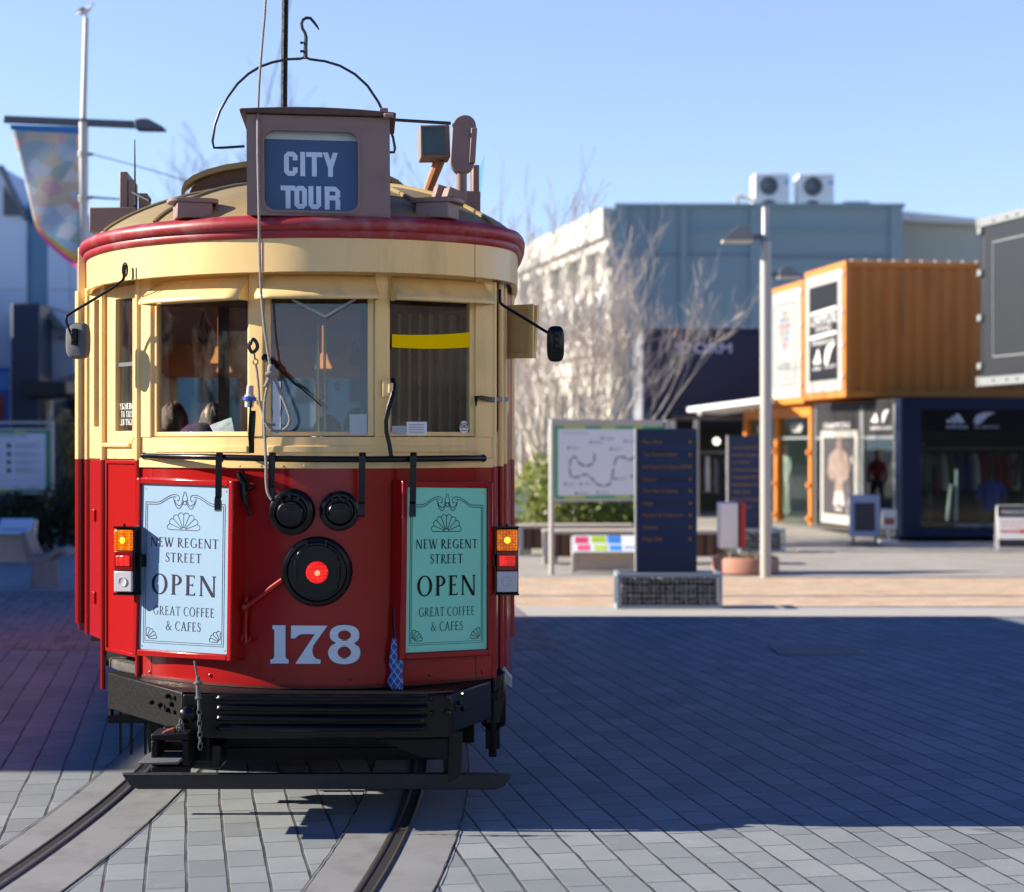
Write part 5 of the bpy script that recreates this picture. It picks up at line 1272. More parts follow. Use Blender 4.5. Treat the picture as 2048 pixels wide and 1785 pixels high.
def cells(scale, pal, stretch):
    mp_ = nn(t,'ShaderNodeMapping'); mp_.inputs['Scale'].default_value = stretch; mp_.inputs['Rotation'].default_value = (0,.5,0); t.links.new(tc, mp_.inputs[0])
    vo_ = nn(t,'ShaderNodeTexVoronoi'); vo_.inputs['Scale'].default_value = scale; t.links.new(mp_.outputs[0], vo_.inputs['Vector'])
    sp2 = nn(t,'ShaderNodeSeparateColor'); t.links.new(vo_.outputs['Color'], sp2.inputs[0]); cr_ = nn(t,'ShaderNodeValToRGB'); cr_.color_ramp.interpolation = 'CONSTANT'; el_ = cr_.color_ramp.elements
    for i_, c__ in enumerate(pal):
        x_ = el_[0] if i_ == 0 else (el_[1] if i_ == 1 else el_.new(i_/len(pal))); x_.position = i_/len(pal); x_.color = (*c__, 1)
    t.links.new(sp2.outputs[0], cr_.inputs[0]); return cr_.outputs[0], vo_.outputs['Distance'], sp2.outputs[1]
pal1 = [(.03,.42,.22),(.70,.78,.84),(.04,.30,.62),(.02,.30,.18),(.80,.33,.06),(.60,.70,.80),(.10,.55,.55),(.75,.60,.10),(.30,.62,.75)]
pal2 = [(.85,.86,.85),(.05,.35,.65),(.80,.20,.25),(.04,.45,.25),(.85,.60,.12),(.55,.75,.85)]
k1, d1_, r1 = cells(2.3, pal1, (1.6,1,.8)); k2, d2_, r2 = cells(5.5, pal2, (1,1,1.5))
c_ = mixc(t, mth(t,'MULTIPLY', mth(t,'GREATER_THAN', r2, .55), .85), k1, k2); c_ = mixc(t, .06, c_, (.75,.84,.92))
tr_ = nn(t,'ShaderNodeBsdfTranslucent'); t.links.new(c_, tr_.inputs[0]); mx_ = nn(t,'ShaderNodeMixShader'); mx_.inputs[0].default_value = .55
t.links.new(b.outputs[0], mx_.inputs[1]); t.links.new(tr_.outputs[0], mx_.inputs[2]); t.links.new(mx_.outputs[0], t.nodes['Material Output'].inputs[0])
mb = MB(); n_ = 14
def ban(u, v):
    top = (20+142*u, 250+4*u); bot = (72+84*u, 455+85*u**.75)
    px = top[0]*(1-v)+bot[0]*v; py = top[1]*(1-v)+bot[1]*v; p = P(px, py, L_-.03); p.y += .03*math.sin(u*5+v*4)*v; return p
mb.grid(ban, n_, n_*2); o = mb.build('street_banner', m, base=P(90,250,L_)); so = o.modifiers.new('t','SOLIDIFY'); so.thickness = .004
for nm, v0, v1, c__ in (('top_hem',.0,.05,(.03,.20,.48)),('bottom_hem',.955,1.0,(.85,.12,.35)),('yellow_stripe',.915,.955,(.85,.55,.03))):
    mb = MB(); mb.grid(lambda u, v: ban(u, v0+(v1-v0)*v)+V((0,-.008,0)), n_, 2); mb.build(nm, mat('hem_'+nm, c__, .7), o, smooth=0)
tag(o, 'colourful tapering street banner hanging from the arm of the left lamp', 'banner')
# gull
gb = P(173,37,L_); e = empty('seagull', gb); tag(e, 'small gull with white head and grey back standing on the left lamp', 'gull')
mb = MB(); R = []
sp_ = [(-.17,.055,.006),(-.12,.07,.018),(-.06,.085,.040),(0,.10,.048),(.05,.13,.040),(.075,.165,.027),(.085,.195,.026),(.105,.205,.018),(.13,.20,.004)]
for x, z, r in sp_: R.append([gb+V((x*.75, r*.8*math.cos(a), z*.85+.0+r*.8*math.sin(a))) for a in [2*math.pi*k/12 for k in range(12)]])
mb.rings(R); part(mb, 'body', M_whitep, e, smooth=80)
mb = MB()
for s in (-1, 1): mb.grid(lambda u, v, s=s: gb+V(((-.17+.20*u)*.75, s*(.030+.008*math.sin(u*3)), (.055+.05*u+.05*v*(1-abs(2*u-1))+.01)*.9)), 8, 3)
o = part(mb, 'wing', mat('gull_grey', (.25,.27,.3), .7), e, smooth=80); o.modifiers.new('t','SOLIDIFY').thickness = .012
mb = MB()
for s in (-.012, .012): mb.tube([gb+V((0,s,.0)), gb+V((0,s,.055))], .004, 5)
part(mb, 'leg', mat('gull_leg', (.3,.05,.03), .6), e)
mb = MB(); mb.tube(smooth_path([P(186,309,L_), P(300,340,20.8), P(420,375,21.2), P(560,400,21.8)], 4), .006, 5); tag(mb.build('span_wire', M_iron), 'thin overhead wire running from the left lamp behind the tram', 'wire', 'overhead wires')
mb = MB(); mb.tube([P(186,395,L_), P(208,397,20.5), P(300,402,20.8)], [.012,.012,.006], 6); tag(mb.build('span_wire', M_iron), 'short thick wire clamped low on the left lamp', 'wire', 'overhead wires')
mb = MB(); mb.tube(smooth_path([P(590,-60,30), P(565,80,32), P(540,180,35), P(520,260,38)], 4), .010, 5); tag(mb.build('span_wire', M_iron), 'faint overhead wire slanting down behind the trolley pole', 'wire', 'overhead wires')

# --- directory signs on stone gabions
M_stone = mat('gabion_stone', (.16,.165,.17), .8, var=.5, vscale=12)
def gabion(e, x0, x1, y0, y1, h, ny, nx_, nz):
    mb = MB(); r = .022
    for z in (0.0, h-r*2):
        for y in (y0, y1-2*r): mb.box(x0, x1, y, y+2*r, z, z+2*r)
        for x in (x0, x1-2*r): mb.box(x, x+2*r, y0+2*r, y1-2*r, z, z+2*r)
    for x in (x0, x1-2*r):
        for y in (y0, y1-2*r): mb.box(x, x+2*r, y, y+2*r, 2*r, h-2*r)
    part(mb, 'gabion_frame', mat('gabion_frame', (.30,.36,.42), .5, metal=.2), e, bevel=.004)
    rs = random.Random(int(x0*100)); mb = MB(); d = .085
    for i in range(int((x1-x0-.05)/d)):
        for k in range(int((h-.05)/d)):
            for face in (0, 1):
                c = V((x0+.065+i*d+rs.uniform(-.015,.015), (y0+.06) if face == 0 else (y0+.06+rs.uniform(.05, y1-y0-.15)), .065+k*d+rs.uniform(-.012,.012)))
                if face == 1 and k < int((h-.05)/d)-1: continue
                mb.sphere(c, .040*rs.uniform(.75,1.2), 6, 4, (rs.uniform(.8,1.2), .8, rs.uniform(.7,1.1)))
    for j in range(int((y1-y0-.1)/d)):
        for k in range(int((h-.05)/d)):
            mb.sphere((x0+.06, y0+.1+j*d+rs.uniform(-.01,.01), .065+k*d), .042*rs.uniform(.8,1.15), 6, 4, (.8,1,.9))
    o = part(mb, 'gabion_stones', M_stone, e, smooth=25); o['kind'] = 'stuff'
    mb = MB(); mb.box(x0+.06, x1-.06, y0+.09, y1-.04, .03, h-.07); part(mb, 'gabion_core', M_wblack, e)
    mb = MB()
    for i in range(1, int((x1-x0)/.05)): mb.box(x0+i*.05-.0018, x0+i*.05+.0018, y0+.004, y0+.008, .02, h-.02)
    for k in range(1, int(h/.05)): mb.box(x0+.02, x1-.02, y0+.010, y0+.014, k*.05-.0018, k*.05+.0018)
    part(mb, 'gabion_mesh', M_galv, e)
def directory(px0, px1, pyt, Y, gx0, gx1, gh, lines, label, mirrored=False):
    x0, x1 = PX(px0,Y), PX(px1,Y); yb = Y-.25; zt = PZ(pyt,Y)
    e = empty('directory_sign', ((x0+x1)/2, Y, 0)); tag(e, label, 'directory sign', 'navy directory signs on stone gabions')
    gabion(e, gx0, gx1, yb, yb+.5, gh, 4, 10, 4)
    mb = MB(); mb.box(x0, x1, Y-.055, Y+.055, gh+.001, zt); pn = part(mb, 'sign_panel', M_navy, e, bevel=.006)
    mb = MB(); mb.box(x0-.018, x0+.002, Y-.065, Y+.065, gh+.001, zt+.002); part(mb, 'edge_strip', M_galv, e)
    W_ = x1-x0; mb = MB(); mb2 = MB(); k = 0
    H_ = zt-gh
    for i, (word, wd, v) in enumerate(lines):
        z = gh+H_*v; text(mb, word, (x0+W_*.10, Y-.0575, z), (1,0,0), (0,0,1), .040, wid=W_*wd)
        if not mirrored: q = [(x0+W_*.87, Y-.0575, z-.004), (x0+W_*.915, Y-.0575, z+.019), (x0+W_*.87, Y-.0575, z+.042)]; mb.poly(q)
        mb2.box(x0+W_*.05, x0+W_*.93, Y-.0565, Y-.054, z-.06-.012, z-.012)
    part(mb2, 'name_strip', mat('strip_navy', (.006,.022,.10), .35, var=.1), e)
    part(mb, 'lettering', M_gold, e, smooth=0); return e
L1 = [('MetroMart',.33,.895),('The General Store',.56,.808),('NZ Pops & Handbags (0800)',.78,.722),('Stencil',.22,.635),('Pure Hair & Beauty',.59,.555),('Hapa',.17,.468),('Hunters & Collectors',.66,.385),('Cosmic',.24,.300),('Cozy Cafe',.32,.218)]
directory(1273,1393,858,19.05, PX(1233,18.8), PX(1445,18.8), .392, L1, 'larger navy directory sign on a stone gabion in front of the map board')
L2_ = [('Scorpio Books & Cafe',.84,.86),('Barkers & Johnson',.80,.78),('Toi Toi Shoes',.46,.70),('Kathmandu Accessories',.86,.62),('Longridge Shirts',.72,.54),('Ballantynes Store',.74,.46),('Office Arts',.46,.38),('Beadz Unlimited',.70,.30),('Mrs Nook',.5,.22)]
directory(1456,1532,872,29.0, PX(1480,28.8), PX(1570,28.8), .40, L2_, 'smaller navy directory sign farther back behind the lamp post', True)

# --- map board and information board
def info_board(pxl, pxr, py_top, py_pan_t, py_pan_b, Y, label, kind, Yr=None):
    Yr = Yr or Y; a = V((PX(pxl,Y), Y, 0)); b_ = V((PX(pxr,Yr), Yr, 0)); u = (b_-a).normalized(); n = V((u.y,-u.x,0)); W_ = (b_-a).length
    zt, z1, z0 = PZ(py_top,Y), PZ(py_pan_t,Y), PZ(py_pan_b,Y)
    e = empty('map_board' if kind == 'map' else 'information_board', (a+b_)/2); tag(e, label, 'map board' if kind == 'map' else 'information board')
    for q in (a, b_):
        mb = MB(); mb.obox(q+V((0,0,zt/2)), u*.055, n*.07, V((0,0,zt))); part(mb, 'post', M_galv, e, bevel=.006)
    mb = MB(); mb.obox((a+b_)/2+V((0,0,zt-.03)), u*(W_-.056), n*.05, V((0,0,.05))); part(mb, 'top_rail', M_galv, e, bevel=.006)
    def S(x, z, o=0): return a+u*(.03+x*(W_-.06))+n*o+V((0,0,z0+(z1-z0)*z))
    def bxx(mb, x0, x1, q0, q1, o1, o0): mb.hexa([S(x0,q0,o1),S(x1,q0,o1),S(x1,q0,o0),S(x0,q0,o0),S(x0,q1,o1),S(x1,q1,o1),S(x1,q1,o0),S(x0,q1,o0)])
    mb = MB(); bxx(mb, 0,1,-.045,1.045,.0,-.05); pan = part(mb, 'panel_frame', M_galv, e, bevel=.005)
    mb = MB(); bxx(mb, .0,1,0,1,.004,.0005); part(mb, 'green_border', M_green, e)
    mb = MB()
    for x0, x1, q0, q1 in ((.09,.28,.962,.998),(.42,.55,.962,.998),(.72,.80,.962,.998),(.09,.28,.002,.035),(.55,.68,.002,.035)): bxx(mb, x0,x1,q0,q1,.006,.0045)
    part(mb, 'lime_border', M_lime, e)
    mb = MB(); bxx(mb, .035,.965,.04,.958,.0065,.0045); part(mb, 'sheet', M_paper, e)
    asp = W_/(z1-z0); dk = MB(); gy = MB()
    def dot(mb, x, z, r, o=.0085): mb.poly([S(x+r*math.cos(t)/asp*.8, z+r*math.sin(t), o) for t in [2*math.pi*k/8 for k in range(8)]])
    if kind == 'map':
        route = cat2([(.36,.62),(.355,.50),(.30,.45),(.23,.48),(.19,.57),(.155,.55),(.14,.42),(.16,.30),(.22,.30),(.28,.33),(.34,.27),(.38,.20),(.45,.17),(.51,.22),(.53,.38),(.56,.55),(.62,.57),(.68,.53),(.75,.60),(.82,.66),(.86,.62)], 5)
        r = ribbon2([(x*asp, z) for x, z in route], .022)
        for i in range(len(r)-1):
            if i % 6 != 5: dk.poly([S(p.x/asp, p.y, .0085) for p in (r[i][0], r[i+1][0], r[i+1][1], r[i][1])])
        rs = random.Random(5)
        for x, z in ((.43,.83),(.13,.70),(.33,.78),(.64,.79),(.51,.68),(.10,.20),(.24,.20),(.20,.07),(.39,.08),(.55,.27),(.70,.30),(.80,.80),(.88,.4),(.8,.2)):
            dot(dk, x, z, .022); 
            for k in range(2): gy.poly([S(xx, zz, .0085) for xx, zz in ((x+.02,z-.018+k*.022),(x+.02+rs.uniform(.05,.10),z-.018+k*.022),(x+.02+rs.uniform(.05,.10),z-.010+k*.022),(x+.02,z-.010+k*.022))])
        text(gy, 'Central City Tramway', S(.08,.885,.0085), u, (0,0,1), .035, wid=.22*W_)
    else:
        text(dk, 'Central City', S(.60,.90,.0085), u, (0,0,1), .05, wid=.21*W_)
        for k in range(4):
            z = .72-.135*k; dk.poly([S(x, zz, .0085) for x, zz in ((.655,z),(.69,z),(.69,z+.07),(.655,z+.07))])
            for j in range(4): gy.poly([S(x, zz, .0085) for x, zz in ((.72,z+.06-j*.02),(.93-.04*((j*7+k) % 3),z+.06-j*.02),(.93-.04*((j*7+k) % 3),z+.068-j*.02),(.72,z+.068-j*.02))])
        for k in range(16): gy.poly([S(x, zz, .0085) for x, zz in ((.1,.75-.038*k),(.56-.05*(k*5 % 3),.75-.038*k),(.56-.05*(k*5 % 3),.76-.038*k),(.1,.76-.038*k))])
        dot(dk, .70, .075, .015); dot(dk, .90, .07, .015)
        for x in (.72,.84): gy.poly([S(xx, zz, .0085) for xx, zz in ((x,.068),(x+.045,.068),(x+.045,.082),(x,.082))])
    part(dk, 'map_print' if kind == 'map' else 'print', M_txd, e, smooth=0); part(gy, 'caption_print', M_tx, e, smooth=0)
info_board(1103,1332,838,852,998,23.9,'map board with green border and winding black route on two steel posts','map',Yr=24.6)
info_board(-155,104,842,862,984,29.6,'shaded information board with green border at the left edge','info')
# --- low reading lecterns
def lectern(pxa, pxb, Y, zt, label, bright):
    x0, x1 = PX(pxa,Y), PX(pxb,Y); e = empty('reading_lectern', ((x0+x1)/2, Y, 0)); tag(e, label, 'lectern', 'low reading lecterns')
    M_tanp = mat('lectern_tan', (.52,.43,.33), .6)
    mb = MB(); mb.prism([(0,0),(.06,0),(.30,zt-.0),(.16,zt-.02),(-.10,zt-.22)], (x0,Y,0), (0,1,0), (0,0,1), (.06,0,0)); mb.prism([(0,0),(.06,0),(.30,zt-.0),(.16,zt-.02),(-.10,zt-.22)], (x1-.06,Y,0), (0,1,0), (0,0,1), (.06,0,0)); part(mb, 'end_frame', M_galv, e, bevel=.008)
    mb = MB(); mb.box(x0+.061, x1-.061, Y+.02, Y+.05, .03, zt-.18); part(mb, 'front_panel', M_tanp, e)
    a, b_ = V((x0+.03,Y-.11,zt-.21)), V((x0+.03,Y+.17,zt+.0)); v = b_-a; u = V((x1-x0-.06,0,0)); n = u.cross(v).normalized(); n = n if n.z > 0 else -n
    mb = MB(); mb.hexa([a,a+u,a+u+v,a+v,a+n*.02,a+u+n*.02,a+u+v+n*.02,a+v+n*.02]); part(mb, 'sloping_top', M_paper, e)
    cols = [((.02,.20,.50,.92),(.60,.06,.14)),((.24,.44,.55,.95),(.36,.55,.04)),((.46,.64,.5,.98),(.04,.22,.65)),((.05,.22,.06,.42),(.70,.12,.22)),((.27,.45,.06,.42),(.45,.62,.10)),((.48,.64,.06,.40),(.05,.30,.75)),((.68,.96,.2,.3),(.2,.3,.5))]
    for (u0,u1,v0,v1), c in cols:
        mb = MB(); mb.poly([a+u*x+v*z+n*.023 for x, z in ((u0,v0),(u1,v0),(u1,v1),(u0,v1))]); part(mb, 'printed_picture', mat('print_%d_%d_%d' % tuple(int(x*99) for x in c), c, .5, var=.3, vscale=9), e, smooth=0)
lectern(1143,1300,24.2,.50,'sunlit lectern with a bright picture panel under the map board',1)
lectern(-120,66,26.0,.66,'shaded lectern behind the left bench',0)
# --- benches
M_slat = mat('bench_timber', (.12,.055,.032), .7, var=.3, vscale=8, stretch=(1,1,.2)); M_top = mat('bench_top', (.52,.46,.38), .7, var=.1)
def slat_bench(pxa, pxb, Y, h, label):
    x0, x1 = PX(pxa,Y), PX(pxb,Y); e = empty('slatted_bench', ((x0+x1)/2,Y,0)); tag(e, label, 'bench', 'long slatted benches behind the signs')
    mb = MB(); mb.box(x0, x1, Y-.03, Y+.5, h-.055, h); part(mb, 'seat', M_top, e, bevel=.008)
    mb = MB(); mb.box(x0+.05, x1-.05, Y+.06, Y+.44, .12, h-.06); part(mb, 'core', M_wblack, e)
    n_ = int((x1-x0)/.16)
    for i in range(n_):
        mb = MB(); xx = x0+.12+i*(x1-x0-.24)/n_; mb.box(xx, xx+.125, Y+.01, Y+.045, .12, h-.058); part(mb, 'slat', M_slat, e, bevel=.004)
    for xx in (x0+.01, (x0+x1)/2, x1-.25):
        mb = MB(); mb.box(xx, xx+.22, Y+.07, Y+.4, 0, .118); part(mb, 'foot', M_kerb, e, bevel=.01)
    for xx in (x0, x1-.09):
        mb = MB(); mb.box(xx, xx+.10, Y-.02, Y+.055, .12, h-.057); part(mb, 'end_post', M_galv, e, bevel=.005)
slat_bench(1034,1268,27.9,PZ(1050,27.9),'farther slatted bench in front of the sunlit hedge')
slat_bench(1085,1470,25.9,PZ(1061,25.9),'nearer long slatted bench behind the map board')
Yb = 21.6; e = empty('stone_bench', (PX(85,Yb),Yb,0)); tag(e, 'weathered grey bench with a curled timber seat in the shade on the left', 'bench')
M_weath = mat('weathered_timber', (.30,.27,.245), .85, var=.25, vscale=12, bump=.4, stretch=(1,1,.4))
mb = MB(); mb.hexa([P(60,1180,Yb-.05),P(118,1180,Yb-.05),P(120,1172,Yb+.4),P(62,1172,Yb+.4),P(66,1122,Yb-.02),P(116,1122,Yb-.02),P(116,1120,Yb+.35),P(66,1120,Yb+.35)]); part(mb, 'pedestal', M_weath, e, bevel=.02)
mb = MB(); pts = smooth_path([P(56,1118,Yb), P(75,1122,Yb), P(95,1116,Yb), P(112,1104,Yb), P(128,1104,Yb), P(134,1112,Yb)], 4); mb.path([p+V((0,.2,0)) for p in pts], .46, .075, side=(0,1,0)); part(mb, 'seat', M_weath, e, bevel=.02)
mb = MB(); mb.path([p+V((0,.25,0)) for p in smooth_path([P(58,1115,Yb), P(52,1098,Yb), P(46,1078,Yb), P(42,1066,Yb)], 4)], .44, .085, side=(0,1,0)); part(mb, 'backrest', M_weath, e, bevel=.03)
# --- white and red switch cabinet on the round planter
Yp = 23.9; pc = V((PX(1496,Yp), Yp+.25, 0))
e = empty('round_planter', pc); tag(e, 'low round terracotta planter with dry plants beside the lamp post', 'planter')
mb = MB(); mb.lathe([(.40,0),(.46,.03),(.46,.20),(.44,.235),(.40,.235),(.38,.18),(.01,.17)], pc, (0,0,1), 36); part(mb, 'bowl', mat('terracotta', (.42,.20,.145), .8, var=.15, vscale=5, dirt=(.3,.22,.19), dirt_amt=.3), e, smooth=50)
rs = random.Random(11); mb = MB()
for i in range(260):
    a = rs.uniform(0,6.28); r = .36*math.sqrt(rs.random()); c = pc+V((r*math.cos(a), r*math.sin(a), .18)); h = rs.uniform(.05,.19); d = V((rs.uniform(-.05,.05), rs.uniform(-.05,.05), h)); s = V((rs.uniform(-1,1), rs.uniform(-1,1), 0)).normalized()*.009
    mb.poly([c-s, c+s, c+d])
part(mb, 'dry_plants', mat('dry_grass', (.36,.33,.14), .8, var=.4, vscale=5), e, smooth=0)
cb = V((PX(1465,Yp), Yp+.2, .20)); e = empty('switch_cabinet', cb); tag(e, 'white cabinet with one red side standing in the round planter', 'cabinet')
x0, x1 = PX(1440,Yp), PX(1476,Yp); z0, z1 = PZ(1098,Yp), PZ(1006,Yp)
mb = MB(); mb.hexa([(x0,Yp+.0,z0),(x1,Yp+.0,z0),(x1+.02,Yp+.36,z0),(x0,Yp+.36,z0),(x0,Yp+.0,z1),(x1,Yp+.0,z1),(x1+.02,Yp+.36,z1),(x0,Yp+.36,z1)]); part(mb, 'cabinet_body', M_whitep, e, bevel=.02)
mb = MB(); mb.box(x1+.035, PX(1492,Yp), Yp+.03, Yp+.33, z0, z1-.01); part(mb, 'red_side', mat('cabinet_red', (.45,.03,.03), .5), e, bevel=.012)
for xx in (x0+.09, x1-.03):
    mb = MB(); mb.box(xx, xx+.035, Yp+.15, Yp+.2, .17, z0); part(mb, 'leg', M_galv, e)

# --- hedge and bushes (leaf by leaf)
def leaves(name, blobs, n, size, m, base, label, cat, seed=1, stem=None):
    rs = random.Random(seed); mb = MB()
    for i in range(n):
        cx, cy, cz, rx, ry, rz = rs.choice(blobs)
        a = rs.uniform(0,6.283); zc = rs.uniform(-1,1); r = (.55+.5*rs.random()) if rs.random() < .8 else rs.random()
        p = V((cx+rx*r*math.sqrt(1-zc*zc)*math.cos(a), cy+ry*r*math.sqrt(1-zc*zc)*math.sin(a), max(.02, cz+rz*r*zc)))
        d = V((rs.uniform(-1,1), rs.uniform(-1,1), rs.uniform(-.6,1))).normalized(); s = d.orthogonal().normalized(); s.rotate(Matrix.Rotation(rs.uniform(0,6.28), 3, d)); L = size*rs.uniform(.6,1.3); up = d.cross(s)
        mb.poly([p-s*L, p+up*L*.45, p+s*L, p-up*L*.45])
    e = empty(name, base); tag(e, label, cat)
    part(mb, 'foliage', m, e, smooth=0, recalc=False)
    mb = MB()
    for cx, cy, cz, rx, ry, rz in blobs: mb.tube([(cx,cy,0),(cx+.05,cy,cz)], [.04,.015], 6)
    part(mb, 'stem', mat('stem_brown', (.10,.07,.05), .9), e)
    return e
def leafmat(name, a, b_):
    m = bpy.data.materials.new(name); m.use_nodes = True; t = m.node_tree; b = t.nodes['Principled BSDF']
    oi = nn(t,'ShaderNodeNewGeometry'); t.links.new(mixc(t, oi.outputs['Random Per Island'], a, b_), b.inputs['Base Color']); b.inputs['Roughness'].default_value = .55
    tr = nn(t,'ShaderNodeBsdfTranslucent'); tr.inputs[0].default_value = (b_[0]*1.3, b_[1]*1.3, b_[2], 1); mx = nn(t,'ShaderNodeMixShader'); mx.inputs[0].default_value = .3
    t.links.new(b.outputs[0], mx.inputs[1]); t.links.new(tr.outputs[0], mx.inputs[2]); t.links.new(mx.outputs[0], t.nodes['Material Output'].inputs[0]); return m
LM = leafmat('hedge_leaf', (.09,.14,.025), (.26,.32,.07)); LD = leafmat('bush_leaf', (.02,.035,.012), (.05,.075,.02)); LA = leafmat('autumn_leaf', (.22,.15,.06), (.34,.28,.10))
Yh = 29.5; bl_ = []
for i in range(9):
    px = 1070+i*34; top = PZ([915,905,925,950,985,1000,1003,1005,1008][i], Yh); bl_.append((PX(px,Yh), Yh+.6, top*.5, .42, .6, top*.52))
leaves('hedge', bl_, 7000, .060, LM, (PX(1160,Yh),Yh+.5,0), 'rounded green hedge sunlit at its left end behind the benches', 'hedge', 2)
bl_ = [(PX(px,28.8), 29.2, z, .5, .5, z) for px, z in ((112,.6),(140,.7),(168,.6),(195,.6),(60,.45),(20,.5),(-30,.5))]
leaves('dark_bush', bl_, 4000, .06, LD, (PX(140,28.8),29.2,0), 'dark bush in the shade behind the left information board', 'bush', 3)
bl_ = [(PX(px,31), 31.2, PZ(py,31), .28, .3, .34) for px, py in ((125,855),(140,880),(150,905),(135,925),(160,870))]
leaves('autumn_bush', bl_, 900, .05, LA, (PX(140,31),31.2,0), 'thin bush with yellow and brown leaves left of the tram', 'bush', 4)
mb = MB(); Yw = 30.0; mb.box(PX(18,Yw), PX(74,Yw), Yw, Yw+.6, 0, PZ(985,Yw)-.1); e = empty('litter_bin', (PX(46,Yw),Yw+.3,0)); tag(e, 'black litter bin standing under the left information board', 'bin'); part(mb, 'bin_body', mat('bin_black', (.012,.016,.016), .6), e, bevel=.05)
mb = MB(); mb.box(PX(14,Yw), PX(78,Yw), Yw-.05, Yw+.65, PZ(985,Yw)-.1, PZ(985,Yw)-.03); part(mb, 'lid', M_wblack, e, bevel=.02)

# --- bare trees
def bare_tree(name, base, hgt, spread, stems, depth, seed, label, m, mt, r0, lean=0, group=None, tip=.0035, kids=(2,4)):
    rs = random.Random(seed); tr = MB(); br = MB(); tw = MB(); base = V(base)
    def grow(p, d, L, r, lev):
        n_ = 4; pts = [p]; q = p; dd = d.copy()
        for i in range(n_):
            dd = (dd+V((rs.uniform(-.14,.14), rs.uniform(-.14,.14), rs.uniform(-.02,.16)))).normalized(); q = q+dd*L/n_; pts.append(q)
        rr = [max(tip, r*(1-.5*i/n_)) for i in range(n_+1)]
        (tr if lev == 0 else (br if lev < depth-1 else tw)).tube(pts, rr, 6 if lev < 2 else 4, caps=False)
        if lev >= depth: return
        for k in range(rs.randint(*kids)+(1 if lev < 2 else 0)):
            i = rs.randint(1, n_); pp = pts[i]; ax = dd.orthogonal().normalized(); ax.rotate(Matrix.Rotation(rs.uniform(0,6.28), 3, dd))
            nd = dd.copy(); nd.rotate(Matrix.Rotation(math.radians(rs.uniform(12,36)), 3, ax)); nd.z += .10
            grow(pp, nd.normalized(), L*rs.uniform(.52,.78), rr[i]*.66, lev+1)
    for s in range(stems):
        a = 2*math.pi*s/stems+rs.uniform(-.3,.3); t_ = rs.uniform(.35,1)*spread
        d = V((math.cos(a)*t_+lean, math.sin(a)*t_, 1)).normalized(); grow(base+V((math.cos(a)*.10, math.sin(a)*.10, 0)), d, hgt*rs.uniform(.36,.48), r0*rs.uniform(.7,1), 0)
    e = empty(name, base); tag(e, label, 'tree', group)
    part(tr, 'trunk', m, e, smooth=80, recalc=False); part(br, 'branches', m, e, smooth=80, recalc=False); part(tw, 'twigs', mt, e, smooth=80, recalc=False); return e
M_bark = mat('pale_bark', (.70,.65,.56), .85, var=.2, vscale=9); M_twig = mat('twig_red', (.62,.54,.46), .8, var=.15); M_fartwig = mat('twig_far', (.30,.30,.32), .9, var=.1)
bare_tree('bare_tree', (PX(1128,31.5), 31.5, .0), 6.6, .95, 14, 5, 41, 'wide bare tree with many pale stems in front of the white building', M_bark, M_twig, .058, lean=.0, tip=.0055, kids=(2,3))
bare_tree('bare_tree', (PX(520,75), 75, 0), 16.5, .30, 3, 5, 5, 'tall faint bare tree far behind the destination box', M_fartwig, M_fartwig, .18, tip=.012)

e = empty('stain_plate', (2.6,15.05,0)); tag(e, 'flat reddish plate added in place of a stain on the shaded paving', 'stain plate')  # plate added where the paving has only a reddish stain
mb = MB(); mb.box(2.30,2.92,14.75,15.35,.001,.012); part(mb, 'plate', mat('stain_reddish', (.21,.17,.16), .7, var=.3, vscale=12), e, bevel=.003)
mb = MB()
for x0, x1, y0, y1 in ((2.25,2.297,14.7,15.4),(2.923,2.97,14.7,15.4),(2.297,2.923,14.7,14.747),(2.297,2.923,15.353,15.4)): mb.box(x0,x1,y0,y1,.001,.010)
part(mb, 'rim', M_conc, e)
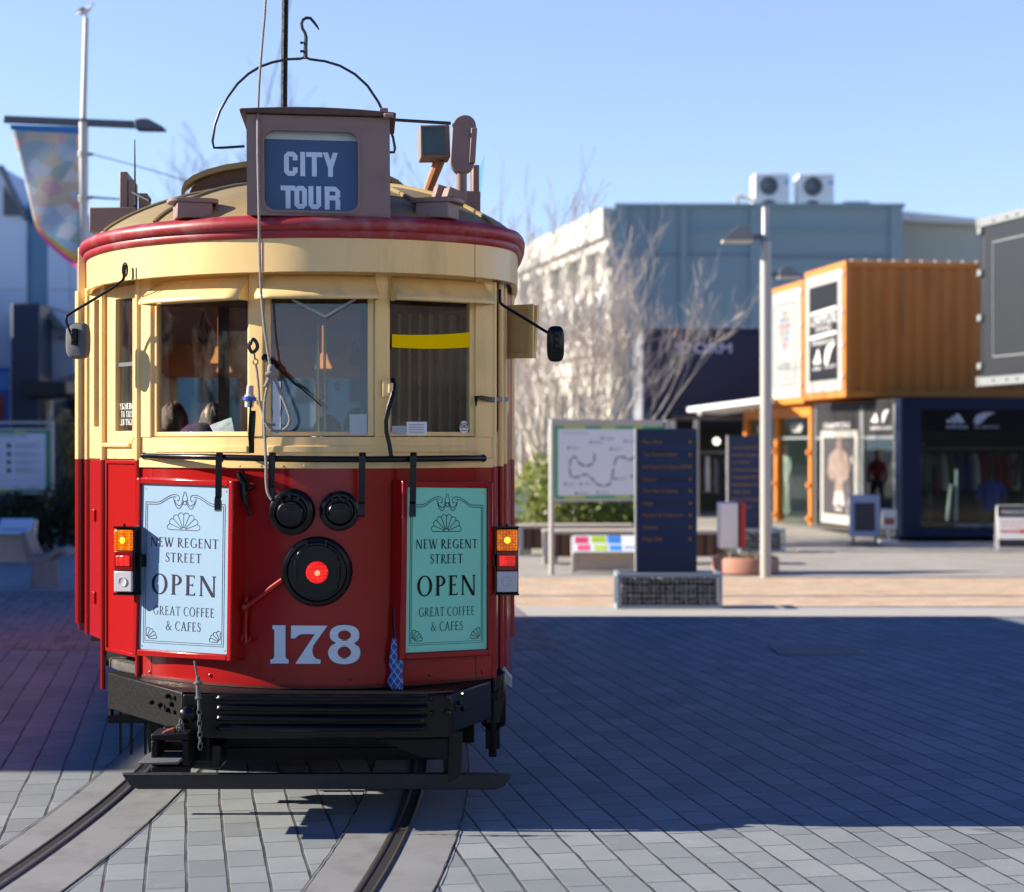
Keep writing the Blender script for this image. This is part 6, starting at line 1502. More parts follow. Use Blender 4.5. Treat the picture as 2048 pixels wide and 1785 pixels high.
# ------------------------------------------------------------------ buildings on the right
M_orange = mat('container_orange', (.58,.19,.022), .45, var=.07, vscale=2.5, dirt=(.22,.075,.02), dirt_amt=.25, dscale=3, stretch=(1,1,.2))
M_orangel = mat('container_frame_orange', (.64,.22,.03), .45, var=.06)
M_cblack = mat('container_black', (.010,.011,.014), .5, var=.2, vscale=2); M_cnavy = mat('container_navy', (.012,.018,.05), .5, var=.15, vscale=2)
M_frame = mat('frame_grey', (.25,.27,.27), .5, metal=.2)
G_shop = glass('shop_glass', (.75,.82,.80), .45)
def container(base, yaw, Ln, Wd, Ht, m, mf, label, cat='container', group=None, side=True, name='shipping_container', pitch=.278):
    """base: near-left bottom corner; length runs along the yaw heading, width runs away"""
    base = V(base); e = empty(name, base); tag(e, label, cat, group)
    u = V((math.cos(yaw), math.sin(yaw), 0)); v = V((-math.sin(yaw), math.cos(yaw), 0))
    def S(a, b_, z): return base+u*a+v*b_+V((0,0,z))
    def bx_(mb, a0, a1, b0, b1, z0, z1): mb.hexa([S(a0,b0,z0),S(a1,b0,z0),S(a1,b1,z0),S(a0,b1,z0),S(a0,b0,z1),S(a1,b0,z1),S(a1,b1,z1),S(a0,b1,z1)])
    mb = MB(); t = .12
    for a in (0, Ln-t):
        for b_ in (0, Wd-t): bx_(mb, a, a+t, b_, b_+t, t, Ht-t)
    for z in (0, Ht-t):
        for b_ in (0, Wd-t): bx_(mb, 0, Ln, b_, b_+t, z, z+t)
        for a in (0, Ln-t): bx_(mb, a, a+t, t, Wd-t, z, z+t)
    part(mb, 'corner_frame', mf, e, bevel=.012)
    mb = MB(); pts = []; a = t
    while a < Ln-t:
        for da, db in ((0,.045),(.07,.045),(.105,.085),(.175,.085),(.21,.045)):
            if a+da < Ln-t: pts.append((a+da, db))
        a += pitch
    mb.rings([[S(a, b_, z) for a, b_ in pts] for z in (t, Ht-t)], closed=False, caps=False); part(mb, 'corrugated_side', m, e, smooth=0)
    mb = MB(); bx_(mb, t, Ln-t, .10, Wd-.10, Ht-.06, Ht-.03); bx_(mb, t, Ln-t, .10, Wd-.10, .02, .06); bx_(mb, t, Ln-t, Wd-.08, Wd-.05, t, Ht-t); bx_(mb, Ln-.06, Ln-.03, t, Wd-t, t, Ht-t); part(mb, 'shell', m, e)
    mb = MB(); k = int(Ln/pitch)
    for i in range(k): bx_(mb, t+i*pitch+.02, t+i*pitch+.14, .02, .10, Ht+.001, Ht+.035)
    part(mb, 'roof_edge', M_galv, e)
    return e, S, bx_
YA = math.radians(8.6)
# upper orange container with the poster end
eA, SA, bA = container((6.32,33.2,2.69), YA, 6.06, 2.44, 2.59, M_orange, M_orangel, 'orange shipping container with a black rugby poster on its end, upper storey', group='orange shipping containers of the upper storey')
eB, SB, bB = container((6.12,36.75,2.66), YA, 6.06, 2.44, 2.59, M_orange, M_orangel, 'orange shipping container with a white poster of coloured dots on its end', group='orange shipping containers of the upper storey')
def end_panel(e, b_, S, m, mframe):
    mb = MB(); b_(mb, -.02, .03, .13, 2.31, .13, 2.46); part(mb, 'end_panel', mframe, e)
    mb = MB(); b_(mb, -.030, -.021, .36, 2.06, .36, 2.24); return part(mb, 'poster', m, e)
end_panel(eA, bA, SA, mat('poster_black', (.014,.014,.016), .55, spec=.2), mat('poster_cream', (.40,.40,.36), .5))
end_panel(eB, bB, SB, mat('poster_white', (.34,.34,.32), .5), mat('poster_cream', (.40,.40,.36), .5))
def onend(S, y, z, a=-.034): return S(a, 2.06-1.70*y, .36+1.88*z)     # y 0 (far edge) .. 1 (near edge)
def eu(S): return (S(0,0,0)-S(0,1,0))
mb = MB()
def q_(S, mb, pts, a=-.034): mb.poly([onend(S, y, z, a) for y, z in pts])
q_(SA, mb, [(.05,.70),(.98,.72),(.98,.75),(.05,.73)]); q_(SA, mb, [(.05,.44),(.98,.46),(.98,.50),(.05,.48)])
text(mb, 'CHAMPIONS', onend(SA,.06,.585), eu(SA), (0,0,1), .27, wid=1.56); text(mb, 'OF THE WORLD', onend(SA,.24,.515), eu(SA), (0,0,1), .10, wid=.95); text(mb, 'champions.co.nz', onend(SA,.10,.38), eu(SA), (0,0,1), .11, wid=1.4)
def stripes(fn, mb):   # three slanting bars rising to the right
    for x, h in ((.00,.34),(.30,.66),(.60,1.0)): mb.poly([fn(x,0), fn(x+.26,0), fn(x+.26+.0-.26*(1-0)*0, .0)][:2]+[fn(x+.26-.18*h+.02,h*.92), fn(x-.0-.18*h+.0+.02,h)] if False else [fn(x,0), fn(x+.25,0), fn(x+.25-.30*h,h*.98), fn(x+.08-.34*h,h*.86)])
def fern(fn, mb):
    p = cat2([(0,0),(.10,.22),(.26,.55),(.55,.85),(1.0,1.0)], 4)
    for i in range(len(p)-1):
        w0 = .30*math.sin(math.pi*min(1, .12+.88*i/(len(p)-1))); w1 = .30*math.sin(math.pi*min(1, .12+.88*(i+1)/(len(p)-1)))
        for s in (-1, 1):
            a, b_ = p[i], p[i+1]; mb.poly([fn(*a), fn(*b_), fn(b_[0]+s*w1*.55+.05, b_[1]-s*w1*.75-.02), fn(a[0]+s*w0*.55, a[1]-s*w0*.75)][::s])
stripes(lambda x, z: onend(SA, .18+.30*x, .18+.16*z), mb); fern(lambda x, z: onend(SA, .58+.34*x, .17+.20*z), mb)
text(mb, 'adidas', onend(SA,.14,.115), eu(SA), (0,0,1), .08, wid=.50); text(mb, 'ALL BLACKS', onend(SA,.56,.12), eu(SA), (0,0,1), .07, wid=.66)
part(mb, 'poster_print', M_whitep, eA, smooth=0)
rs = random.Random(9); cols = [(.40,.05,.04),(.04,.12,.40),(.06,.25,.06),(.42,.22,.02),(.25,.05,.2),(.04,.25,.28)]; dots = {c: MB() for c in cols}
for r_, n_ in enumerate((3,6,7,6,5,3,1)):
    for i in range(n_):
        y = .5+(i-(n_-1)/2)*.075; z = .86-.075*r_; q_(SB, dots[rs.choice(cols)], [(y-.022,z-.028),(y+.022,z-.028),(y+.022,z+.028),(y-.022,z+.028)])
for i, (c, d_) in enumerate(dots.items()): part(d_, 'coloured_dots', mat('dot_colour_%d' % i, c, .5), eB, smooth=0)
mb = MB(); text(mb, 'Re:START', onend(SB,.22,.20), eu(SB), (0,0,1), .17, wid=.95); q_(SB, mb, [(.25,.10),(.75,.10),(.75,.11),(.25,.11)])
for a in ((.08,.03,.92,.04),(.08,.96,.92,.97)): q_(SB, mb, [(a[0],a[1]),(a[2],a[1]),(a[2],a[3]),(a[0],a[3])])
for y in (.08,.91): q_(SB, mb, [(y,.03),(y+.012,.03),(y+.012,.97),(y,.97)])
part(mb, 'poster_print', mat('poster_ink', (.06,.07,.07), .6), eB, smooth=0)
for e_, S_, b__ in ((eA,SA,bA),(eB,SB,bB)):
    mb = MB()
    for z in (.35,.95,1.6,2.3): b__(mb, -.06, -.0, .05, .16, z, z+.10)
    part(mb, 'door_hinge', M_whitep, e_, bevel=.01)
# black container high at the right edge, its door end towards the sun
YC = math.radians(-14)
bC = V((PX(1960,27.3), 27.3, 2.70)); cu_ = V((.24,-.97,0)).normalized()     # the end runs towards the viewer
yawC = math.atan2(-cu_.x, cu_.y)*0
uC = V((-cu_.y, cu_.x, 0)); 
baseC = bC+cu_*2.44; yawC = math.atan2(uC.y, uC.x)
eC, SC, b_C = container(baseC, yawC, 6.06, 2.44, 2.59, M_cblack, M_cblack, 'black shipping container with a pale grey end at the right edge')
mb = MB(); b_C(mb, -.02, .05, .12, 2.28, .14, 2.45); part(mb, 'end_panel', mat('end_grey', (.014,.017,.020), .5, var=.12, vscale=1.5), eC)
mb = MB()
for b0, b1, z0, z1 in ((.15,2.0,.42,.44),(.15,2.0,2.18,2.20),(1.985,2.0,.44,2.18)): b_C(mb, -.03, -.021, b0, b1, z0, z1)
part(mb, 'panel_bead', M_frame, eC)
mb = MB(); b_C(mb, -.05, -.0, -.0, 2.40, 2.46, 2.60); b_C(mb, -.05, 0, 0, 2.40, -.01, .13); part(mb, 'end_rail', M_frame, eC, bevel=.008)
mb = MB()
for z in (2.5,.05):
    for b_ in (1.9,1.5,1.2,.7,.3): b_C(mb, -.056, -.051, b_, b_+.07, z, z+.03)
part(mb, 'rail_slot', M_wblack, eC)
mb = MB()
for z in (.25,1.0,1.7,2.35): b_C(mb, -.07, -.0, 2.30, 2.42, z, z+.10)
for z in (-.02, 2.45): b_C(mb, -.06, .1, 2.40, 2.46, z, z+.16)
part(mb, 'door_hinge', M_frame, eC, bevel=.01)

J_blue_ = mat('jersey_blue', (.03,.03,.28), .6)
# ground-floor shops (a row of converted containers)
e = empty('container_shop', (7.15,31.9,0)); tag(e, 'navy container shop with dark window and rugby emblems at the right edge', 'shop')
u = V((math.cos(YA), math.sin(YA), 0)); v = V((-math.sin(YA)-.02, math.cos(YA), 0)).normalized(); b0 = V((7.13,31.95,.09))
def S1(a, b_, z): return b0+u*a+v*b_+V((0,0,z))
def bx1(mb, a0, a1, c0, c1, z0, z1): mb.hexa([S1(a0,c0,z0),S1(a1,c0,z0),S1(a1,c1,z0),S1(a0,c1,z0),S1(a0,c0,z1),S1(a1,c0,z1),S1(a1,c1,z1),S1(a0,c1,z1)])
M_snavy = mat('shop_navy', (.006,.018,.052), .5, var=.1, spec=.2)
mb = MB(); bx1(mb,0,.36,0,.3,0,2.55); bx1(mb,.36,6,0,.3,2.33,2.55); bx1(mb,.36,6,0,.3,-.0,.16); part(mb, 'front_frame', M_snavy, e, bevel=.01)
mb = MB(); bx1(mb,0,6,.31,4.8,2.45,2.55); bx1(mb,.02,6,4.7,4.8,0,2.44); bx1(mb,5.9,6,.31,4.69,0,2.44); part(mb, 'shell', M_wblack, e)
mb = MB(); bx1(mb,.0,6,.31,4.8,-.02,.05); part(mb, 'floor', mat('shop_floor', (.06,.055,.05), .5), e)
mb = MB(); bx1(mb,.36,6,.06,.12,1.93,2.329); part(mb, 'sign_band', mat('band_black', (.005,.005,.006), .6, spec=.15), e)
mb = MB(); bx1(mb,.36,6,.16,.17,.161,1.929); part(mb, 'shop_window', G_shop, e, smooth=0)
mb = MB()
def em(x, z): return S1(x, .052, z)
stripes(lambda x, z: em(.88+.40*x, 2.10+.17*z), mb); text(mb, 'adidas', em(.86,1.995), u, (0,0,1), .075, wid=.42)
fern(lambda x, z: em(1.42+.38*x, 2.09+.20*z), mb); text(mb, 'ALL BLACKS', em(1.40,1.995), u, (0,0,1), .055, wid=.48)
text(mb, 'champions.co.nz', em(1.02,.185), u, (0,0,1), .06, wid=1.2)
part(mb, 'emblem', mat('emblem_pale', (.42,.46,.60), .5), e, smooth=0)
# left flank: sign band, posts, glass
mb = MB()
for c0 in (.31,1.9,2.0,4.6): bx1(mb,-.03,.05,c0,c0+.06,0,2.45)
bx1(mb,-.03,.05,.31,4.66,1.80,1.86); part(mb, 'mullion', M_frame, e, bevel=.006)
mb = MB(); bx1(mb,-.02,.04,.37,4.6,1.861,2.44); part(mb, 'flank_band', M_wblack, e)
mb = MB(); bx1(mb,.0,.008,.37,1.89,.05,1.80); bx1(mb,.0,.008,2.06,4.6,.05,1.80); part(mb, 'flank_window', G_shop, e, smooth=0)
mb = MB(); fl = lambda c, z: S1(-.028, c, z); vu = -v
stripes(lambda x, z: fl(1.45-.40*x, 2.12+.18*z), mb); fern(lambda x, z: fl(.92-.34*x, 2.12+.22*z), mb); text(mb, 'adidas', fl(1.5,1.98), vu, (0,0,1), .08, wid=.5); text(mb, 'ALL BLACKS', fl(.95,1.98), vu, (0,0,1), .06, wid=.5)
text(mb, 'CHAMPIONS', fl(4.1,2.02), vu, (0,0,1), .12, wid=1.5)
part(mb, 'flank_emblem', M_whitep, e, smooth=0)
# poster on the flank (a player's portrait in white and brown)
mb = MB(); bx1(mb,-.06,-.031,2.10,4.20,.10,1.98); part(mb, 'poster_frame', mat('poster_cream', (.40,.40,.36), .5), e, bevel=.01)
m = bpy.data.materials.new('poster_photo'); m.use_nodes = True; t = m.node_tree; b = t.nodes['Principled BSDF']; tcn = nn(t,'ShaderNodeTexCoord').outputs['Object']
f_ = ramp(t, noise(t, 2.6, 5, .7, tcn, stretch=(1,1.2,.8)), .62, .80); t.links.new(mixc(t, f_, (.05,.045,.05), mixc(t, ramp(t, noise(t,6,3,.5,tcn), .45,.6), (.62,.5,.42), (.8,.78,.74))), b.inputs['Base Color'])
mb = MB(); bx1(mb,-.068,-.061,2.28,4.02,.30,1.84); part(mb, 'poster_picture', m, e)
# the printed figure: a bare-chested player looking down, white shorts
M_fig = mat('figure_print', (.24,.18,.15), .6, var=.6, vscale=7, dirt=(.06,.045,.04), dirt_amt=.35, dscale=5); M_figw = mat('figure_white', (.40,.39,.37), .6, var=.2, vscale=6)
def pf(y, z): return S1(-.0695, 4.02-1.74*y, .30+1.54*z)
mb = MB(); mb.poly([pf(*q) for q in cat2([(.40,.30),(.38,.46),(.26,.44),(.17,.58),(.22,.76),(.40,.84),(.45,.87),(.43,.94),(.48,.995),(.58,.995),(.62,.94),(.60,.87),(.66,.84),(.82,.76),(.87,.58),(.76,.44),(.68,.46),(.66,.30)],3)]); part(mb, 'printed_torso', M_fig, e, smooth=0)
mb = MB(); mb.poly([pf(*q)+V((-.001,0,0)) for q in ((.40,.30),(.66,.30),(.72,.12),(.56,.12),(.53,.20),(.48,.10),(.34,.12))]); mb.poly([pf(*q)+V((-.001,0,0)) for q in ((.40,.05),(.62,.05),(.62,.085),(.40,.085))]); part(mb, 'printed_shorts', M_figw, e, smooth=0)
# clothes on a rack at the back of the navy shop
rk = empty('clothes_rack', S1(2.6,2.6,0)); tag(rk, 'rack of red, white and grey clothes at the back of the navy shop', 'clothes rack')
mb = MB(); mb.tube([S1(.8,2.6,1.62), S1(5.2,2.6,1.62)], .018, 6); part(mb, 'rail', M_galv, rk)
rg = random.Random(8); cl_ = [C_red, M_whitep, C_grey, J_blue_, mat('cloth_orange', (.6,.22,.03), .8), C_grey, M_whitep, C_red]
for i in range(26):
    x = .9+i*.165; z = 1.55; R_ = []
    for k in range(4): R_.append([S1(x+(.05+.02*k)*math.cos(a), 2.6+(.06+.14*min(1,k))*math.sin(a), z-.24*k-.03) for a in [2*math.pi*j/10 for j in range(10)]])
    mb = MB(); mb.rings(R_); part(mb, 'garment', cl_[rg.randint(0,7)], rk, smooth=60)
# orange framed shop behind
b0e = V((6.40,36.9,.08))
e2 = empty('container_shop', b0e); tag(e2, 'orange framed shop with glass front under the dotted poster', 'shop')
def S2(a, b_, z): return b0e+u*a+v*b_+V((0,0,z))
def bx2(mb, a0, a1, c0, c1, z0, z1): mb.hexa([S2(a0,c0,z0),S2(a1,c0,z0),S2(a1,c1,z0),S2(a0,c1,z0),S2(a0,c0,z1),S2(a1,c0,z1),S2(a1,c1,z1),S2(a0,c1,z1)])
mb = MB()
for c0 in (0,2.3,4.6): bx2(mb,-.1,.08,c0,c0+.16,0,2.3)
bx2(mb,-.1,.08,0,4.76,2.301,2.56); part(mb, 'frame', M_orangel, e2, bevel=.012)
for c0 in (0.05,2.35):
    mb = MB()
    for z in (.1,.8,1.5): bx2(mb,-.16,-.101,c0-.02,c0+.1,z,z+.1)
    part(mb, 'door_hinge', M_orangel, e2, bevel=.01)
mb = MB(); bx2(mb,0,.01,.161,2.29,.05,2.29); bx2(mb,0,.01,2.461,4.59,.05,2.29); part(mb, 'shop_window', G_shop, e2, smooth=0)
mb = MB(); bx2(mb,-.02,.03,.161,4.6,1.83,1.88); part(mb, 'transom', M_frame, e2)
mb = MB(); bx2(mb,3,3.1,0,4.7,0,2.5); bx2(mb,.1,3,4.7,4.8,0,2.5); bx2(mb,.1,3,0,4.7,2.5,2.56); part(mb, 'shell', mat('shop_wall', (.42,.46,.44), .7), e2)
mb = MB(); text(mb, 'HUBF', S2(-.03,1.5,1.98), -v, (0,0,1), .20, wid=.75); text(mb, 'HUBF', S2(-.03,3.9,1.98), -v, (0,0,1), .20, wid=.75); part(mb, 'lettering', M_whitep, e2, smooth=0)
# mannequins
def mannequin(base, hh, m, label, shirt=None, face=0, legs=True):
    e = empty('mannequin', base); tag(e, label, 'mannequin', 'shop window mannequins'); R = Matrix.Rotation(math.radians(face), 4, 'Z'); k = hh/1.8
    def q(x, y, z): return R @ V((x*k, -y*k, z*k))
    sk = [q(0,0,.95), q(0,0,1.15), q(0,0,1.38), q(0,0,1.50), q(0,.01,1.58), q(0,.02,1.68), q(0,.02,1.76), q(-.19,0,1.42), q(-.25,.03,1.15), q(-.26,.10,.90), q(-.26,.12,.82), q(.19,0,1.42), q(.25,.03,1.15), q(.26,.10,.90), q(.26,.12,.82), q(-.10,0,.88), q(-.11,.02,.48), q(-.11,0,.08), q(-.11,.12,.03), q(.10,0,.88), q(.11,.02,.48), q(.11,0,.08), q(.11,.12,.03)]
    ed = [(0,1),(1,2),(2,3),(3,4),(4,5),(5,6),(2,7),(7,8),(8,9),(9,10),(2,11),(11,12),(12,13),(13,14),(0,15),(15,16),(16,17),(17,18),(0,19),(19,20),(20,21),(21,22)]
    rd = [.13,.12,(.16,.12),.06,.05,.085,.06,.06,.048,.038,.03,.06,.048,.038,.03,.09,.065,.045,.035,.09,.065,.045,.035]
    skinned('body', sk, ed, [tuple(x*k for x in r) if isinstance(r, tuple) else r*k for r in rd], m, e)
    if shirt:
        mb = MB(); R_ = []
        for z, rx, ry in ((.92,.185,.14),(1.1,.175,.135),(1.3,.205,.145),(1.43,.20,.125),(1.50,.10,.08)): R_.append([V(base)+q(rx*math.cos(a), ry*math.sin(a), z) for a in [2*math.pi*i/20 for i in range(20)]])
        mb.rings(R_, True, False)
        for s in (-1, 1): mb.tube([V(base)+q(s*.17,0,1.43), V(base)+q(s*.24,.02,1.28), V(base)+q(s*.26,.04,1.16)], [.075*k,.075*k,.07*k], 12)
        part(mb, 'shirt', shirt, e, smooth=60)
M_mblack = mat('mannequin_black', (.02,.02,.022), .4); M_mwhite = mat('mannequin_white', (.70,.70,.66), .6)
J_blue = mat('jersey_blue', (.03,.03,.28), .6); J_blk = mat('jersey_black', (.05,.055,.055), .7, var=.3); J_wht = mat('blouse_white', (.70,.72,.70), .7)
mannequin(S1(.72,.8,.06), 1.78, M_mblack, 'black mannequin in a dark tracksuit just inside the navy shop window', J_blk, 10)
mannequin(S1(2.05,.75,-.45), 1.75, M_mblack, 'mannequin in a blue sports shirt low in the navy shop window', J_blue, 0)
mannequin(S1(3.0,1.1,.06), 1.8, M_mblack, 'black mannequin beside the red scarves in the navy shop', J_blk, -20)
mannequin(S1(.45,1.2,.06), 1.7, M_mblack, 'mannequin in a black jacket behind the side window of the navy shop', J_blk, -70)
mannequin(S2(.6,1.2,.06), 1.75, M_mblack, 'mannequin in a white blouse in the orange framed shop', J_wht, -75)
mannequin(S2(.6,3.6,.06), 1.75, M_mwhite, 'pale mannequin at the far window of the orange framed shop', None, -75)
mb = MB()
for x in (2.75,2.86,2.98): mb.tube([S1(x,.6,1.6), S1(x+.01,.6,1.2), S1(x+.03,.6,.75)], [.03,.035,.03], 8)
tag(mb.build('hanging_scarf', mat('scarf_red', (.5,.02,.03), .7), base=S1(2.8,.6,.7)), 'red scarves hanging together in the navy shop window', 'scarves')
mb = MB()
for a, b_ in (((1.05,.28),(1.13,.95)),((1.22,.28),(1.24,1.25))): mb.tube([S1(a[0],.45,a[1]), S1(b_[0],.45,b_[1])], .03, 8)
tag(mb.build('white_banner_pole', M_whitep, base=S1(1.1,.45,.1)), 'two white poles leaning inside the navy shop window', 'poles')

# sign boards standing outside
def a_board(base, w_, h_, yaw, label): 
    base = V(base); e = empty('sandwich_board', base); tag(e, label, 'sign board'); u_ = V((math.cos(yaw), math.sin(yaw), 0)); n = V((u_.y, -u_.x, 0)); lean = .20
    def S(x, z, o=0): return base+u_*(x-.5)*w_+n*(lean*(1-z)*h_*.9+o)+V((0,0,.08+z*h_))
    def bx_(mb, x0, x1, z0, z1, o1, o0): mb.hexa([S(x0,z0,o1),S(x1,z0,o1),S(x1,z0,o0),S(x0,z0,o0),S(x0,z1,o1),S(x1,z1,o1),S(x1,z1,o0),S(x0,z1,o0)])
    mb = MB(); bx_(mb, 0,1,0,1,0,-.03); part(mb, 'front_panel', M_whitep, e, bevel=.006)
    mb = MB(); q = [base+u_*(x-.5)*w_-n*(lean*(1-z)*h_*.9+o)+V((0,0,.08+z*h_)) for z in (0,.985) for x, o in ((0,0),(1,0),(1,.03),(0,.03))]; mb.hexa(q); part(mb, 'rear_panel', M_whitep, e)
    mb = MB(); bx_(mb, .02,.98,.72,.985,.004,.0008); bx_(mb, .02,.98,.02,.20,.004,.0008); part(mb, 'black_band', M_wblack, e)
    mb = MB(); uz = (S(0,1)-S(0,0)).normalized(); text(mb, 'MADISONS', S(.13,.79,.006), u_, uz, .10*h_, wid=.80*w_); part(mb, 'heading', M_paper, e, smooth=0)
    mb = MB(); text(mb, 'POP UP STORE', S(.10,.575,.003), u_, uz, .055*h_, wid=.8*w_); text(mb, 'UP TO 50% OFF', S(.10,.475,.003), u_, uz, .055*h_, wid=.8*w_)
    mb.poly([S(.08,.36,.003),S(.62,.36,.003),S(.62,.325,.003),S(.90,.385,.003),S(.62,.445,.003),S(.62,.41,.003),S(.08,.41,.003)]); part(mb, 'red_print', mat('print_red', (.55,.05,.035), .6), e, smooth=0)
    mb = MB()
    for x in (-.05, .9): bx_(mb, x, x+.14, -.07, -.001, .03, -.06)
    part(mb, 'foot', M_galv, e)
a_board((PX(2023,29.2),29.0,0), .60, .70, math.radians(-4), 'white and black sandwich board reading MADISONS with a red arrow')
Ye = 30.8; x0, x1, z0, z1 = PX(1699,Ye), PX(1760,Ye), PZ(1074,Ye), PZ(990,Ye)
e = empty('easel_sign', ((x0+x1)/2,Ye,0)); tag(e, 'pale blue framed sign with a dark picture standing before the shops', 'sign board')
M_pblue = mat('frame_pale_blue', (.26,.34,.52), .5)
mb = MB(); mb.box(x0,x1,Ye,Ye+.04,z0,z1); part(mb, 'panel', M_pblue, e, bevel=.01)
mb = MB(); mb.box(x0+.085,x1-.085,Ye-.006,Ye-.001,z0+.10,z1-.14); part(mb, 'picture', mat('dark_picture', (.02,.02,.045), .5, var=.9, vscale=8), e)
mb = MB(); mb.box(x0-.03,x1+.03,Ye-.1,Ye+.3,.02,.05); mb.box(x0+.05,x0+.09,Ye+.01,Ye+.05,.05,z0); mb.box(x1-.09,x1-.05,Ye+.01,Ye+.05,.05,z0); part(mb, 'stand', M_lampdark, e, bevel=.005)
mb = MB(); Yn = 31.6; mb.box(PX(1764,Yn),PX(1793,Yn),Yn,Yn+.05,PZ(1058,Yn),PZ(1019,Yn)); e = empty('small_sign', P(1778,1085,Yn)); tag(e, 'small white notice beside the pale blue framed sign', 'sign board'); part(mb, 'panel', M_whitep, e, bevel=.01)
mb = MB(); mb.box(PX(1768,Yn),PX(1789,Yn),Yn-.004,Yn-.001,PZ(1050,Yn),PZ(1036,Yn)); part(mb, 'print', mat('print_brown', (.35,.12,.08), .6), e)
mb = MB(); mb.box(PX(1760,Yn),PX(1797,Yn),Yn,Yn+.2,.0,.06); mb.box(PX(1776,Yn),PX(1780,Yn),Yn+.01,Yn+.04,.06,PZ(1058,Yn)); part(mb, 'stand', M_whitep, e)

# navy STORM container, awning and dark shop below it
ZS = 45.0
bS = V((PX(1288,ZS),ZS,PZ(856,ZS)))
eS, SS, b_S = container(bS, math.radians(1.5), 6.06, 2.44, PZ(656,ZS)-PZ(856,ZS), M_cnavy, M_cnavy, 'navy container lettered STORM', pitch=.22)
mb = MB(); 
b_S(mb, .02, 6.0, -.02, .04, .05, 2.42); part(mb, 'sign_face', M_cnavy, eS)
mb = MB(); text(mb, 'STORM', SS(PX(1351,ZS)-bS.x, -.026, PZ(707,ZS)-bS.z), (1,0,0), (0,0,1), PZ(687,ZS)-PZ(707,ZS), wid=PX(1463,ZS)-PX(1351,ZS)); part(mb, 'lettering', mat('storm_letters', (.72,.72,.86), .5), eS, smooth=0)
mb = MB(); b_S(mb, -.04, -.005, .1, 2.4, .05, 2.5); part(mb, 'pale_end', mat('pale_end', (.24,.25,.27), .6), eS)
Ya = 40.0; e = empty('awning', P(1450,815,Ya)); tag(e, 'white flat awning below the navy container', 'awning')
q = [P(1374,825,Ya), P(1374,815,Ya), P(1526,795,37.5), P(1526,806,37.5)]
mb = MB(); d = V((1.2,3.2,0)); mb.hexa([q[0],q[3],q[3]+d,q[0]+d,q[1],q[2],q[2]+d,q[1]+d]); part(mb, 'canopy', M_whitep, e, bevel=.01)
mb = MB()
for px, py in ((1400,828),(1450,824),(1505,818)): mb.tube([P(px,py-6,39.2), P(px,py,39.2)], .03, 6); mb.sphere(P(px,py,39.2), .05, 8, 6)
part(mb, 'spot_light', M_whitep, e)
Yd = 43.0; e = empty('dark_shop', (PX(1400,Yd),Yd,0)); tag(e, 'dark shop interior behind the directory signs, clothes on rails', 'shop')
mb = MB(); x0, x1 = PX(1335,Yd), PX(1600,Yd); mb.box(x0,x1,Yd+3.5,Yd+3.6,0,2.5); mb.box(x0,x0+.1,Yd,Yd+3.5,0,2.5); mb.box(x0,x1,Yd,Yd+3.5,2.4,2.5); part(mb, 'shell', mat('shop_brown', (.10,.085,.07), .8), e)
mb = MB(); mb.box(x0,x1,Yd,Yd+3.5,.005,.04); part(mb, 'floor', M_kerb, e)
mb = MB()
for px in (1342,1388): mb.box(PX(px,Yd),PX(px+9,Yd),Yd-.1,Yd+.0,0,2.4)
part(mb, 'door_frame', M_galv, e)
mb = MB(); mb.box(PX(1240,46),PX(1345,46),44.6,47,0,PZ(856,45)); part(mb, 'side_wall', M_wblack, e)
rs = random.Random(4); 
for i in range(16):
    px = 1398+i*8; mb = MB(); x = PX(px,Yd+1); z = rs.uniform(1.45,1.55); R_ = []
    for k in range(5): R_.append([V((x+.02*rs.uniform(-1,1)+(.04+.06*min(1,k*.7))*math.cos(a), Yd+1+.18*math.sin(a), z-.22*k)) for a in [2*math.pi*j/10 for j in range(10)]])
    mb.rings(R_); part(mb, 'garment', [M_wblack, C_navy, C_grey, M_whitep, C_olive, M_wblack][rs.randint(0,5)], e, smooth=60)
mb = MB(); mb.tube([(PX(1395,Yd),Yd+1,1.6),(PX(1530,Yd),Yd+1,1.6)], .02, 6); part(mb, 'clothes_rail', M_galv, e)
for px, py in ((1433,883),(1520,872)):
    mb = MB(); mb.sphere(P(px,py,Yd+.6), .09, 10, 8); part(mb, 'globe_lamp', emit('globe_%d' % px, (1,1,.9), 1.0), e)

# grey building with white street front
Yg = 60.0; zt = PZ(415,Yg); cx_ = PX(1230,Yg)
e = empty('grey_building', (cx_+5,Yg,0)); tag(e, 'large grey two-storey building with a white classical street front', 'building')
M_greyw = mat('wall_grey_blue', (.26,.345,.35), .8, var=.05, vscale=.6, dirt=(.19,.28,.31), dirt_amt=.15, dscale=.5); M_greyd = mat('wall_groove', (.20,.25,.27), .8)
M_whitew = mat('wall_white', (.50,.48,.415), .75, var=.05, vscale=1); M_sage = mat('wall_sage', (.40,.42,.35), .8, var=.05)
xr = PX(1803,Yg)
mb = MB(); mb.box(cx_,xr,Yg,Yg+20,0,zt); part(mb, 'grey_wall', M_greyw, e)
mb = MB(); mb.box(cx_-.02,xr+.1,Yg-.12,Yg+.4,zt,zt+.12); part(mb, 'parapet_cap', M_greyw, e)
mb = MB()
for px, w_ in ((1228,26),(1300,8),(1360,14),(1500,20),(1780,24)): mb.box(PX(px,Yg),PX(px+w_,Yg),Yg-.10,Yg-.003,0,zt-.01)
for py in (462,): mb.box(PX(1370,Yg),PX(1778,Yg),Yg-.06,Yg-.003,PZ(py+3,Yg),PZ(py-3,Yg))
part(mb, 'pilaster', M_greyw, e)
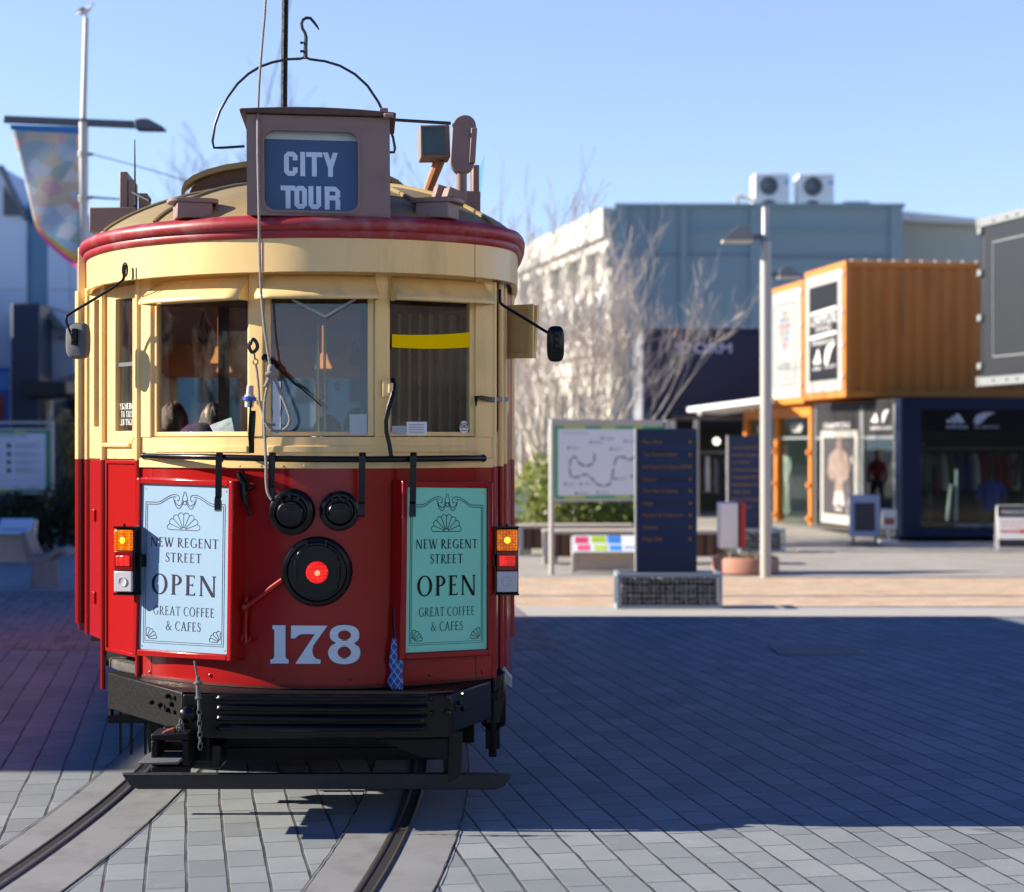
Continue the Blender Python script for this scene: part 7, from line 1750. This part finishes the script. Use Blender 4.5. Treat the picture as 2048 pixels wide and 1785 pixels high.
mb = MB(); mb.box(PX(1260,Yg),PX(1500,Yg),Yg-.05,Yg-.004,PZ(512,Yg),PZ(508,Yg)); mb.box(PX(1522,Yg),PX(1778,Yg),Yg-.05,Yg-.004,PZ(517,Yg),PZ(511,Yg)); part(mb, 'wall_joint', M_greyd, e)
# white facade running back to the left
f0 = V((cx_,Yg,0)); f1 = V((PX(1000,78),78,0)); fu_ = (f1-f0).normalized(); fn_w = V((-fu_.y, fu_.x, 0)); FL = (f1-f0).length
if fn_w.x > 0: fn_w = -fn_w
def SF(a, z, o=0): return f0+fu_*a+fn_w*o+V((0,0,z))
def bf(mb, a0, a1, z0, z1, o1, o0): mb.hexa([SF(a0,z0,o1),SF(a1,z0,o1),SF(a1,z0,o0),SF(a0,z0,o0),SF(a0,z1,o1),SF(a1,z1,o1),SF(a1,z1,o0),SF(a0,z1,o0)])
mb = MB(); bf(mb, 0, FL, 0, zt-.1, -.02, -3); fc = part(mb, 'white_front', M_whitew, e)
mb = MB(); bf(mb, 0,FL,zt-1.0,zt-.02,.45,-.019); bf(mb,0,FL,zt-1.35,zt-1.0,.22,-.019); bf(mb,0,FL,5.0,5.35,.30,-.019); bf(mb,0,FL,4.4,4.999,.12,-.019); part(mb, 'cornice', M_whitew, e)
M_win = mat('window_dark', (.04,.05,.06), .15, var=.3)
nb = 7; pw = FL/nb
for i in range(nb):
    a = i*pw
    mb = MB(); bf(mb, a, a+.5, 0, zt-1.36, .14, -.018); part(mb, 'pilaster', M_whitew, e)
    mb = MB(); bf(mb, a-.1, a+.6, zt-2.0, zt-1.351, .34, .141); part(mb, 'bracket', M_sage, e)
    for k in (0, 1):
        w0 = a+.75+k*(pw-.75)/2; w1 = w0+(pw-.75)/2-.25; zz0, zz1 = 5.6, zt-3.2
        pts = [SF(w0,zz0,.0),SF(w1,zz0,.0)]+[SF((w0+w1)/2+(w1-w0)/2*math.cos(t), zz1+(w1-w0)/2*math.sin(t), .0) for t in [math.pi*j/8 for j in range(9)]]
        mb = MB(); mb.poly(pts); wf = part(mb, 'window', M_win, e, smooth=0)
        mb = MB(); bf(mb, (w0+w1)/2-.04,(w0+w1)/2+.04,zz0,zz1+.4,.05,.003); bf(mb,w0,w1,zz0+(zz1-zz0)*.55,zz0+(zz1-zz0)*.55+.08,.051,.003); bf(mb,w0-.1,w1+.1,zz0-.15,zz0-.001,.12,.0)
        for j in range(9):
            t0, t1 = math.pi*j/9, math.pi*(j+1)/9; R1, R2 = (w1-w0)/2, (w1-w0)/2+.22
            c = lambda R, t, o: SF((w0+w1)/2+R*math.cos(t), zz1+R*math.sin(t), o)
            mb.hexa([c(R1,t0,.10),c(R2,t0,.10),c(R2,t0,.0),c(R1,t0,.0),c(R1,t1,.10),c(R2,t1,.10),c(R2,t1,.0),c(R1,t1,.0)])
        part(mb, 'window_trim', M_whitep, wf)
        mb = MB(); bf(mb, w0, w1, .9, 3.7, .0, -.015); part(mb, 'window', M_win, e, smooth=0)
mb = MB(); mb.box(xr+.05,PX(1975,62),62,75,0,PZ(441,62)); part(mb, 'sage_wall', M_sage, e)
mb = MB(); q = [V((xr-.1,61.5,PZ(420,61.5))),V((PX(1985,61.5),61.5,PZ(441,61.5)))]; mb.hexa([q[0]-V((0,0,.35)),q[1]-V((0,0,.15)),q[1]+V((0,12,-.15)),q[0]+V((0,12,-.35)),q[0],q[1],q[1]+V((0,12,.6)),q[0]+V((0,12,.9))]); part(mb, 'metal_roof', mat('roof_pale', (.62,.62,.60), .5), e)
# roof-top units
def ac(px0, px1, py0, py1, Y, label, fans):
    x0, x1, z0, z1 = PX(px0,Y), PX(px1,Y), PZ(py1,Y), PZ(py0,Y); e = empty('air_conditioner', ((x0+x1)/2,Y,z0)); tag(e, label, 'air conditioner', 'roof-top air conditioners')
    mb = MB(); mb.box(x0,x1,Y,Y+1.0,z0,z1); part(mb, 'casing', M_whitep, e, bevel=.02); w_ = x1-x0
    for k in range(fans):
        r = w_*.27; c = V((x0+w_*.40, Y-.012, z1-w_*.36-k*w_*.66)); mb = MB(); mb.lathe([(r,-.01),(r,.02),(r*.9,.03),(.02,.025)], c, (0,-1,0), 24); f_ = part(mb, 'fan', mat('fan_dark', (.07,.085,.10), .5), e)
        mb = MB(); mb.lathe([(r*.25,.031),(r*.2,.04),(.01,.04)], c, (0,-1,0), 12); part(mb, 'hub', M_lampdark, f_)
    mb = MB(); mb.box(x1-w_*.14,x1-w_*.04,Y-.01,Y-.001,z1-w_*.30,z1-w_*.2); part(mb, 'badge', mat('badge_blue', (.06,.25,.6), .5), e)
    return e
Yk = 61.0
ac(1509,1579,347,420,Yk,'left one of two tall white air conditioners on the grey roof',2); ac(1597,1668,348,420,Yk,'right one of two tall white air conditioners on the grey roof',2)
e = empty('roof_vent', P(1713,412,Yk)); tag(e, 'low grey roof vent right of the air conditioners', 'roof vent'); mb = MB(); mb.box(PX(1688,Yk),PX(1740,Yk),Yk,Yk+1,PZ(420,Yk),PZ(403,Yk)); part(mb, 'casing', mat('vent_grey', (.32,.36,.4), .6), e, bevel=.02)
mb = MB(); mb.box(PX(1696,Yk),PX(1722,Yk),Yk-.02,Yk-.002,PZ(415,Yk),PZ(406,Yk)); part(mb, 'louvre', M_lampdark, e)
mb = MB(); mb.tube([P(1475,408,Yk), P(1472,398,Yk), P(1480,392,Yk), P(1505,400,Yk+.5)], .09, 8); tag(mb.build('roof_pipe', M_galv, base=P(1475,410,Yk)), 'bent metal pipe on the grey roof left of the air conditioners', 'pipe')
# white box and low wall right behind the tram, passers-by
e = empty('white_cabinet', (PX(1038,30),30,.3)); tag(e, 'white box with a yellow top edge right of the tram', 'cabinet')
mb = MB(); mb.box(PX(985,30),PX(1056,30),30,30.5,PZ(1036,30),PZ(978,30)); part(mb, 'cabinet_body', M_whitep, e, bevel=.01)
mb = MB(); mb.box(PX(985,30),PX(1037,30),29.99,30.5,PZ(978,30)+.001,PZ(974,30)); part(mb, 'yellow_edge', M_yel, e)
mb = MB(); mb.box(PX(980,30),PX(1058,30),30.02,30.5,0,PZ(1036,30)-.001); part(mb, 'plinth', M_slat, e)
def walker(px, Y, hh, top, legs, hair, label, face=0):
    base = V((PX(px,Y), Y, 0)); e = empty('person', base); tag(e, label, 'person'); k = hh/1.75; R = Matrix.Rotation(math.radians(face), 4, 'Z')
    def q(x, y, z): return R @ V((x*k, -y*k, z*k))
    skinned('body', [q(0,0,.92),q(0,0,1.12),q(0,0,1.36),q(0,0,1.48),q(0,0,1.54),q(-.19,0,1.38),q(-.24,.02,1.1),q(-.22,.12,.88),q(.19,0,1.38),q(.24,-.02,1.1),q(.24,.06,.86)], [(0,1),(1,2),(2,3),(3,4),(2,5),(5,6),(6,7),(2,8),(8,9),(9,10)], [.15,.14,(.17,.12),.06,.05,.065,.05,.035,.065,.05,.035], top, e)
    skinned('trousers', [q(0,0,.92),q(-.10,0,.85),q(-.12,.12,.48),q(-.12,.16,.09),q(-.12,.28,.04),q(.10,0,.85),q(.12,-.08,.46),q(.12,-.22,.10),q(.12,-.12,.04)], [(0,1),(1,2),(2,3),(3,4),(0,5),(5,6),(6,7),(7,8)], [.15,.10,.07,.055,.04,.10,.07,.055,.04], legs, e)
    mb = MB(); mb.sphere(base+q(0,.01,1.64), .105*k, 14, 10, (.8,.95,1.15)); h = part(mb, 'head', M_skin, e, smooth=80)
    mb = MB(); mb.sphere(base+q(0,-.015,1.67), .115*k, 14, 10, (.84,.95,1.08)); part(mb, 'hair', hair, e, smooth=80)
walker(1052, 44, 1.65, C_red, C_navy, mat('hair_red', (.35,.10,.03), .6), 'distant red-haired person in red walking right of the tram', 30)
walker(1072, 46, 1.75, mat('coat_pale', (.6,.6,.58), .8), C_grey, H_dark, 'distant person in a pale coat beyond the hedge', -20)
e = empty('far_post', (PX(1043,40),40,0)); tag(e, 'thin cream post right of the tram', 'post'); mb = MB(); mb.tube([(PX(1043,40),40,0),(PX(1043,40),40,PZ(800,40))], .07, 10); part(mb, 'shaft', M_whitew, e); mb = MB(); mb.box(PX(1040,40),PX(1046,40),39.95,40.1,PZ(800,40),PZ(796,40)); part(mb, 'cap', M_whitew, e)

# ------------------------------------------------------------------ buildings on the left
Yl = 46.0
e = empty('white_glass_building', (PX(40,Yl),Yl,0)); tag(e, 'white panelled office building with a blue glass strip at the left edge', 'building')
M_panel = mat('panel_white', (.52,.62,.74), .45, var=.04, vscale=.5); M_bglass = mat('glass_blue', (.05,.19,.32), .15, var=.15, vscale=.4)
mb = MB(); mb.box(PX(-120,Yl),PX(52,Yl),Yl,Yl+10,0,PZ(440,Yl)); mb.prism([(PX(-120,Yl),PZ(440,Yl)),(PX(52,Yl),PZ(440,Yl)),(PX(4,Yl),PZ(335,Yl)),(PX(-120,Yl),PZ(330,Yl))], (0,Yl,0), (1,0,0), (0,0,1), (0,10,0)); part(mb, 'wall', M_panel, e)
mb = MB(); mb.prism([(PX(8,Yl),PZ(372,Yl)),(PX(48,Yl),PZ(432,Yl)),(PX(8,Yl),PZ(432,Yl))], (0,Yl-.06,0), (1,0,0), (0,0,1), (0,.05,0)); part(mb, 'gable_window', M_win, e)
mb = MB(); mb.bar(P(2,333,Yl-.1), P(54,440,Yl-.1), .3, .10, (0,1,0)); part(mb, 'gable_trim', M_lampdark, e)
mb = MB(); mb.box(PX(52,Yl)+.005,PX(95,Yl),Yl+.2,Yl+10,0,PZ(400,Yl)); part(mb, 'glass_strip', M_bglass, e)
mb = MB(); mb.box(PX(95,Yl)+.005,PX(260,Yl),Yl,Yl+10,0,PZ(470,Yl)); part(mb, 'right_wing', M_panel, e)
mb = MB()
for py in (580,): mb.box(PX(-100,Yl),PX(51,Yl),Yl-.012,Yl-.002,PZ(py+1,Yl),PZ(py-1,Yl)); mb.box(PX(96,Yl),PX(170,Yl),Yl-.012,Yl-.002,PZ(py+1,Yl),PZ(py-1,Yl))
mb.box(PX(139,Yl),PX(141,Yl),Yl-.014,Yl-.003,0,PZ(475,Yl)); part(mb, 'panel_joint', M_tx, e)
mb = MB()
for a, b_, c_, d_ in ((112,125,640,760),(128,140,660,770)): mb.box(PX(a,Yl),PX(b_,Yl),Yl-.03,Yl-.016,PZ(d_,Yl),PZ(c_,Yl))
part(mb, 'window', M_bglass, e)
Yq = 38.0
e = empty('navy_portal', (PX(50,Yq),Yq,0)); tag(e, 'tall navy slab beside the white office building', 'building')
mb = MB(); mb.box(PX(22,Yq),PX(79,Yq),Yq,Yq+3,0,PZ(606,Yq)); part(mb, 'slab', mat('slab_navy', (.018,.032,.065), .5, var=.1), e, bevel=.03)
mb = MB(); mb.prism([(PX(79,Yq)+.005,PZ(612,Yq)),(PX(126,Yq),PZ(668,Yq)),(PX(126,Yq),PZ(742,Yq)),(PX(79,Yq)+.005,PZ(760,Yq))], (0,Yq+1,0), (1,0,0), (0,0,1), (0,1.5,0)); part(mb, 'side_panel', mat('panel_bluegrey', (.25,.33,.42), .5), e)
mb = MB(); mb.prism([(PX(74,Yq),PZ(764,Yq)),(PX(160,Yq),PZ(768,Yq)),(PX(160,Yq),PZ(790,Yq)),(PX(74,Yq),PZ(798,Yq))], (0,Yq-1.2,0), (1,0,0), (0,0,1), (0,2,0)); part(mb, 'canopy', M_cblack, e)
mb = MB(); mb.bar(P(80,618,Yq+.8), P(140,668,Yq+.8), .2, .10, (0,1,0)); mb.prism([(PX(95,Yq),PZ(668,Yq)),(PX(150,Yq),PZ(664,Yq)),(PX(150,Yq),PZ(672,Yq)),(PX(95,Yq),PZ(674,Yq))], (0,Yq+.9,0), (1,0,0), (0,0,1), (0,.8,0)); part(mb, 'roof_edge', M_lampdark, e)
mb = MB(); mb.box(PX(80,Yq),PX(170,Yq),Yq+2.5,Yq+3,0,PZ(790,Yq)); part(mb, 'dark_entrance', M_wblack, e)
mb = MB(); mb.box(PX(86,Yq),PX(94,Yq),Yq+.3,Yq+.5,0,PZ(800,Yq)); part(mb, 'column', M_whitew, e)
Yf = 40.0
e = empty('blue_hoarding', (PX(0,Yf),Yf,0)); tag(e, 'bright blue hoarding with a red patch at the far left edge', 'hoarding')
mb = MB(); mb.box(PX(-60,Yf),PX(20,Yf),Yf,Yf+.2,0,PZ(735,Yf)); part(mb, 'panel', mat('hoarding_blue', (.04,.16,.50), .5, var=.1), e)
mb = MB(); mb.box(PX(-60,Yf),PX(8,Yf),Yf-.02,Yf-.002,PZ(845,Yf),PZ(790,Yf)); part(mb, 'red_patch', mat('hoarding_red', (.42,.06,.03), .5, var=.5, vscale=3), e)
mb = MB(); mb.box(PX(-60,Yf),PX(19,Yf),Yf-.02,Yf-.002,PZ(780,Yf),PZ(745,Yf)); mb.lathe([(.10,0),(.10,.01)], P(12,752,Yf-.025), (0,-1,0), 12); part(mb, 'light_patch', mat('hoarding_light', (.14,.36,.72), .5), e)
mb = MB(); mb.box(PX(-60,Yf),PX(22,Yf),Yf+.5,Yf+.7,PZ(735,Yf),PZ(625,Yf)); e3 = empty('white_wall', (PX(0,Yf),Yf+.6,PZ(735,Yf))); tag(e3, 'white ribbed wall above the blue hoarding', 'wall'); part(mb, 'cladding', mat('cladding_white', (.66,.66,.64), .6), e3)

# building to the left, out of frame, whose shadow covers the bricks on that side
e = empty('corner_building', (-20,24,0)); tag(e, 'plain two-storey brick building left of the square, outside the picture', 'building')
mb = MB(); mb.box(-30,-15.2,9.55,46,0,5.9); part(mb, 'wall', mat('corner_wall', (.30,.25,.22), .8), e)
mb = MB(); mb.box(-30.2,-15.0,9.45,46.2,5.901,6.05); part(mb, 'parapet', M_kerb, e)
for i in range(8):
    mb = MB(); mb.box(-15.195,-15.15,11+i*4.2,12.6+i*4.2,3.6,5.0); part(mb, 'window', M_win, e); mb = MB(); mb.box(-15.195,-15.15,11+i*4.2,13.4+i*4.2,.4,2.6); part(mb, 'window', M_win, e)

# low dark buildings beside and behind the camera: they stand in the tram's window reflections
def plain_block(name, label, x0, x1, y0, y1, h, m, face):
    e = empty(name, ((x0+x1)/2,(y0+y1)/2,0)); tag(e, label, 'building')
    mb = MB(); mb.box(x0,x1,y0,y1,0,h); part(mb, 'wall', m, e)
    mb = MB(); mb.box(x0-.1,x1+.1,y0-.1,y1+.1,h+.001,h+.15); part(mb, 'parapet', M_kerb, e)
    n_ = int((y1-y0 if face in 'ew' else x1-x0)/3)
    for i in range(n_):
        mb = MB()
        if face == 'e': mb.box(x1-.02,x1+.04,y0+.6+i*3,y0+2.6+i*3,.5,2.4)
        if face == 'w': mb.box(x0-.04,x0+.02,y0+.6+i*3,y0+2.6+i*3,.5,2.4)
        if face == 'n': mb.box(x0+.6+i*3,x0+2.6+i*3,y1-.02,y1+.04,.5,2.4)
        part(mb, 'window', M_win, e)
M_dkwall = mat('wall_dark', (.05,.045,.045), .7)
plain_block('low_shop', 'low dark shop row left of the viewpoint, outside the picture', -24, -15.5, -22, 8.6, 4.6, M_dkwall, 'e')
plain_block('low_shop', 'low dark shop row right of the viewpoint, outside the picture', 8.2, 16, -22, 5.5, 3.35, M_dkwall, 'w')

plain_block('bounce_building', 'tall sand coloured building added out of view on the right to bounce warm light onto the tram', 17, 27, -40, 8, 8.5, mat('wall_sand', (.60,.48,.34), .8), 'w')  # added unseen: its sunlit wall bounces warm fill onto the tram front
e = empty('far_building', (-14,102,0)); tag(e, 'long pale building far behind the tram, glimpsed through its windows', 'building')
mb = MB(); mb.box(-30,.2,100,110,0,7.5); part(mb, 'wall', mat('wall_far', (.40,.42,.42), .8, var=.06, vscale=.5), e)
mb = MB(); mb.box(-30.2,.4,99.8,110.2,7.501,7.9); part(mb, 'parapet', M_kerb, e)
for i in range(9):
    for z in (.6, 4.2):
        mb = MB(); mb.box(-28.5+i*3.2,-26.6+i*3.2,99.95,100.02,z,z+2.2); part(mb, 'window', M_win, e)
# ------------------------------------------------------------------ tidy
for o in list(bpy.data.objects):
    if '_b' in o: del o['_b']
